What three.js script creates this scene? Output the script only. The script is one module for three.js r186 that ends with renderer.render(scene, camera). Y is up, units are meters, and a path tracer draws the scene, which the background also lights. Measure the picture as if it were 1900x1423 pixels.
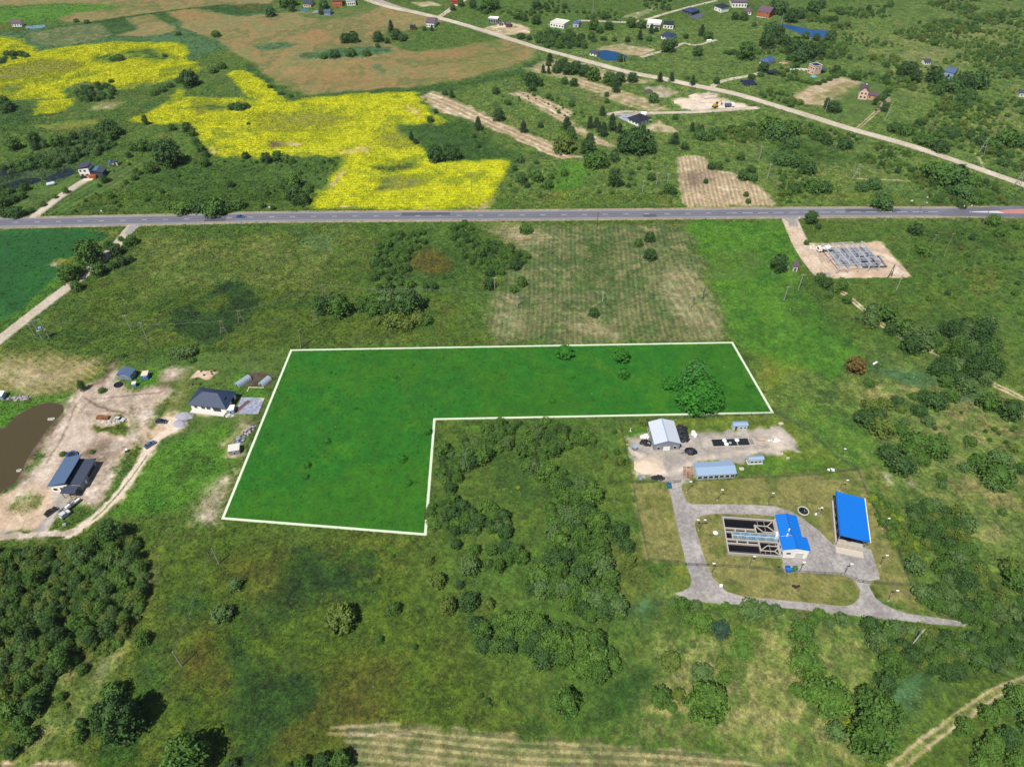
import * as THREE from 'three';
import { mergeGeometries } from 'three/addons/utils/BufferGeometryUtils.js';
import { TessellateModifier } from 'three/addons/modifiers/TessellateModifier.js';

// ---------------------------------------------------------------- camera, sky, sun, exposure
const scene = new THREE.Scene();
const CAM_Y = 205, PITCH = 42.5 * Math.PI / 180, FOCAL = 1318, PW = 1900, PH = 1423;
const camera = new THREE.PerspectiveCamera(2 * Math.atan(PH / 2 / FOCAL) * 180 / Math.PI, PW / PH, 0.5, 20000);
camera.position.set(0, CAM_Y, 0);
camera.rotation.set(-PITCH, 0, 0);
const SUN = new THREE.Vector3(-0.297, 0.848, 0.44).normalize();
const sun = new THREE.DirectionalLight(new THREE.Color(1, 0.955, 0.88), 4.7);
sun.position.copy(SUN).multiplyScalar(900).add(new THREE.Vector3(0, 0, -350));
sun.target.position.set(0, 0, -350);
sun.castShadow = true;
sun.shadow.mapSize.set(4096, 4096);
Object.assign(sun.shadow.camera, { left: -700, right: 700, top: 600, bottom: -600, near: 1, far: 2500 });
scene.add(sun, sun.target);
{ // clear summer sky with scattered fair-weather cloud, computed for every direction
  const w = 512, h = 256, d = new Float32Array(w * h * 4);
  for (let j = 0; j < h; j++) for (let i = 0; i < w; i++) {
    const el = ((j + 0.5) / h - 0.5) * Math.PI, az = ((i + 0.5) / w) * 6.2832, s = Math.max(0, Math.sin(el)), k = Math.pow(1 - s, 3);
    const n = Math.sin(az * 5 + 3 * Math.sin(el * 9)) * Math.sin(el * 14 + 2 * Math.sin(az * 3)), c = Math.min(1, Math.max(0, n * 1.8 - 0.5)) * 0.6 * Math.min(1, s * 4);
    const o = (j * w + i) * 4, up = el > 0 ? 1 : 0.35;
    d[o] = (0.30 + 0.55 * k + (1.5 - 0.3) * c) * up; d[o + 1] = (0.52 + 0.45 * k + (1.5 - 0.52) * c) * up; d[o + 2] = (0.98 + 0.12 * k + (1.55 - 0.98) * c) * up; d[o + 3] = 1;
  }
  const t = new THREE.DataTexture(d, w, h, THREE.RGBAFormat, THREE.FloatType);
  t.mapping = THREE.EquirectangularReflectionMapping; t.magFilter = t.minFilter = THREE.LinearFilter; t.needsUpdate = true;
  scene.background = t; scene.environment = t; scene.environmentIntensity = 0.2; scene.backgroundIntensity = 0.2;
}
const renderer = new THREE.WebGLRenderer({ antialias: true });
renderer.toneMapping = THREE.LinearToneMapping;
renderer.toneMappingExposure = 1.15;
renderer.shadowMap.enabled = true;
scene.fog = new THREE.FogExp2(new THREE.Color(0.62, 0.72, 0.86), 0.00004);

// ---------------------------------------------------------------- small maths
const clamp = (x, a = 0, b = 1) => Math.min(b, Math.max(a, x)), lerp = (a, b, t) => a + (b - a) * t;
const sst = (a, b, x) => { const t = clamp((x - a) / (b - a)); return t * t * (3 - 2 * t); };
function rng(seed) { let s = seed >>> 0; return () => { s = (s + 0x6d2b79f5) >>> 0; let t = Math.imul(s ^ (s >>> 15), 1 | s); t = (t + Math.imul(t ^ (t >>> 7), 61 | t)) ^ t; return ((t ^ (t >>> 14)) >>> 0) / 4294967296; }; }
const hash2 = (i, j) => { let h = Math.imul(i, 374761393) + Math.imul(j, 668265263) | 0; h = Math.imul(h ^ (h >>> 13), 1274126177); h ^= h >>> 16; return (h >>> 0) / 4294967296; };
function vn(x, y) { // value noise 0..1
  const i = Math.floor(x), j = Math.floor(y), u = x - i, v = y - j, s = u * u * (3 - 2 * u), t = v * v * (3 - 2 * v);
  const a = hash2(i, j), b = hash2(i + 1, j), c = hash2(i, j + 1), d = hash2(i + 1, j + 1);
  return a + (b - a) * s + (c - a) * t + (a - b - c + d) * s * t;
}
const fbm = (x, y, n = 3) => { let s = 0, a = 0.5, m = 0; for (let k = 0; k < n; k++) { s += a * vn(x, y); m += a; a *= 0.5; const q = x * 1.6 - y * 1.2; y = x * 1.2 + y * 1.6 + 7.3; x = q + 3.1; } return s / m; };
// the land: level near the works, gently rolling beyond the main road
const terr = (x, z) => { const r = sst(400, 540, -z); return r <= 0 ? 0 : r * (7 * (fbm(x / 150 + 4.2, z / 120 + 1.7, 2) - 0.5) + 2.2 * (vn(x / 46 + 9, z / 40) - 0.5)); };
const fwd = [0, -Math.sin(PITCH), -Math.cos(PITCH)], upv = [0, Math.cos(PITCH), -Math.sin(PITCH)];
// where the ray through a photo pixel meets the land (or h metres above it)
function at(px, py, h = 0) {
  const u = (px - PW / 2) / FOCAL, v = (PH / 2 - py) / FOCAL, dy = fwd[1] + v * upv[1], dz = fwd[2] + v * upv[2];
  let y = h, x = 0, z = 0;
  for (let k = 0; k < 8; k++) { const t = (CAM_Y - y) / -dy; x = t * u; z = t * dz; y = terr(x, z) + h; }
  return new THREE.Vector3(x, y, z);
}
const mpp = (p) => ((p.y - CAM_Y) * fwd[1] + p.z * fwd[2]) / FOCAL; // metres per photo pixel at a point
const pts = (s) => s.trim().split(/\s+/).map((q) => q.split(',').map(Number));
const wpts = (s) => pts(s).map(([a, b]) => { const p = at(a, b); return [p.x, p.z]; });
function inside(poly, x, z) { let c = false; for (let i = 0, j = poly.length - 1; i < poly.length; j = i++) { const [a, b] = poly[i], [d, e] = poly[j]; if ((b > z) !== (e > z) && x < ((d - a) * (z - b)) / (e - b) + a) c = !c; } return c; }
const S2L = new Float32Array(256); for (let i = 0; i < 256; i++) { const c = i / 255; S2L[i] = c <= 0.04045 ? c / 12.92 : Math.pow((c + 0.055) / 1.055, 2.4); }
const s2l = (c) => { c = clamp(c / 255); return c <= 0.04045 ? c / 12.92 : Math.pow((c + 0.055) / 1.055, 2.4); };
const l2s = (c) => 255 * (c <= 0.0031308 ? 12.92 * c : 1.055 * Math.pow(c, 1 / 2.4) - 0.055);
const KEXP = 1.32; // a sunlit level surface shows about this times its base colour
const alb = (r, g, b, k = 1) => new THREE.Color().setRGB(s2l(r) / KEXP * k, s2l(g) / KEXP * k, s2l(b) / KEXP * k); // base colour of a thing seen sunlit as r,g,b

// ---------------------------------------------------------------- scene bookkeeping
const used = new Map();
function numbered(n) { const k = used.get(n) ?? 0; used.set(n, k + 1); return k ? n + '_' + String(k).padStart(3, '0') : n; }
function tag(o, label, category, group, kind) { if (label) o.userData.label = label; if (category) o.userData.category = category; if (group) o.userData.group = group; if (kind) o.userData.kind = kind; return o; }
const shade = (m) => { m.castShadow = m.receiveShadow = true; return m; };
function thing(name, pos, turn, label, category, group) { const g = new THREE.Group(); g.name = numbered(name); g.position.copy(pos); g.rotation.y = turn || 0; scene.add(g); return tag(g, label, category, group); }
function part(name, geo, mat, parent) { const m = shade(new THREE.Mesh(Array.isArray(geo) ? mergeGeometries(geo.map(clean)) : geo, mat)); m.name = name; parent.add(m); return m; }
function clean(g) { const o = g.index ? g.toNonIndexed() : g.clone(); for (const k of Object.keys(o.attributes)) if (!['position', 'normal', 'uv'].includes(k)) o.deleteAttribute(k); if (!o.attributes.normal) o.computeVertexNormals(); if (!o.attributes.uv) o.setAttribute('uv', new THREE.BufferAttribute(new Float32Array(o.attributes.position.count * 2), 2)); return o; }
function struct(name, geo, mat) { const m = shade(new THREE.Mesh(geo, mat)); m.name = numbered(name); m.userData.kind = 'structure'; scene.add(m); return m; }
const box = (w, h, d, x = 0, y = 0, z = 0) => new THREE.BoxGeometry(w, h, d).translate(x, y + h / 2, z);
const std = (c, rough = 0.85, o = {}) => new THREE.MeshStandardMaterial({ color: c, roughness: rough, ...o });
// ---------------------------------------------------------------- the ground and its colours
// Each kind of ground: colours as they look sunlit, patch size in metres, grain, rows, flowers, share of plant cover
const K = {
  meadow: { c: [[64, 96, 30], [82, 106, 34], [74, 106, 34], [92, 108, 42]], s: 34, g: 0.6, veg: 1 },
  olive: { c: [[60, 90, 20], [74, 98, 20], [84, 100, 26], [56, 90, 20]], s: 22, g: 0.7, veg: 1 },
  rust: { c: [[92, 84, 22], [82, 84, 20], [98, 88, 28]], s: 14, g: 0.65, veg: 0.8 },
  rich: { c: [[64, 114, 26], [82, 128, 32], [72, 120, 28]], s: 16, g: 0.45, veg: 1 },
  deep: { c: [[46, 82, 24], [54, 88, 26], [62, 94, 28]], s: 12, g: 0.65, veg: 1.2 },
  damp: { c: [[56, 94, 52], [74, 112, 72], [60, 92, 44]], s: 9, g: 0.45, veg: 1.3 },
  pale: { c: [[114, 126, 62], [138, 138, 82], [100, 120, 54], [126, 124, 74]], s: 13, g: 0.62, veg: 0.7 },
  rough: { c: [[72, 102, 42], [96, 118, 50], [84, 112, 44], [110, 120, 58]], s: 15, g: 0.65, veg: 1.2 },
  sour: { c: [[118, 130, 40], [104, 122, 40], [128, 132, 54]], s: 7, g: 0.45, veg: 1.1 },
  plot: { c: [[38, 106, 6], [50, 112, 8], [34, 110, 14], [56, 118, 8]], s: 30, g: 0.28, veg: 0.22 },
  lawn: { c: [[66, 104, 34], [84, 112, 44], [74, 98, 38]], s: 10, g: 0.35, veg: 0.3 },
  mown: { c: [[116, 120, 58], [132, 130, 74], [100, 112, 50]], s: 7, g: 0.4, veg: 0.25 },
  crop: { c: [[34, 100, 34], [28, 90, 32], [44, 108, 36]], s: 30, g: 0.24, veg: 0.2 },
  hay: { c: [[152, 142, 94], [172, 158, 112], [132, 130, 82]], s: 6, g: 0.4, veg: 0.15 },
  hollow: { c: [[36, 68, 20], [46, 78, 22], [32, 60, 20]], s: 8, g: 0.75, veg: 1.2 },
  straw: { c: [[196, 176, 142], [180, 160, 128], [208, 190, 160]], s: 8, g: 0.35, veg: 0.1 },
  stub: { c: [[90, 108, 58], [114, 118, 74], [84, 106, 54], [128, 126, 84]], s: 9, g: 0.5, veg: 0.4 },
  rape: { c: [[180, 186, 14], [202, 204, 20], [158, 170, 28]], s: 22, g: 0.3, veg: 0.5 },
  thin: { c: [[128, 136, 52], [148, 150, 44], [118, 126, 60]], s: 8, g: 0.45, veg: 0.6 },
  wheat: { c: [[138, 128, 74], [112, 116, 62], [148, 126, 78], [128, 128, 76], [154, 132, 82]], s: 26, g: 0.26, veg: 0 },
  ginger: { c: [[162, 124, 76], [154, 122, 74]], s: 12, g: 0.25, veg: 0 },
  sand: { c: [[220, 196, 172], [206, 180, 154], [230, 212, 192]], s: 9, g: 0.22, veg: 0 },
  dirt: { c: [[204, 188, 172], [184, 166, 148], [216, 202, 188]], s: 5, g: 0.35, veg: 0 },
  loam: { c: [[128, 106, 88], [112, 92, 76], [142, 120, 100]], s: 5, g: 0.4, veg: 0 },
  mud: { c: [[84, 72, 60], [98, 84, 70]], s: 5, g: 0.4, veg: 0 },
  gravel: { c: [[184, 174, 164], [170, 162, 154], [198, 188, 178]], s: 7, g: 0.2, veg: 0 },
  chalk: { c: [[236, 220, 204], [226, 208, 190]], s: 6, g: 0.16, veg: 0 },
  reed: { c: [[50, 78, 40], [62, 88, 44], [44, 70, 40]], s: 8, g: 0.55, veg: 1.6 },
};
// [kind, edge softness in m, edge waviness in m, outline in photo pixels, options] from the ground up
const LAY = [];
const L = (k, f, w, s, o = {}) => LAY.push({ k, f, w, p: wpts(s), ...o });
const LW = (k, width, f, w, s, o = {}) => LAY.push({ k, f, w, p: wpts(s), line: width, ...o });
// broad character of the land
L('olive', 14, 10, '-40,965 420,968 800,1000 830,1160 900,1240 1000,1330 900,1460 -60,1460');
L('rust', 10, 8, '590,1230 740,1250 720,1300 620,1330 540,1380 470,1400 520,1300', { a: 0.8 }); L('rust', 8, 8, '470,1010 560,1020 520,1080 470,1120 450,1060', { a: 0.8 }); L('rust', 8, 6, '330,1200 430,1180 450,1260 370,1300 330,1260', { a: 0.7 });
L('hollow', 7, 6, '560,1010 640,1020 700,1060 620,1100 540,1130 480,1180 520,1230 590,1250 560,1330 500,1390 440,1420 470,1320 450,1230 470,1150 540,1080'); L('deep', 6, 5, '330,1080 390,1090 370,1140 330,1170 300,1160'); L('deep', 6, 5, '300,1200 345,1230 320,1270 290,1300 250,1420 200,1430 240,1330');
L('pale', 12, 10, '1180,1170 1300,1180 1420,1140 1560,1150 1650,1210 1620,1300 1640,1420 1500,1440 1340,1400 1200,1400 1060,1360 1150,1290 1220,1250');
L('pale', 6, 6, '1400,1160 1480,1160 1470,1280 1420,1330 1390,1240'); L('pale', 6, 5, '160,1225 215,1200 235,1190 250,1200 180,1300 110,1370 60,1390 0,1400 0,1370 110,1290'); L('pale', 4, 4, '60,1200 140,1190 150,1260 60,1290'); L('dirt', 3, 3, '215,1215 225,1225 190,1262 175,1258', { a: 0.45 }); L('dirt', 3, 3, '262,1075 285,1030 295,1010 275,1075 240,1150 225,1150', { a: 0.5 });
L('deep', 5, 4, '1150,1240 1190,1210 1210,1260 1170,1330 1100,1350 1080,1310'); L('damp', 4, 4, '1150,1108 1190,1105 1220,1118 1230,1140 1180,1150 1150,1130'); L('damp', 5, 4, '1680,1260 1760,1270 1700,1340 1660,1350 1640,1310 1660,1280'); L('damp', 3, 3, '1870,1310 1900,1290 1900,1350 1875,1360');
L('rough', 14, 10, '1440,620 1640,640 1900,700 1940,1160 1800,1150 1690,1080 1600,900 1480,800 1430,760'); L('pale', 5, 6, '1740,730 1850,740 1900,760 1900,830 1800,830 1720,800'); L('pale', 5, 6, '1590,700 1700,700 1760,720 1690,750 1600,745'); L('pale', 4, 5, '1760,890 1900,880 1900,1010 1830,1030 1800,960'); L('rich', 5, 6, '1440,740 1600,770 1640,850 1560,860 1500,800', { a: 0.45 }); L('pale', 8, 8, '1660,800 1760,740 1900,740 1940,1010 1800,1000 1700,900', { a: 0.6 }); L('dirt', 2, 2, '1640,880 1656,884 1658,900 1648,896', { a: 0.6 }); L('dirt', 2, 2, '1686,888 1704,886 1702,904 1692,902', { a: 0.6 });
L('damp', 6, 5, '1630,690 1720,680 1730,720 1640,715'); L('damp', 5, 4, '1770,720 1830,720 1800,742 1765,745'); L('sour', 4, 5, '1400,650 1480,650 1500,690 1420,730 1410,700'); L('pale', 5, 5, '1250,1050 1300,1060 1270,1100 1200,1095 1210,1060');
L('olive', 14, 12, '30,640 120,560 280,430 520,425 690,430 690,560 540,640 300,660', { a: 0.6 }); L('olive', 12, 8, '560,560 860,560 880,640 560,645', { a: 0.6 }); L('pale', 12, 12, '260,440 500,430 680,440 560,520 380,520 230,560', { a: 0.4 });
L('hollow', 3, 5, '316,600 340,570 380,545 430,528 470,535 500,560 470,590 440,600 400,630 345,640'); L('deep', 3, 3, '60,625 180,615 320,598 320,606 180,628 70,640', { a: 0.7 }); L('deep', 5, 5, '500,560 620,552 640,556 500,572', { a: 0.8 });
L('olive', 3, 3, '380,555 420,548 430,562 395,575 365,580'); L('rust', 3, 3, '762,490 775,470 800,462 830,475 838,495 800,512 775,508'); L('deep', 4, 4, '745,500 762,470 800,452 845,470 870,500 850,525 790,525 740,515', { a: 0.55 }); L('rust', 3, 3, '764,488 778,470 802,463 830,477 834,496 800,510 776,506');
L('damp', 4, 4, '540,420 640,440 600,460 540,450', { a: 0.5 }); L('rich', 5, 5, '1275,415 1440,405 1470,420 1500,470 1470,520 1440,520 1500,540 1620,660 1560,690 1440,690 1400,655 1350,600 1320,520 1290,450'); L('lawn', 5, 5, '1290,500 1330,470 1440,470 1400,520 1330,530', { a: 0.6 }); L('deep', 3, 4, '1440,535 1510,535 1600,630 1560,640 1490,600 1450,570', { a: 0.4 });
L('crop', 2.5, 2, '-60,425 180,424 205,430 200,440 165,455 150,480 130,500 90,530 40,575 -60,640'); L('rich', 2, 3, '120,480 150,470 165,480 150,500 110,530 60,570 20,610 -20,625 10,600 60,555 100,525 120,500'); L('sour', 2, 2, '90,483 130,478 145,470 140,492 110,497'); L('dirt', 2, 2, '95,488 112,487 108,495 92,495', { a: 0.7 }); L('sour', 2, 2, '160,426 215,424 220,432 195,446 200,434'); L('olive', 1, 1, '0,414 235,412 232,418 0,424');
// beyond the road
L('rough', 18, 16, '940,60 1300,40 1940,-30 1940,395 1430,385 940,395 880,200'); L('deep', 10, 10, '720,235 850,225 960,290 930,300 800,300 760,270'); L('deep', 9, 9, '1430,250 1560,270 1640,310 1560,320 1440,300', { a: 0.7 }); L('pale', 8, 10, '1620,100 1760,90 1800,160 1700,180', { a: 0.5 }); L('pale', 8, 10, '1780,190 1900,200 1900,290 1800,240', { a: 0.55 }); L('pale', 8, 9, '1480,300 1700,300 1740,350 1500,380', { a: 0.35 }); L('pale', 12, 14, '1600,60 1900,40 1900,120 1720,110 1600,100', { a: 0.55 }); L('sour', 9, 10, '1740,195 1840,170 1860,215 1790,235', { a: 0.7 }); L('sour', 9, 10, '1560,330 1750,330 1740,375 1560,380', { a: 0.4 });
L('rich', 4, 4, '1030,300 1100,300 1090,350 1025,352'); L('sour', 3, 3, '1022,354 1060,352 1056,388 1020,388', { a: 0.7 }); L('lawn', 1.5, 1, '1094,310 1102,310 1082,350 1074,388 1070,388 1080,350', { a: 0.7 }); L('damp', 8, 8, '1540,340 1900,345 1900,385 1760,385', { a: 0.4 });
L('meadow', 12, 10, '-60,240 360,235 640,290 580,390 -60,402'); L('deep', 9, 9, '230,300 480,300 620,295 560,380 380,370 260,350', { a: 0.55 }); L('lawn', 3, 3, '100,372 165,330 215,310 280,296 240,330 160,370 120,402 75,403', { a: 0.9, row: [4.5, 0.5, '100,400 270,298'] }); L('lawn', 4, 4, '0,385 70,350 130,325 150,335 60,400 0,402', { a: 0.7 });
L('deep', 9, 8, '-60,180 60,190 70,240 -60,250', { a: 0.8 }); L('reed', 4, 5, '-60,320 60,290 160,268 215,245 210,265 170,285 130,300 140,318 60,345 -60,360');
// upper fields
L('damp', 8, 6, '-60,60 520,20 560,60 340,110 360,140 200,180 60,150 -60,70', { a: 0.85 }); L('wheat', 4, 3, '-60,-10 560,-30 500,4 420,2 330,10 225,14 150,6 60,8 -60,16'); L('rich', 3, 3, '-60,20 60,12 160,7 226,12 180,20 110,38 60,42 -60,44'); L('olive', 2, 2, '-60,42 20,44 60,50 40,58 -60,62'); L('wheat', 2, 2, '112,31 150,22 226,14 330,10 430,0 470,-8 480,2 350,15 200,35 150,42 115,40'); LW('deep', 9, 1, 1, '100,52 150,45 200,38 280,26 350,17 430,8 500,0');
L('stub', 2, 2, '50,62 100,52 150,46 182,43 205,66 170,76 100,86 62,78'); L('deep', 1.5, 1.5, '186,42 230,35 258,53 210,64'); L('wheat', 2, 2, '232,34 281,27 312,44 330,56 270,67 212,67 258,53'); L('deep', 1.5, 1.5, '283,26 306,22 335,39 312,44'); L('wheat', 2, 2, '308,22 366,15 400,24 425,28 480,30 500,60 440,84 400,74 335,50 338,40'); L('ginger', 4, 4, '310,24 362,17 390,34 340,38', { a: 0.6 }); L('deep', 2, 2, '366,14 430,10 500,4 520,26 470,24 440,30 420,26'); L('wheat', 2, 2, '415,9 450,0 520,-8 500,6 440,10'); L('rust', 2, 2, '440,8 480,4 484,18 452,20', { a: 0.6 });
L('wheat', 3, 3, '405,70 470,28 560,22 640,18 700,8 830,38 790,52 720,60 690,70 640,95 570,100 520,90 455,110 430,95'); L('ginger', 8, 8, '560,62 610,55 620,75 570,80', { a: 0.7 }); L('lawn', 4, 4, '540,25 640,18 700,4 720,8 660,30 590,40', { a: 0.8 }); L('damp', 3, 3, '470,85 510,78 555,80 540,86 490,94', { a: 0.95 });
L('wheat', 3, 3, '455,108 520,90 600,78 700,72 745,92 780,96 880,76 960,72 995,90 985,104 940,125 850,150 760,160 640,170 570,178 510,148'); L('ginger', 12, 12, '550,130 640,120 720,140 700,160 600,165', { a: 0.45 }); L('ginger', 10, 10, '780,95 880,80 900,100 820,110', { a: 0.5 }); L('ginger', 8, 8, '830,128 860,126 850,142', { a: 0.7 }); L('sour', 12, 10, '870,95 940,92 930,130 870,140', { a: 0.35 }); L('damp', 3, 3, '552,108 570,98 620,90 720,86 725,95 680,105 600,108'); L('damp', 3, 2, '690,120 705,119 720,136 705,134', { a: 0.8 }); L('mud', 4, 4, '544,102 562,98 566,106 548,108', { a: 0.5 }); L('rich', 4, 3, '900,78 925,74 930,82 910,86', { a: 0.6 });
L('meadow', 6, 6, '690,68 740,62 780,50 830,42 920,72 860,85 775,97 745,88'); L('deep', 4, 3, '470,118 500,150 540,180 570,180 640,172 780,160 880,150 960,128 1000,106 1010,112 960,140 850,165 700,178 560,188 520,180 480,145 455,118');
// oilseed rape in flower
L('rape', 3, 3, '-60,64 30,70 75,96 110,88 260,78 330,78 352,96 340,106 380,124 360,136 300,150 240,165 200,168 160,150 120,162 118,184 80,184 0,186 -60,190', { row: [3.2, 0.16, '0,130 300,100'] }); L('thin', 9, 9, '-20,120 110,114 170,120 120,132 40,146 -20,146'); L('deep', 4, 4, '165,108 270,90 300,95 340,106 300,112 240,106 200,118', { a: 0.75 }); L('olive', 8, 7, '200,165 280,150 300,158 250,178 210,180', { a: 0.6 }); L('meadow', 3, 3, '118,165 140,158 190,152 215,165 212,185 160,195 130,190'); L('olive', 5, 5, '0,158 35,158 30,175 0,180', { a: 0.7 });
L('rape', 2, 2, '72,186 133,182 134,192 120,204 60,214'); L('straw', 4, 4, '170,196 230,190 220,200 170,205', { a: 0.6 }); L('thin', 4, 4, '40,236 170,222 200,230 120,240', { a: 0.6 }); L('meadow', 3, 3, '340,152 420,136 460,180 340,184', {}); L('rape', 1.5, 1.5, '420,134 450,130 490,150 530,185 480,188 455,175'); L('rape', 3, 3, '315,182 336,160 340,182 460,182 500,190 590,180 700,172 770,172 800,210 830,228 728,232 765,265 800,297 935,298 944,306 918,360 905,385 880,388 770,390 580,388 575,380 608,340 645,290 560,288 480,292 400,288 375,270 355,228 280,232 238,224 300,196', { row: [3.2, 0.18, '500,260 800,258'] });
L('olive', 5, 5, '348,186 400,186 420,196 400,206 350,202', { a: 0.75 }); L('mud', 2.5, 3, '362,206 372,202 376,212 362,216', { a: 0.6 }); L('thin', 12, 9, '480,212 600,207 690,215 620,238 500,246 460,232', { a: 0.98 }); L('thin', 8, 8, '700,235 740,245 770,270 740,270 690,250', { a: 0.98 }); L('mud', 4, 4, '495,262 518,260 520,272 498,275'); L('straw', 3, 4, '518,262 555,263 560,270 520,272', { a: 0.7 }); L('straw', 5, 5, '640,276 690,272 690,282 640,282', { a: 0.7 }); L('straw', 4, 5, '752,195 790,205 785,218 750,212', { a: 0.55 });
L('olive', 4, 4, '690,308 720,302 770,302 790,312 740,318 700,314'); L('thin', 3, 3, '705,330 760,328 790,340 760,350 705,352'); L('deep', 3, 3, '706,330 730,328 728,350 704,350', { a: 0.4 }); L('straw', 1.5, 2, '612,338 625,328 640,308 648,292 640,310 625,345 612,350', { a: 0.8 }); L('straw', 1.5, 2, '618,382 640,380 665,388 690,390 640,386', { a: 0.8 }); L('straw', 1.5, 2, '820,385 870,384 895,380 915,362 918,370 905,387', { a: 0.7 }); L('straw', 1.5, 2, '785,388 792,376 798,376 794,388', { a: 0.6 });
L('sand', 2, 3, '384,270 395,272 405,285 388,284', { a: 0.5 });
// cut strips of hay and stubble beyond the road
L('straw', 2, 2, '780,178 800,168 830,180 900,212 960,240 1020,262 1060,285 1090,290 1040,294 1000,280 940,250 870,222 810,205', { row: [5, 0.4, '800,190 1000,280'] }); L('straw', 2, 2, '945,172 980,170 1030,190 1065,208 1050,220 1090,245 1130,262 1140,275 1110,268 1070,245 1040,225 990,195', { row: [5, 0.35, '960,178 1100,250'] }); L('straw', 2, 2, '1040,142 1100,150 1150,168 1190,180 1245,205 1200,206 1150,190 1095,170', { a: 0.85, row: [6, 0.3, '1040,145 1200,195'] }); L('straw', 2, 2, '970,128 1010,112 1060,108 1120,128 1200,148 1222,152 1160,155 1100,148 1050,148', { a: 0.65 });
L('straw', 1.2, 0.8, '1257,291 1290,288 1306,291 1313,300 1314,314 1335,317 1360,319 1371,325 1374,332 1392,337 1412,345 1428,362 1438,378 1440,387 1275,387 1266,375 1260,330', { row: [2.6, 0.36, '1275,300 1290,380'] }); L('mud', 6, 6, '1280,320 1330,318 1330,335 1300,348 1275,348', { a: 0.45 }); L('straw', 2, 2, '1110,90 1150,80 1220,92 1190,104 1120,98', { a: 0.85 }); L('straw', 2, 1.5, '1455,187 1520,150 1560,143 1604,152 1540,198'); L('mown', 3, 2, '1500,184 1565,152 1595,156 1545,190', { a: 0.6 }); L('dirt', 3, 3, '1200,162 1235,160 1260,172 1240,182 1205,178', { a: 0.8 }); L('chalk', 3, 3, '1250,188 1285,177 1312,170 1345,185 1378,194 1400,202 1265,203'); L('dirt', 2, 3, '1270,172 1330,175 1360,190 1330,190', { a: 0.8 }); L('sand', 2, 3, '1195,236 1225,224 1250,240 1255,246 1215,245', { a: 0.8 });
L('lawn', 3, 3, '1545,180 1600,150 1650,162 1590,240 1545,215', { a: 0.6 }); L('sand', 2, 3, '895,55 930,40 975,48 985,58 940,66 910,62', { a: 0.9 }); L('sand', 2, 3, '1010,44 1060,50 1020,50', { a: 0.8 }); L('sand', 2, 3, '765,4 800,2 820,10 780,12', { a: 0.7 }); L('dirt', 2, 3, '1150,34 1180,22 1220,12 1215,20 1180,34', { a: 0.5 });
// hay field between the road and the plot
L('stub', 4, 4, '905,425 1000,418 1120,415 1265,414 1285,450 1315,530 1350,628 1200,636 910,640 905,560 930,520 985,480 960,450', { row: [2.4, 0.3, '1000,640 1010,430'] }); L('straw', 7, 7, '890,418 1010,418 1030,440 985,462 940,446', { a: 0.7, row: [3, 0.4, '890,430 1000,425'] }); L('straw', 7, 7, '905,560 940,540 960,610 920,640', { a: 0.4 }); L('straw', 7, 7, '1030,605 1100,595 1160,625 1080,640', { a: 0.42 }); L('straw', 7, 7, '1210,500 1290,500 1345,628 1280,622 1230,560', { a: 0.45, row: [4, 0.5, '1230,500 1300,610'] }); L('deep', 7, 7, '1060,455 1140,455 1150,520 1070,530', { a: 0.35 }); L('olive', 3, 3, '905,420 1260,405 1262,414 1000,417');
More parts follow.
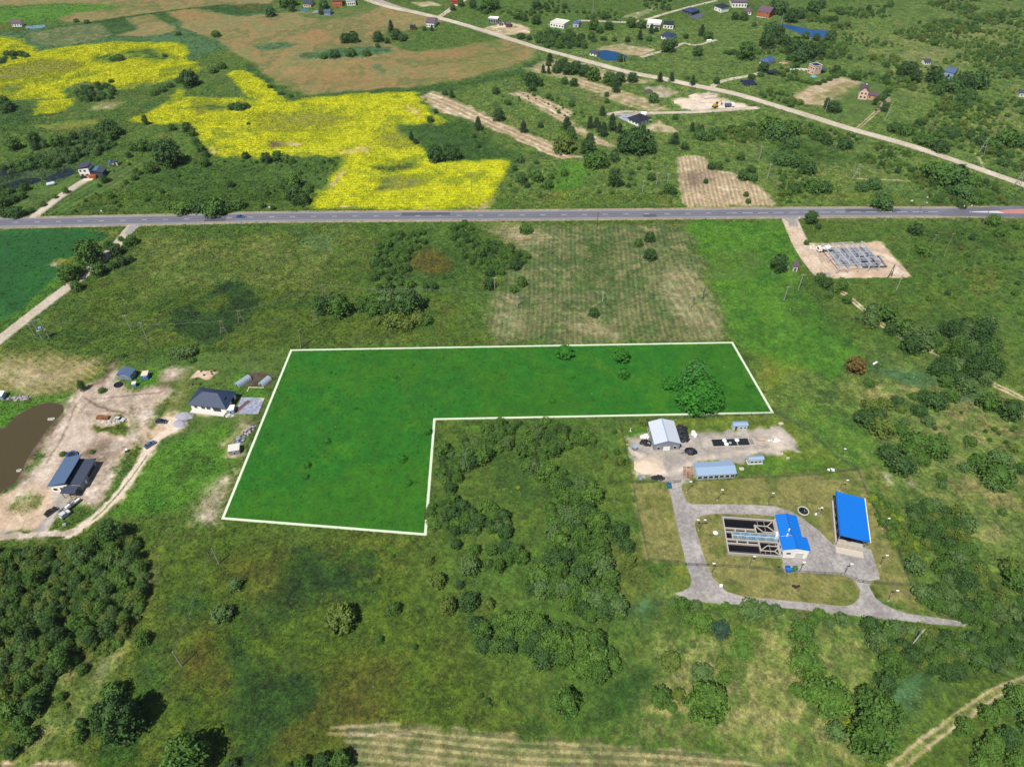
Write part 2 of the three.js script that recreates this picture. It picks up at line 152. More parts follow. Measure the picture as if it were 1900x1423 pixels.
// the smallholding
L('mown', 4, 5, '-60,662 110,655 185,660 205,672 160,715 110,735 60,732 -60,735', { row: [2.6, 0.35, '0,660 100,725'] }); L('straw', 4, 6, '-20,668 100,656 180,662 120,720 40,725 -20,710', { a: 0.55 }); L('rich', 4, 4, '-60,735 60,735 130,722 140,735 120,750 60,752 -10,815 -60,840'); L('lawn', 3, 4, '190,690 330,660 430,655 530,652 500,760 430,880 330,940 230,955 160,975 200,930 270,850 310,800 330,740 260,715 190,715', { a: 0.85 }); L('rich', 3, 4, '285,830 420,790 440,830 420,900 330,945 230,950 200,965 245,900'); L('rich', 2, 3, '240,690 320,685 310,710 250,720'); L('deep', 3, 3, '310,860 380,830 400,860 330,910', { a: 0.4 });
L('dirt', 2.5, 4, '118,745 160,715 205,690 230,700 200,715 235,722 310,722 308,740 285,775 270,805 245,780 230,760 235,800 245,815 215,860 190,905 165,950 100,930 40,990 -40,985 -40,940 40,905 60,860 90,810'); L('loam', 2, 4, '190,690 212,668 216,676 195,700 178,720 172,712'); L('loam', 3, 4, '160,818 235,812 225,840 185,860 150,850', { a: 0.6 }); L('loam', 3, 4, '100,838 140,828 140,845 110,850', { a: 0.5 }); L('chalk', 2, 4, '60,860 100,820 130,790 160,780 180,800 120,850 90,880 70,900', { a: 0.4 }); L('sand', 2, 4, '-40,930 50,905 80,895 105,915 80,970 60,990 0,990 -40,985'); L('olive', 2, 3, '20,930 60,905 75,920 60,945 30,950', { a: 0.55 }); L('sand', 2, 4, '250,790 270,785 282,800 270,812 252,805'); L('sand', 1.5, 3, '180,806 240,808 238,813 180,812', { a: 0.8 }); L('sand', 1.5, 3, '237,815 243,820 215,872 205,880'); L('olive', 2, 2.5, '175,790 235,788 240,806 185,806'); L('olive', 2, 2.5, '212,765 228,764 232,780 216,784'); L('sand', 2, 3, '310,745 330,728 340,725 325,755 312,768', { a: 0.7 }); L('sand', 2, 3, '415,815 440,790 445,760 452,790 425,830', { a: 0.7 }); L('dirt', 4, 5, '362,925 395,880 440,866 430,905 398,952 362,954', { a: 0.95 }); L('sand', 2, 3, '418,850 450,795 468,778 462,840 440,862', { a: 0.8 }); L('dirt', 2, 3, '290,698 340,680 360,680 330,700 300,706', { a: 0.8 }); L('loam', 3, 3, '285,715 310,700 320,710 300,725', { a: 0.6 }); L('mown', 3, 4, '330,705 360,690 350,740 320,770 305,760', { a: 0.7 });
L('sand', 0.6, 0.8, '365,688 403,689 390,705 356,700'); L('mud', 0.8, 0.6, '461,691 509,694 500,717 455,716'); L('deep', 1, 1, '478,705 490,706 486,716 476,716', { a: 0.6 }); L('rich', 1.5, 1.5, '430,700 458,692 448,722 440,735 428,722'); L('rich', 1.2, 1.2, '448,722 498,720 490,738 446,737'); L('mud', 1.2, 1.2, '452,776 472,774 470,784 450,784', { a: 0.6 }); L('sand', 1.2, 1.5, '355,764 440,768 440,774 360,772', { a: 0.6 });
L('gravel', 1.5, 1.5, '88,905 112,912 140,925 110,955 95,985 80,1000 -40,1001 -40,992 60,990 80,965 100,930'); L('sand', 1.5, 1.2, '278,800 300,770 330,765 345,790 320,805 300,815 285,838 262,870 235,912 215,938 185,962 162,977 130,992 118,1000 125,990 170,962 205,930 232,890 258,850 272,825'); LW('chalk', 3.6, 0.6, 0.4, '300,806 279,828 262,852 240,890 214,925 185,952 160,972 128,992'); LW('olive', 0.6, 0.25, 0.2, '272,846 240,890 205,934 172,964', { a: 0.7 }); LW('dirt', 3.2, 0.8, 0.6, '231,762 243,790 252,812 272,828'); LW('dirt', 2.4, 0.5, 0.4, '-60,1000 0,996 50,994 90,990 130,988'); LW('chalk', 1.2, 0.5, 0.5, '120,760 150,800 110,850 60,920', { a: 0.5 }); LW('loam', 0.9, 0.5, 0.4, '150,735 190,760 230,765', { a: 0.7 }); LW('loam', 0.8, 0.4, 0.4, '140,750 120,800 85,860', { a: 0.6 }); LW('loam', 0.8, 0.4, 0.4, '175,740 240,735 300,728', { a: 0.6 });
LW('mown', 0.9, 0.3, 0.3, '236,770 247,796 262,822', { a: 0.6 }); 
// the lush parcel
L('plot', 0.5, 0.2, '540,650 1359,636 1434,766 806,778 789,992 413,962'); L('deep', 8, 8, '770,680 840,650 850,740 790,780 740,800 700,840 740,780', { a: 0.12 });
// the works
L('mown', 1, 1, '1172,897 1240,895 1600,872 1640,975 1690,1087 1600,1085 1560,1066 1310,1050 1200,1040'); L('mown', 2, 1.5, '1312,1050 1560,1067 1600,1090 1595,1118 1560,1126 1350,1102 1320,1075'); L('straw', 3, 4, '1390,1068 1580,1078 1590,1090 1480,1086 1390,1084', { a: 0.35 }); L('mown', 2, 2, '1612,1080 1690,1088 1700,1100 1770,1140 1700,1140 1650,1122'); L('sour', 2, 3, '1150,790 1205,782 1260,778 1440,770 1500,800 1590,872 1380,888 1175,893', { a: 0.65 }); L('rich', 2, 2, '1152,800 1200,786 1205,805 1165,812'); L('rich', 3, 3, '1370,862 1480,845 1560,862 1560,876 1380,884', { a: 0.6 }); L('sour', 1, 1.5, '1245,1055 1275,1048 1284,1075 1270,1090 1245,1090', { a: 0.9 });
L('gravel', 1.2, 1.2, '1162,812 1200,806 1265,800 1290,804 1365,797 1450,793 1462,802 1489,838 1430,842 1390,848 1382,864 1340,856 1290,860 1285,890 1262,899 1238,899 1210,886 1185,880 1170,850'); L('chalk', 2, 3, '1175,842 1200,842 1228,852 1235,870 1225,886 1195,882 1180,868'); L('chalk', 3, 3, '1405,800 1450,794 1470,815 1450,835 1400,830', { a: 0.7 }); L('gravel', 3, 3, '1230,855 1280,850 1275,890 1240,893', { a: 0.6 }); LW('chalk', 2.2, 1, 0.8, '1240,880 1262,868 1310,852 1380,838 1470,830', { a: 0.5 });
L('dirt', 0.5, 0.4, '1339,957 1346,957 1355,1030 1350,1032', { a: 0.6 });
// building site by the road
L('sand', 0.6, 0.7, '1493,451 1540,452 1637,448 1692,514 1600,516 1545,516 1520,500 1502,470'); L('dirt', 2, 3, '1500,455 1520,462 1540,498 1550,512 1535,510 1515,480', { a: 0.6 }); L('ginger', 1, 1.5, '1505,452 1610,450 1560,455 1505,457', { a: 0.6 }); L('deep', 3, 3, '1648,455 1660,462 1700,512 1690,500', { a: 0.7 }); L('deep', 3, 3, '1690,430 1790,420 1860,440 1880,465 1800,465 1730,450', { a: 0.4 });
// strip of cut hay at the near edge
L('stub', 1.2, 1.5, '640,1345 720,1342 830,1352 1000,1368 1200,1385 1420,1408 1500,1440 640,1460', { row: [2.1, 0.6, '700,1372 1400,1425'] }); L('hay', 1.5, 1.5, '690,1350 760,1350 1000,1372 1200,1389 1420,1412 1450,1460 660,1460', { a: 0.6, row: [2.1, 0.5, '700,1372 1400,1425'] }); LW('straw', 1, 0.4, 0.4, '615,1351 660,1350 690,1343 740,1344', { a: 0.8 }); LW('straw', 1, 0.4, 0.4, '610,1362 660,1364 760,1362', { a: 0.7 }); L('straw', 1.5, 1.5, '0,1416 110,1413 175,1420 180,1440 0,1440', { a: 0.8, row: [2.5, 0.8, '0,1420 170,1420'] });
// verges of the main road, two-wheel tracks
LW('stub', 6, 2, 2, '-60,421 250,416 480,409 950,406 1420,402 1900,406', { a: 0.6 }); LW('olive', 5, 2, 2, '-60,404 300,398 480,393 950,390 1420,385 1960,378', { a: 0.5 });
for (const d of [-1, 1]) { LW('sand', 0.9, 0.3, 0.25, '1640,1450 1662,1423 1735,1365 1800,1318 1850,1283 1910,1262', { off: d }); LW('sand', 1.3, 0.3, 0.3, '1545,528 1572,548 1600,572 1640,605 1690,635 1750,660 1800,690 1850,716 1960,768', { off: d }); LW('straw', 1, 0.4, 0.3, '1590,240 1630,205 1650,185', { off: d }); }
LW('pale', 2.2, 0.8, 0.5, '1655,1430 1735,1365 1800,1317 1850,1282 1910,1262', { a: 0.6 }); LW('sand', 1.2, 0.5, 0.6, '1591,332 1640,333 1690,335', { a: 0.7 }); LW('sand', 1.6, 0.6, 0.6, '1812,285 1820,296 1828,314', { a: 0.8 });

// no grass under the roads and the water
L('mud', 0.6, 0.3, '-30,798 8,793 25,774 45,761 70,750 95,746 114,750 119,763 103,780 88,798 68,827 52,852 42,875 28,897 2,914 -40,924'); L('mud', 1, 0.5, '1112,93 1126,92.5 1148,97 1166,104 1161,110 1140,113 1122,113 1110,106'); L('mud', 2, 1, '1440,43 1462,45 1487,49 1512,55 1538,56 1537,67 1520,73 1496,69 1473,59 1452,50', { a: 0.99 }); L('reed', 2, 2, '72,334 100,320 124,311 140,315 136,325 112,333 90,338'); L('loam', 1.5, 1.5, '40,872 52,850 68,826 88,797 104,779 117,764 122,768 108,785 92,804 74,832 56,860 46,884 30,902');
for (const [s, w] of [['-120,418 0,413.5 300,407.5 475,403 950,399.3 1420,394.7 1800,393.2 2050,392.5', 13], ['272,409 250,416 238,427 222,447 195,476 160,506 100,551 40,597 -60,676', 6.5], ['640,-14 760,21 845,41 950,73 1050,103 1150,130 1250,150 1330,166 1430,193 1500,214 1600,245 1700,273 1800,307 1960,364', 7], ['58,404.5 90,380 120,358 150,338 165,331', 6], ['1464,401 1481,443 1503,480 1524,506', 9.5], ['1128,212 1210,209 1290,208 1405,200', 4.5]]) LW('gravel', w, 0.3, 0, s);
L('gravel', 0.3, 0, '1240,897 1262,897 1267,915 1273,930 1285,936 1340,936 1400,937 1440,940 1470,950 1490,962 1520,985 1545,1010 1557,1016 1616,1019 1625,1045 1633,1074 1614,1078 1613,1088 1625,1110 1642,1122 1660,1131 1685,1139 1735,1146 1797,1155 1790,1162 1730,1158 1680,1152 1630,1148 1590,1142 1500,1132 1400,1123 1310,1118 1275,1112 1252,1101 1268,1097 1280,1089 1285,1078 1275,1050 1257,975');
L('mown', 0.3, 0, '1288,974 1292,964 1302,957 1325,953 1400,954 1441,958 1446,985 1452,1036 1456,1062 1500,1063 1560,1066 1585,1075 1597,1095 1595,1110 1584,1122 1565,1126 1500,1119 1440,1113 1380,1108 1348,1098 1322,1072 1311,1048');
{ const c = ['540,650', '1359,636', '1434,766', '806,778', '789,992', '413,962', '540,650']; for (let i = 0; i < 6; i++) LW('chalk', 0.95, 0.1, 0, c[i] + ' ' + c[i + 1]); }  // pale colour under the added parcel outline, not bare soil

const hexMix = (out, kind, x, z) => {
  const c = kind.c, n = c.length, s = kind.s;
  let v = fbm(x / s + 11, z / s, 3) * 1.5 - 0.25 + (vn(x / 1.7, z / 1.7) - 0.5) * 0.22 + (vn(x / 5.5 + 9, z / 5.5) - 0.5) * 0.3; v = clamp(v, 0, 0.999) * (n - 1);
  const i = Math.floor(v), f = v - i, a = c[i], b = c[Math.min(n - 1, i + 1)];
  const f2 = sst(0.15, 0.85, f);
  const gr = kind.g, tuft = (vn(x / 0.9 + 5, z / 0.9) - 0.5) * 0.6 + (vn(x / 2.6, z / 2.6 + 8) - 0.5) * 0.5 + (hash2(Math.floor(x * 3.2), Math.floor(z * 3.2)) - 0.5) * 0.55;
  const k = 1 + gr * tuft;
  out[0] = (a[0] + (b[0] - a[0]) * f2) * k; out[1] = (a[1] + (b[1] - a[1]) * f2) * (1 + (k - 1) * 0.9); out[2] = (a[2] + (b[2] - a[2]) * f2) * k;
};
const TILES = [ // x from, x to, far z, near z, pixels
  [-195, 195, -163, -35, 2048, 704], [-265, 265, -292, -163, 2048, 576], [-375, 375, -482, -292, 2048, 640], [-620, 620, -920, -482, 2048, 800],
].map(([x0, x1, z0, z1, w, h]) => ({ x0, x1, z0, z1, w, h }));
function paintTile(T) {
  const { x0, x1, z0, z1, w, h } = T, sx = w / (x1 - x0), sz = h / (z1 - z0), col = new Float32Array(w * h * 3), veg = new Float32Array(w * h), tmp = [0, 0, 0];
  for (let j = 0; j < h; j++) for (let i = 0; i < w; i++) {
    const x = x0 + (i + 0.5) / sx, z = z0 + (j + 0.5) / sz, o = (j * w + i) * 3;
    hexMix(tmp, K.meadow, x, z); col[o] = tmp[0]; col[o + 1] = tmp[1]; col[o + 2] = tmp[2]; veg[j * w + i] = 1;
  }
  for (const l of LAY) {
    const pad = l.f * 1.5 + l.w + (l.line || 0) + 2;
    let ax = 1e9, bx = -1e9, az = 1e9, bz = -1e9; for (const [x, z] of l.p) { ax = Math.min(ax, x); bx = Math.max(bx, x); az = Math.min(az, z); bz = Math.max(bz, z); }
    const i0 = Math.max(0, Math.floor((ax - pad - x0) * sx)), i1 = Math.min(w, Math.ceil((bx + pad - x0) * sx)), j0 = Math.max(0, Math.floor((az - pad - z0) * sz)), j1 = Math.min(h, Math.ceil((bz + pad - z0) * sz));
    if (i1 <= i0 || j1 <= j0) continue;
    const mw = i1 - i0, mh = j1 - j0, cv = document.createElement('canvas'); cv.width = mw; cv.height = mh;
    const g = cv.getContext('2d'), X = (x) => (x - x0) * sx - i0, Z = (z) => (z - z0) * sz - j0;
    g.fillStyle = g.strokeStyle = '#fff'; g.setTransform(sx, 0, 0, sz, -x0 * sx - i0, -z0 * sz - j0); g.beginPath();
    const p = l.off ? l.p.map(([x, z], k) => { const a = l.p[Math.max(0, k - 1)], b = l.p[Math.min(l.p.length - 1, k + 1)], dx = b[0] - a[0], dz = b[1] - a[1], q = Math.hypot(dx, dz) || 1; return [x - dz / q * l.off, z + dx / q * l.off]; }) : l.p;
    if (l.line) { p.forEach(([x, z], k) => { if (!k) g.moveTo(x, z); else if (k < p.length - 1) { const n = p[k + 1]; g.quadraticCurveTo(x, z, (x + n[0]) / 2, (z + n[1]) / 2); } else g.lineTo(x, z); }); g.lineWidth = l.line; g.lineCap = g.lineJoin = 'round'; g.stroke(); }
    else { p.forEach(([x, z], k) => (k ? g.lineTo(x, z) : g.moveTo(x, z))); g.closePath(); g.fill(); }
    const src = g.getImageData(0, 0, mw, mh).data; let m = new Float32Array(mw * mh); for (let k = 0; k < m.length; k++) m[k] = src[k * 4 + 3] / 255;
    // soften the edge by its own width
    const blur = (r, step, len, rows, rowStep) => { if (r < 1) return; const o = new Float32Array(m.length); for (let a = 0; a < rows; a++) { let s = 0; const b = a * rowStep; for (let k = -r; k <= r; k++) s += m[b + clamp(k, 0, len - 1) * step]; for (let k = 0; k < len; k++) { o[b + k * step] = s / (2 * r + 1); s += m[b + Math.min(len - 1, k + r + 1) * step] - m[b + Math.max(0, k - r) * step]; } } m = o; };
    for (let q = 0; q < 2; q++) { blur(Math.round(l.f * sx * 0.5), 1, mw, mh, mw); blur(Math.round(l.f * sz * 0.5), mw, mh, mw, 1); }
    const kd = K[l.k], row = l.row && (() => { const q = wpts(l.row[2]), dx = q[1][0] - q[0][0], dz = q[1][1] - q[0][1], n = Math.hypot(dx, dz); return [-dz / n, dx / n, dx / n, dz / n]; })(), ws = Math.max(3, l.w * 2.5);
    for (let j = 0; j < mh; j++) for (let i = 0; i < mw; i++) {
      const x = x0 + (i + i0 + 0.5) / sx, z = z0 + (j + j0 + 0.5) / sz;
      let u = i, v = j;
      if (l.w > 0) { u = clamp(Math.round(i + (vn(x / ws + 31, z / ws) - 0.5) * 2 * l.w * sx), 0, mw - 1); v = clamp(Math.round(j + (vn(x / ws, z / ws + 17) - 0.5) * 2 * l.w * sz), 0, mh - 1); }
      let a = m[v * mw + u]; if (a <= 0.003) continue;
      a = clamp(a + (a > 0.02 && a < 0.98 ? (vn(x / 1.3 + 3, z / 1.3) - 0.5) * 0.55 : 0)) * (l.a ?? 1);
      if (l.a < 1) a *= 0.55 + 0.9 * vn(x / 4 + 40, z / 4) ;
      if (a <= 0) continue; a = Math.min(1, a);
      hexMix(tmp, kd, x, z);
      if (row) { // windrows and drill lines: real bands of cut straw
        const across = x * row[0] + z * row[1] + (vn(x / 40, z / 40) - 0.5) * 2, along = x * row[2] + z * row[3], ph = across / l.row[0], w1 = Math.abs((ph - Math.floor(ph)) * 2 - 1), st = (sst(0.35, 0.75, w1) - 0.5) * l.row[1] * (0.45 + 1.1 * vn(along / 7, Math.floor(ph) * 3.7));
        tmp[0] *= 1 + st * 0.5; tmp[1] *= 1 + st * 0.38; tmp[2] *= 1 + st * 0.5;
      }
      const q = (j + j0) * w + i + i0, o = q * 3; col[o] += (tmp[0] - col[o]) * a; col[o + 1] += (tmp[1] - col[o + 1]) * a; col[o + 2] += (tmp[2] - col[o + 2]) * a; veg[q] += (kd.veg - veg[q]) * a;
    }
  }
  const px = new Uint8Array(w * h * 4), q = new Uint8Array(512); for (let k = 0; k < 512; k++) q[k] = clamp(Math.round(l2s(s2l(k / 2) / KEXP)), 0, 255);
  for (let k = 0; k < w * h; k++) { for (let c = 0; c < 3; c++) px[k * 4 + c] = q[clamp(Math.round(col[k * 3 + c] * 2), 0, 511)]; px[k * 4 + 3] = 255; }
  const t = new THREE.DataTexture(px, w, h); t.colorSpace = THREE.SRGBColorSpace; t.magFilter = t.minFilter = THREE.LinearFilter; t.wrapS = t.wrapT = THREE.ClampToEdgeWrapping;
  t.repeat.set(1 / (x1 - x0), 1 / (z1 - z0)); t.offset.set(-x0 / (x1 - x0), -z0 / (z1 - z0)); t.needsUpdate = true;
  Object.assign(T, { veg, px, tex: t });
}
TILES.forEach(paintTile);
function groundAt(x, z) { for (const T of TILES) if (x >= T.x0 && x < T.x1 && z >= T.z0 && z < T.z1) { const k = Math.floor((z - T.z0) / (T.z1 - T.z0) * T.h) * T.w + Math.floor((x - T.x0) / (T.x1 - T.x0) * T.w); return { veg: T.veg[k], r: S2L[T.px[k * 4]], g: S2L[T.px[k * 4 + 1]], b: S2L[T.px[k * 4 + 2]] }; } return null; }
function noiseTex(n, f, rep) { // tiling grey relief
  const d = new Uint8Array(n * n * 4), tv = (x, y, p) => { const i = Math.floor(x), j = Math.floor(y), u = x - i, v = y - j, s = u * u * (3 - 2 * u), t = v * v * (3 - 2 * v), h = (a, b) => hash2(((a % p) + p) % p, ((b % p) + p) % p + 977); return lerp(lerp(h(i, j), h(i + 1, j), s), lerp(h(i, j + 1), h(i + 1, j + 1), s), t); };
  for (let j = 0; j < n; j++) for (let i = 0; i < n; i++) { let v = 0, a = 0.5; for (const p of f) { v += a * tv(i / n * p, j / n * p, p); a *= 0.62; } const o = (j * n + i) * 4; d[o] = d[o + 1] = d[o + 2] = clamp(v * 190, 0, 255); d[o + 3] = 255; }
  const t = new THREE.DataTexture(d, n, n); t.wrapS = t.wrapT = THREE.RepeatWrapping; t.magFilter = t.minFilter = THREE.LinearFilter; t.repeat.set(1 / rep, 1 / rep); t.needsUpdate = true; return t;
}
const turf = noiseTex(512, [9, 23, 51, 110], 26);
{ // one sheet: fine cells over the seen land, wide ones out to the horizon
  const line = (a, b, st) => { const o = []; for (let v = a; v < b - 1e-6; v += st) o.push(v); return o; };
  const xs = [-9000, -4000, -2000, -1200, -900, ...line(-760, 760, 5), 760, 900, 1200, 2000, 4000, 9000], zs = [-9000, -5000, -3000, -2000, -1500, -1150, ...line(-1000, -920, 10), ...line(-920, -482, 5), -482, -470, ...line(-462, -292, 10), -292, -163, -35, 60, 400, 1500, 5000];
  const P = [], U = [], idx = TILES.map(() => []).concat([[]]);
  for (const z of zs) for (const x of xs) { P.push(x, terr(x, z), z); U.push(x, z); }
  const n = xs.length;
  for (let j = 0; j + 1 < zs.length; j++) for (let i = 0; i + 1 < n; i++) {
    const mx = (xs[i] + xs[i + 1]) / 2, mz = (zs[j] + zs[j + 1]) / 2; let k = TILES.findIndex((T) => mx > T.x0 && mx < T.x1 && mz > T.z0 && mz < T.z1 && xs[i] >= T.x0 - 0.01 && xs[i + 1] <= T.x1 + 0.01); if (k < 0) k = 4;
    const a = j * n + i; idx[k].push(a, a + n, a + 1, a + 1, a + n, a + n + 1);
  }
  const g = new THREE.BufferGeometry(); g.setAttribute('position', new THREE.Float32BufferAttribute(P, 3)); g.setAttribute('uv', new THREE.Float32BufferAttribute(U, 2));
  let s = 0; const all = []; idx.forEach((a, k) => { g.addGroup(s, a.length, k); s += a.length; for (const v of a) all.push(v); });
  g.setIndex(all); g.computeVertexNormals();
  const far = { w: 1024, h: 1024 }, d = new Uint8Array(1024 * 1024 * 4), t = [0, 0, 0];
  for (let j = 0; j < 1024; j++) for (let i = 0; i < 1024; i++) { hexMix(t, vn(i / 60, j / 60) > 0.55 ? K.rough : K.meadow, i * 1.6, j * 1.6); for (let c = 0; c < 3; c++) d[(j * 1024 + i) * 4 + c] = l2s(s2l(t[c]) / KEXP); d[(j * 1024 + i) * 4 + 3] = 255; }
  const ft = new THREE.DataTexture(d, 1024, 1024); ft.colorSpace = THREE.SRGBColorSpace; ft.wrapS = ft.wrapT = THREE.MirroredRepeatWrapping; ft.magFilter = ft.minFilter = THREE.LinearFilter; ft.repeat.set(1 / 1640, 1 / 1640); ft.needsUpdate = true;
  const mats = [...TILES.map((T) => T.tex), ft].map((map) => new THREE.MeshStandardMaterial({ map, roughness: 1, bumpMap: turf, bumpScale: 0.42 }));
  struct('ground', g, mats);
}
// sheets that lie on the land
const tess = new TessellateModifier(7, 7);
function drape(s, lift, holes = []) { // outline(s) in world metres -> a skirted sheet following the land
  const sh = new THREE.Shape(s.map(([x, z]) => new THREE.Vector2(x, -z))); for (const h of holes) sh.holes.push(new THREE.Path(h.map(([x, z]) => new THREE.Vector2(x, -z))));
  let g = new THREE.ShapeGeometry(sh).toNonIndexed(); g.deleteAttribute('normal'); g.deleteAttribute('uv'); g = tess.modify(g);
  const p = g.attributes.position, uv = new Float32Array(p.count * 2);
  for (let i = 0; i < p.count; i++) { const x = p.getX(i), z = -p.getY(i); p.setXYZ(i, x, terr(x, z) + lift, z); uv[i * 2] = x; uv[i * 2 + 1] = z; }
  g.setAttribute('uv', new THREE.BufferAttribute(uv, 2));
  const P = [], U = []; // skirt down into the ground
  for (const ring of [s, ...holes]) for (let i = 0; i < ring.length; i++) { const a = ring[i], b = ring[(i + 1) % ring.length], n = Math.max(1, Math.ceil(Math.hypot(b[0] - a[0], b[1] - a[1]) / 6)); for (let k = 0; k < n; k++) { const q = (t) => [lerp(a[0], b[0], t), lerp(a[1], b[1], t)], u = q(k / n), v = q((k + 1) / n), hu = terr(...u), hv = terr(...v); P.push(u[0], hu + lift, u[1], u[0], hu - 0.3, u[1], v[0], hv + lift, v[1], v[0], hv + lift, v[1], u[0], hu - 0.3, u[1], v[0], hv - 0.3, v[1]); for (let m = 0; m < 6; m++) U.push(u[0], u[1]); } }
  const sk = new THREE.BufferGeometry(); sk.setAttribute('position', new THREE.Float32BufferAttribute(P, 3)); sk.setAttribute('uv', new THREE.Float32BufferAttribute(U, 2)); sk.computeVertexNormals(); g.computeVertexNormals();
  return mergeGeometries([clean(g), clean(sk)]);
}
function smoothLine(p, n = 6) { const c = new THREE.CatmullRomCurve3(p.map(([x, z]) => new THREE.Vector3(x, 0, z)), false, 'centripetal'); return c.getPoints(p.length * n).map((v) => [v.x, v.z]); }
function ribbon(p, w0, w1 = w0, lift = 0.06) { // strip along a centre line, from w0 to w1 metres across
  const L_ = [], R_ = []; p.forEach(([x, z], k) => { const a = p[Math.max(0, k - 1)], b = p[Math.min(p.length - 1, k + 1)], dx = b[0] - a[0], dz = b[1] - a[1], q = Math.hypot(dx, dz) || 1, w = lerp(w0, w1, k / (p.length - 1)) / 2; L_.push([x - dz / q * w, z + dx / q * w]); R_.push([x + dz / q * w, z - dx / q * w]); });
  return drape([...L_, ...R_.reverse()], lift);
}
function grit(cols, scale, grain, rep, n = 512) { // mottled mineral colour, in metres
  const d = new Uint8Array(n * n * 4); for (let j = 0; j < n; j++) for (let i = 0; i < n; i++) { const x = i / n * rep, z = j / n * rep, v = clamp(fbm(x / scale + 3, z / scale, 4) * 1.6 - 0.3), k = 1 + grain * (hash2(i, j) - 0.5) + grain * (vn(x * 1.3, z * 1.3) - 0.5); for (let c = 0; c < 3; c++) d[(j * n + i) * 4 + c] = clamp(l2s(s2l(lerp(cols[0][c], cols[1][c], v) * k) / KEXP), 0, 255); d[(j * n + i) * 4 + 3] = 255; }
  const t = new THREE.DataTexture(d, n, n); t.colorSpace = THREE.SRGBColorSpace; t.wrapS = t.wrapT = THREE.MirroredRepeatWrapping; t.magFilter = t.minFilter = THREE.LinearFilter; t.repeat.set(1 / rep, 1 / rep); t.needsUpdate = true; return t;
}
const gravelMat = new THREE.MeshStandardMaterial({ map: grit([[196, 182, 162], [222, 210, 192]], 9, 0.16, 80), roughness: 1 });
const tarMat = new THREE.MeshStandardMaterial({ map: grit([[104, 104, 118], [122, 122, 136]], 14, 0.1, 90), roughness: 0.9 });
const oldTarMat = new THREE.MeshStandardMaterial({ map: grit([[150, 145, 144], [184, 178, 174]], 6, 0.2, 70), roughness: 0.95 });
const verge = new THREE.MeshStandardMaterial({ map: grit([[150, 140, 112], [178, 166, 142]], 5, 0.22, 60), roughness: 1 });
const paint = std(alb(222, 222, 226), 0.7), redPaint = std(alb(198, 138, 130), 0.8);
// ---------------------------------------------------------------- roads
const mainLine = smoothLine(wpts('-120,418 0,413.5 150,410.5 300,407.5 475,403 700,401 950,399.3 1200,397 1420,394.7 1600,393.6 1800,393.2 2050,392.5'), 8);
struct('road_verge', ribbon(mainLine, 13.5, 13.5, 0.03), verge);
const mainRoad = struct('main_road', ribbon(mainLine, 9.6, 9.6, 0.1), tarMat);
const lineLen = (() => { const a = [0]; for (let i = 1; i < mainLine.length; i++) a.push(a[i - 1] + Math.hypot(mainLine[i][0] - mainLine[i - 1][0], mainLine[i][1] - mainLine[i - 1][1])); return a; })();
function along(d, off) { let i = 1; while (i < lineLen.length - 1 && lineLen[i] < d) i++; const t = (d - lineLen[i - 1]) / (lineLen[i] - lineLen[i - 1]), a = mainLine[i - 1], b = mainLine[i], dx = b[0] - a[0], dz = b[1] - a[1], q = Math.hypot(dx, dz); return [lerp(a[0], b[0], t) - dz / q * off, lerp(a[1], b[1], t) + dx / q * off]; }
function stripes(list, w) { const P = []; for (const [d0, d1, off] of list) { const n = Math.max(1, Math.ceil((d1 - d0) / 6)); for (let k = 0; k < n; k++) { const u = lerp(d0, d1, k / n), v = lerp(d0, d1, (k + 1) / n), a = along(u, off - w / 2), b = along(u, off + w / 2), c = along(v, off - w / 2), e = along(v, off + w / 2), y = 0.104; P.push(a[0], y, a[1], b[0], y, b[1], c[0], y, c[1], c[0], y, c[1], b[0], y, b[1], e[0], y, e[1]); } } const g = new THREE.BufferGeometry(); g.setAttribute('position', new THREE.Float32BufferAttribute(P, 3)); g.computeVertexNormals(); return clean(g); }
{
  const whole = lineLen[lineLen.length - 1], dash = [], dEast = at(1350, 395).x - mainLine[0][0];
  for (let d = 6; d < dEast; d += 12) dash.push([d, d + 3, 0]); for (let d = dEast; d < dEast + 130; d += 9) dash.push([d, d + 6, 0]);
  part('worn_lane', stripes([-3.1, -1.3, 1.3, 3.1].map((o) => [2, whole - 2, o]), 0.75), std(alb(134, 134, 146), 0.75), mainRoad); part('asphalt_patch', stripes([[150, 162, 2.2], [262, 290, -2.2], [401, 409, 2.2], [520, 552, -2.2], [610, 618, 2.2]], 3), std(alb(92, 92, 104), 0.9), mainRoad).position.y = 0.003;
  part('centre_line', stripes(dash, 0.32), paint, mainRoad).position.y = 0.007; part('edge_line', stripes([[2, whole - 2, 4.25], [2, whole - 2, -4.25]], 0.26), paint, mainRoad).position.y = 0.007;
  // the widening with its red centre island at the eastern edge
  const wid = wpts('1760,388 1800,385.5 1850,383.5 1960,382 2050,382 2050,405 1900,403.5 1800,401.5 1740,400'); const apron = struct('road_widening', drape(wid, 0.115), tarMat);
  part('painted_island', drape(wpts('1852,391.5 1870,389 1910,387.5 2050,387 2050,397 1910,397 1866,396.2'), 0.123), redPaint, apron); part('chevron_marking', drape(wpts('1800,392.8 1852,391.5 1862,390.4 1868,396.2 1850,395.4 1800,393.8'), 0.119), paint, apron);
}
const road = (name, s, w0, w1, mat, lift = 0.05) => struct(name, ribbon(smoothLine(wpts(s), 6), w0, w1, lift), mat);
road('gravel_road', '272,409 250,416 238,427 222,447 195,476 160,506 100,551 40,597 -60,676', 6, 5.2, gravelMat, 0.07);
struct('gravel_junction', drape(wpts('236,412.5 285,411.5 268,415 256,421 248,430 240,438 230,432 237,424 240,417'), 0.075), oldTarMat);
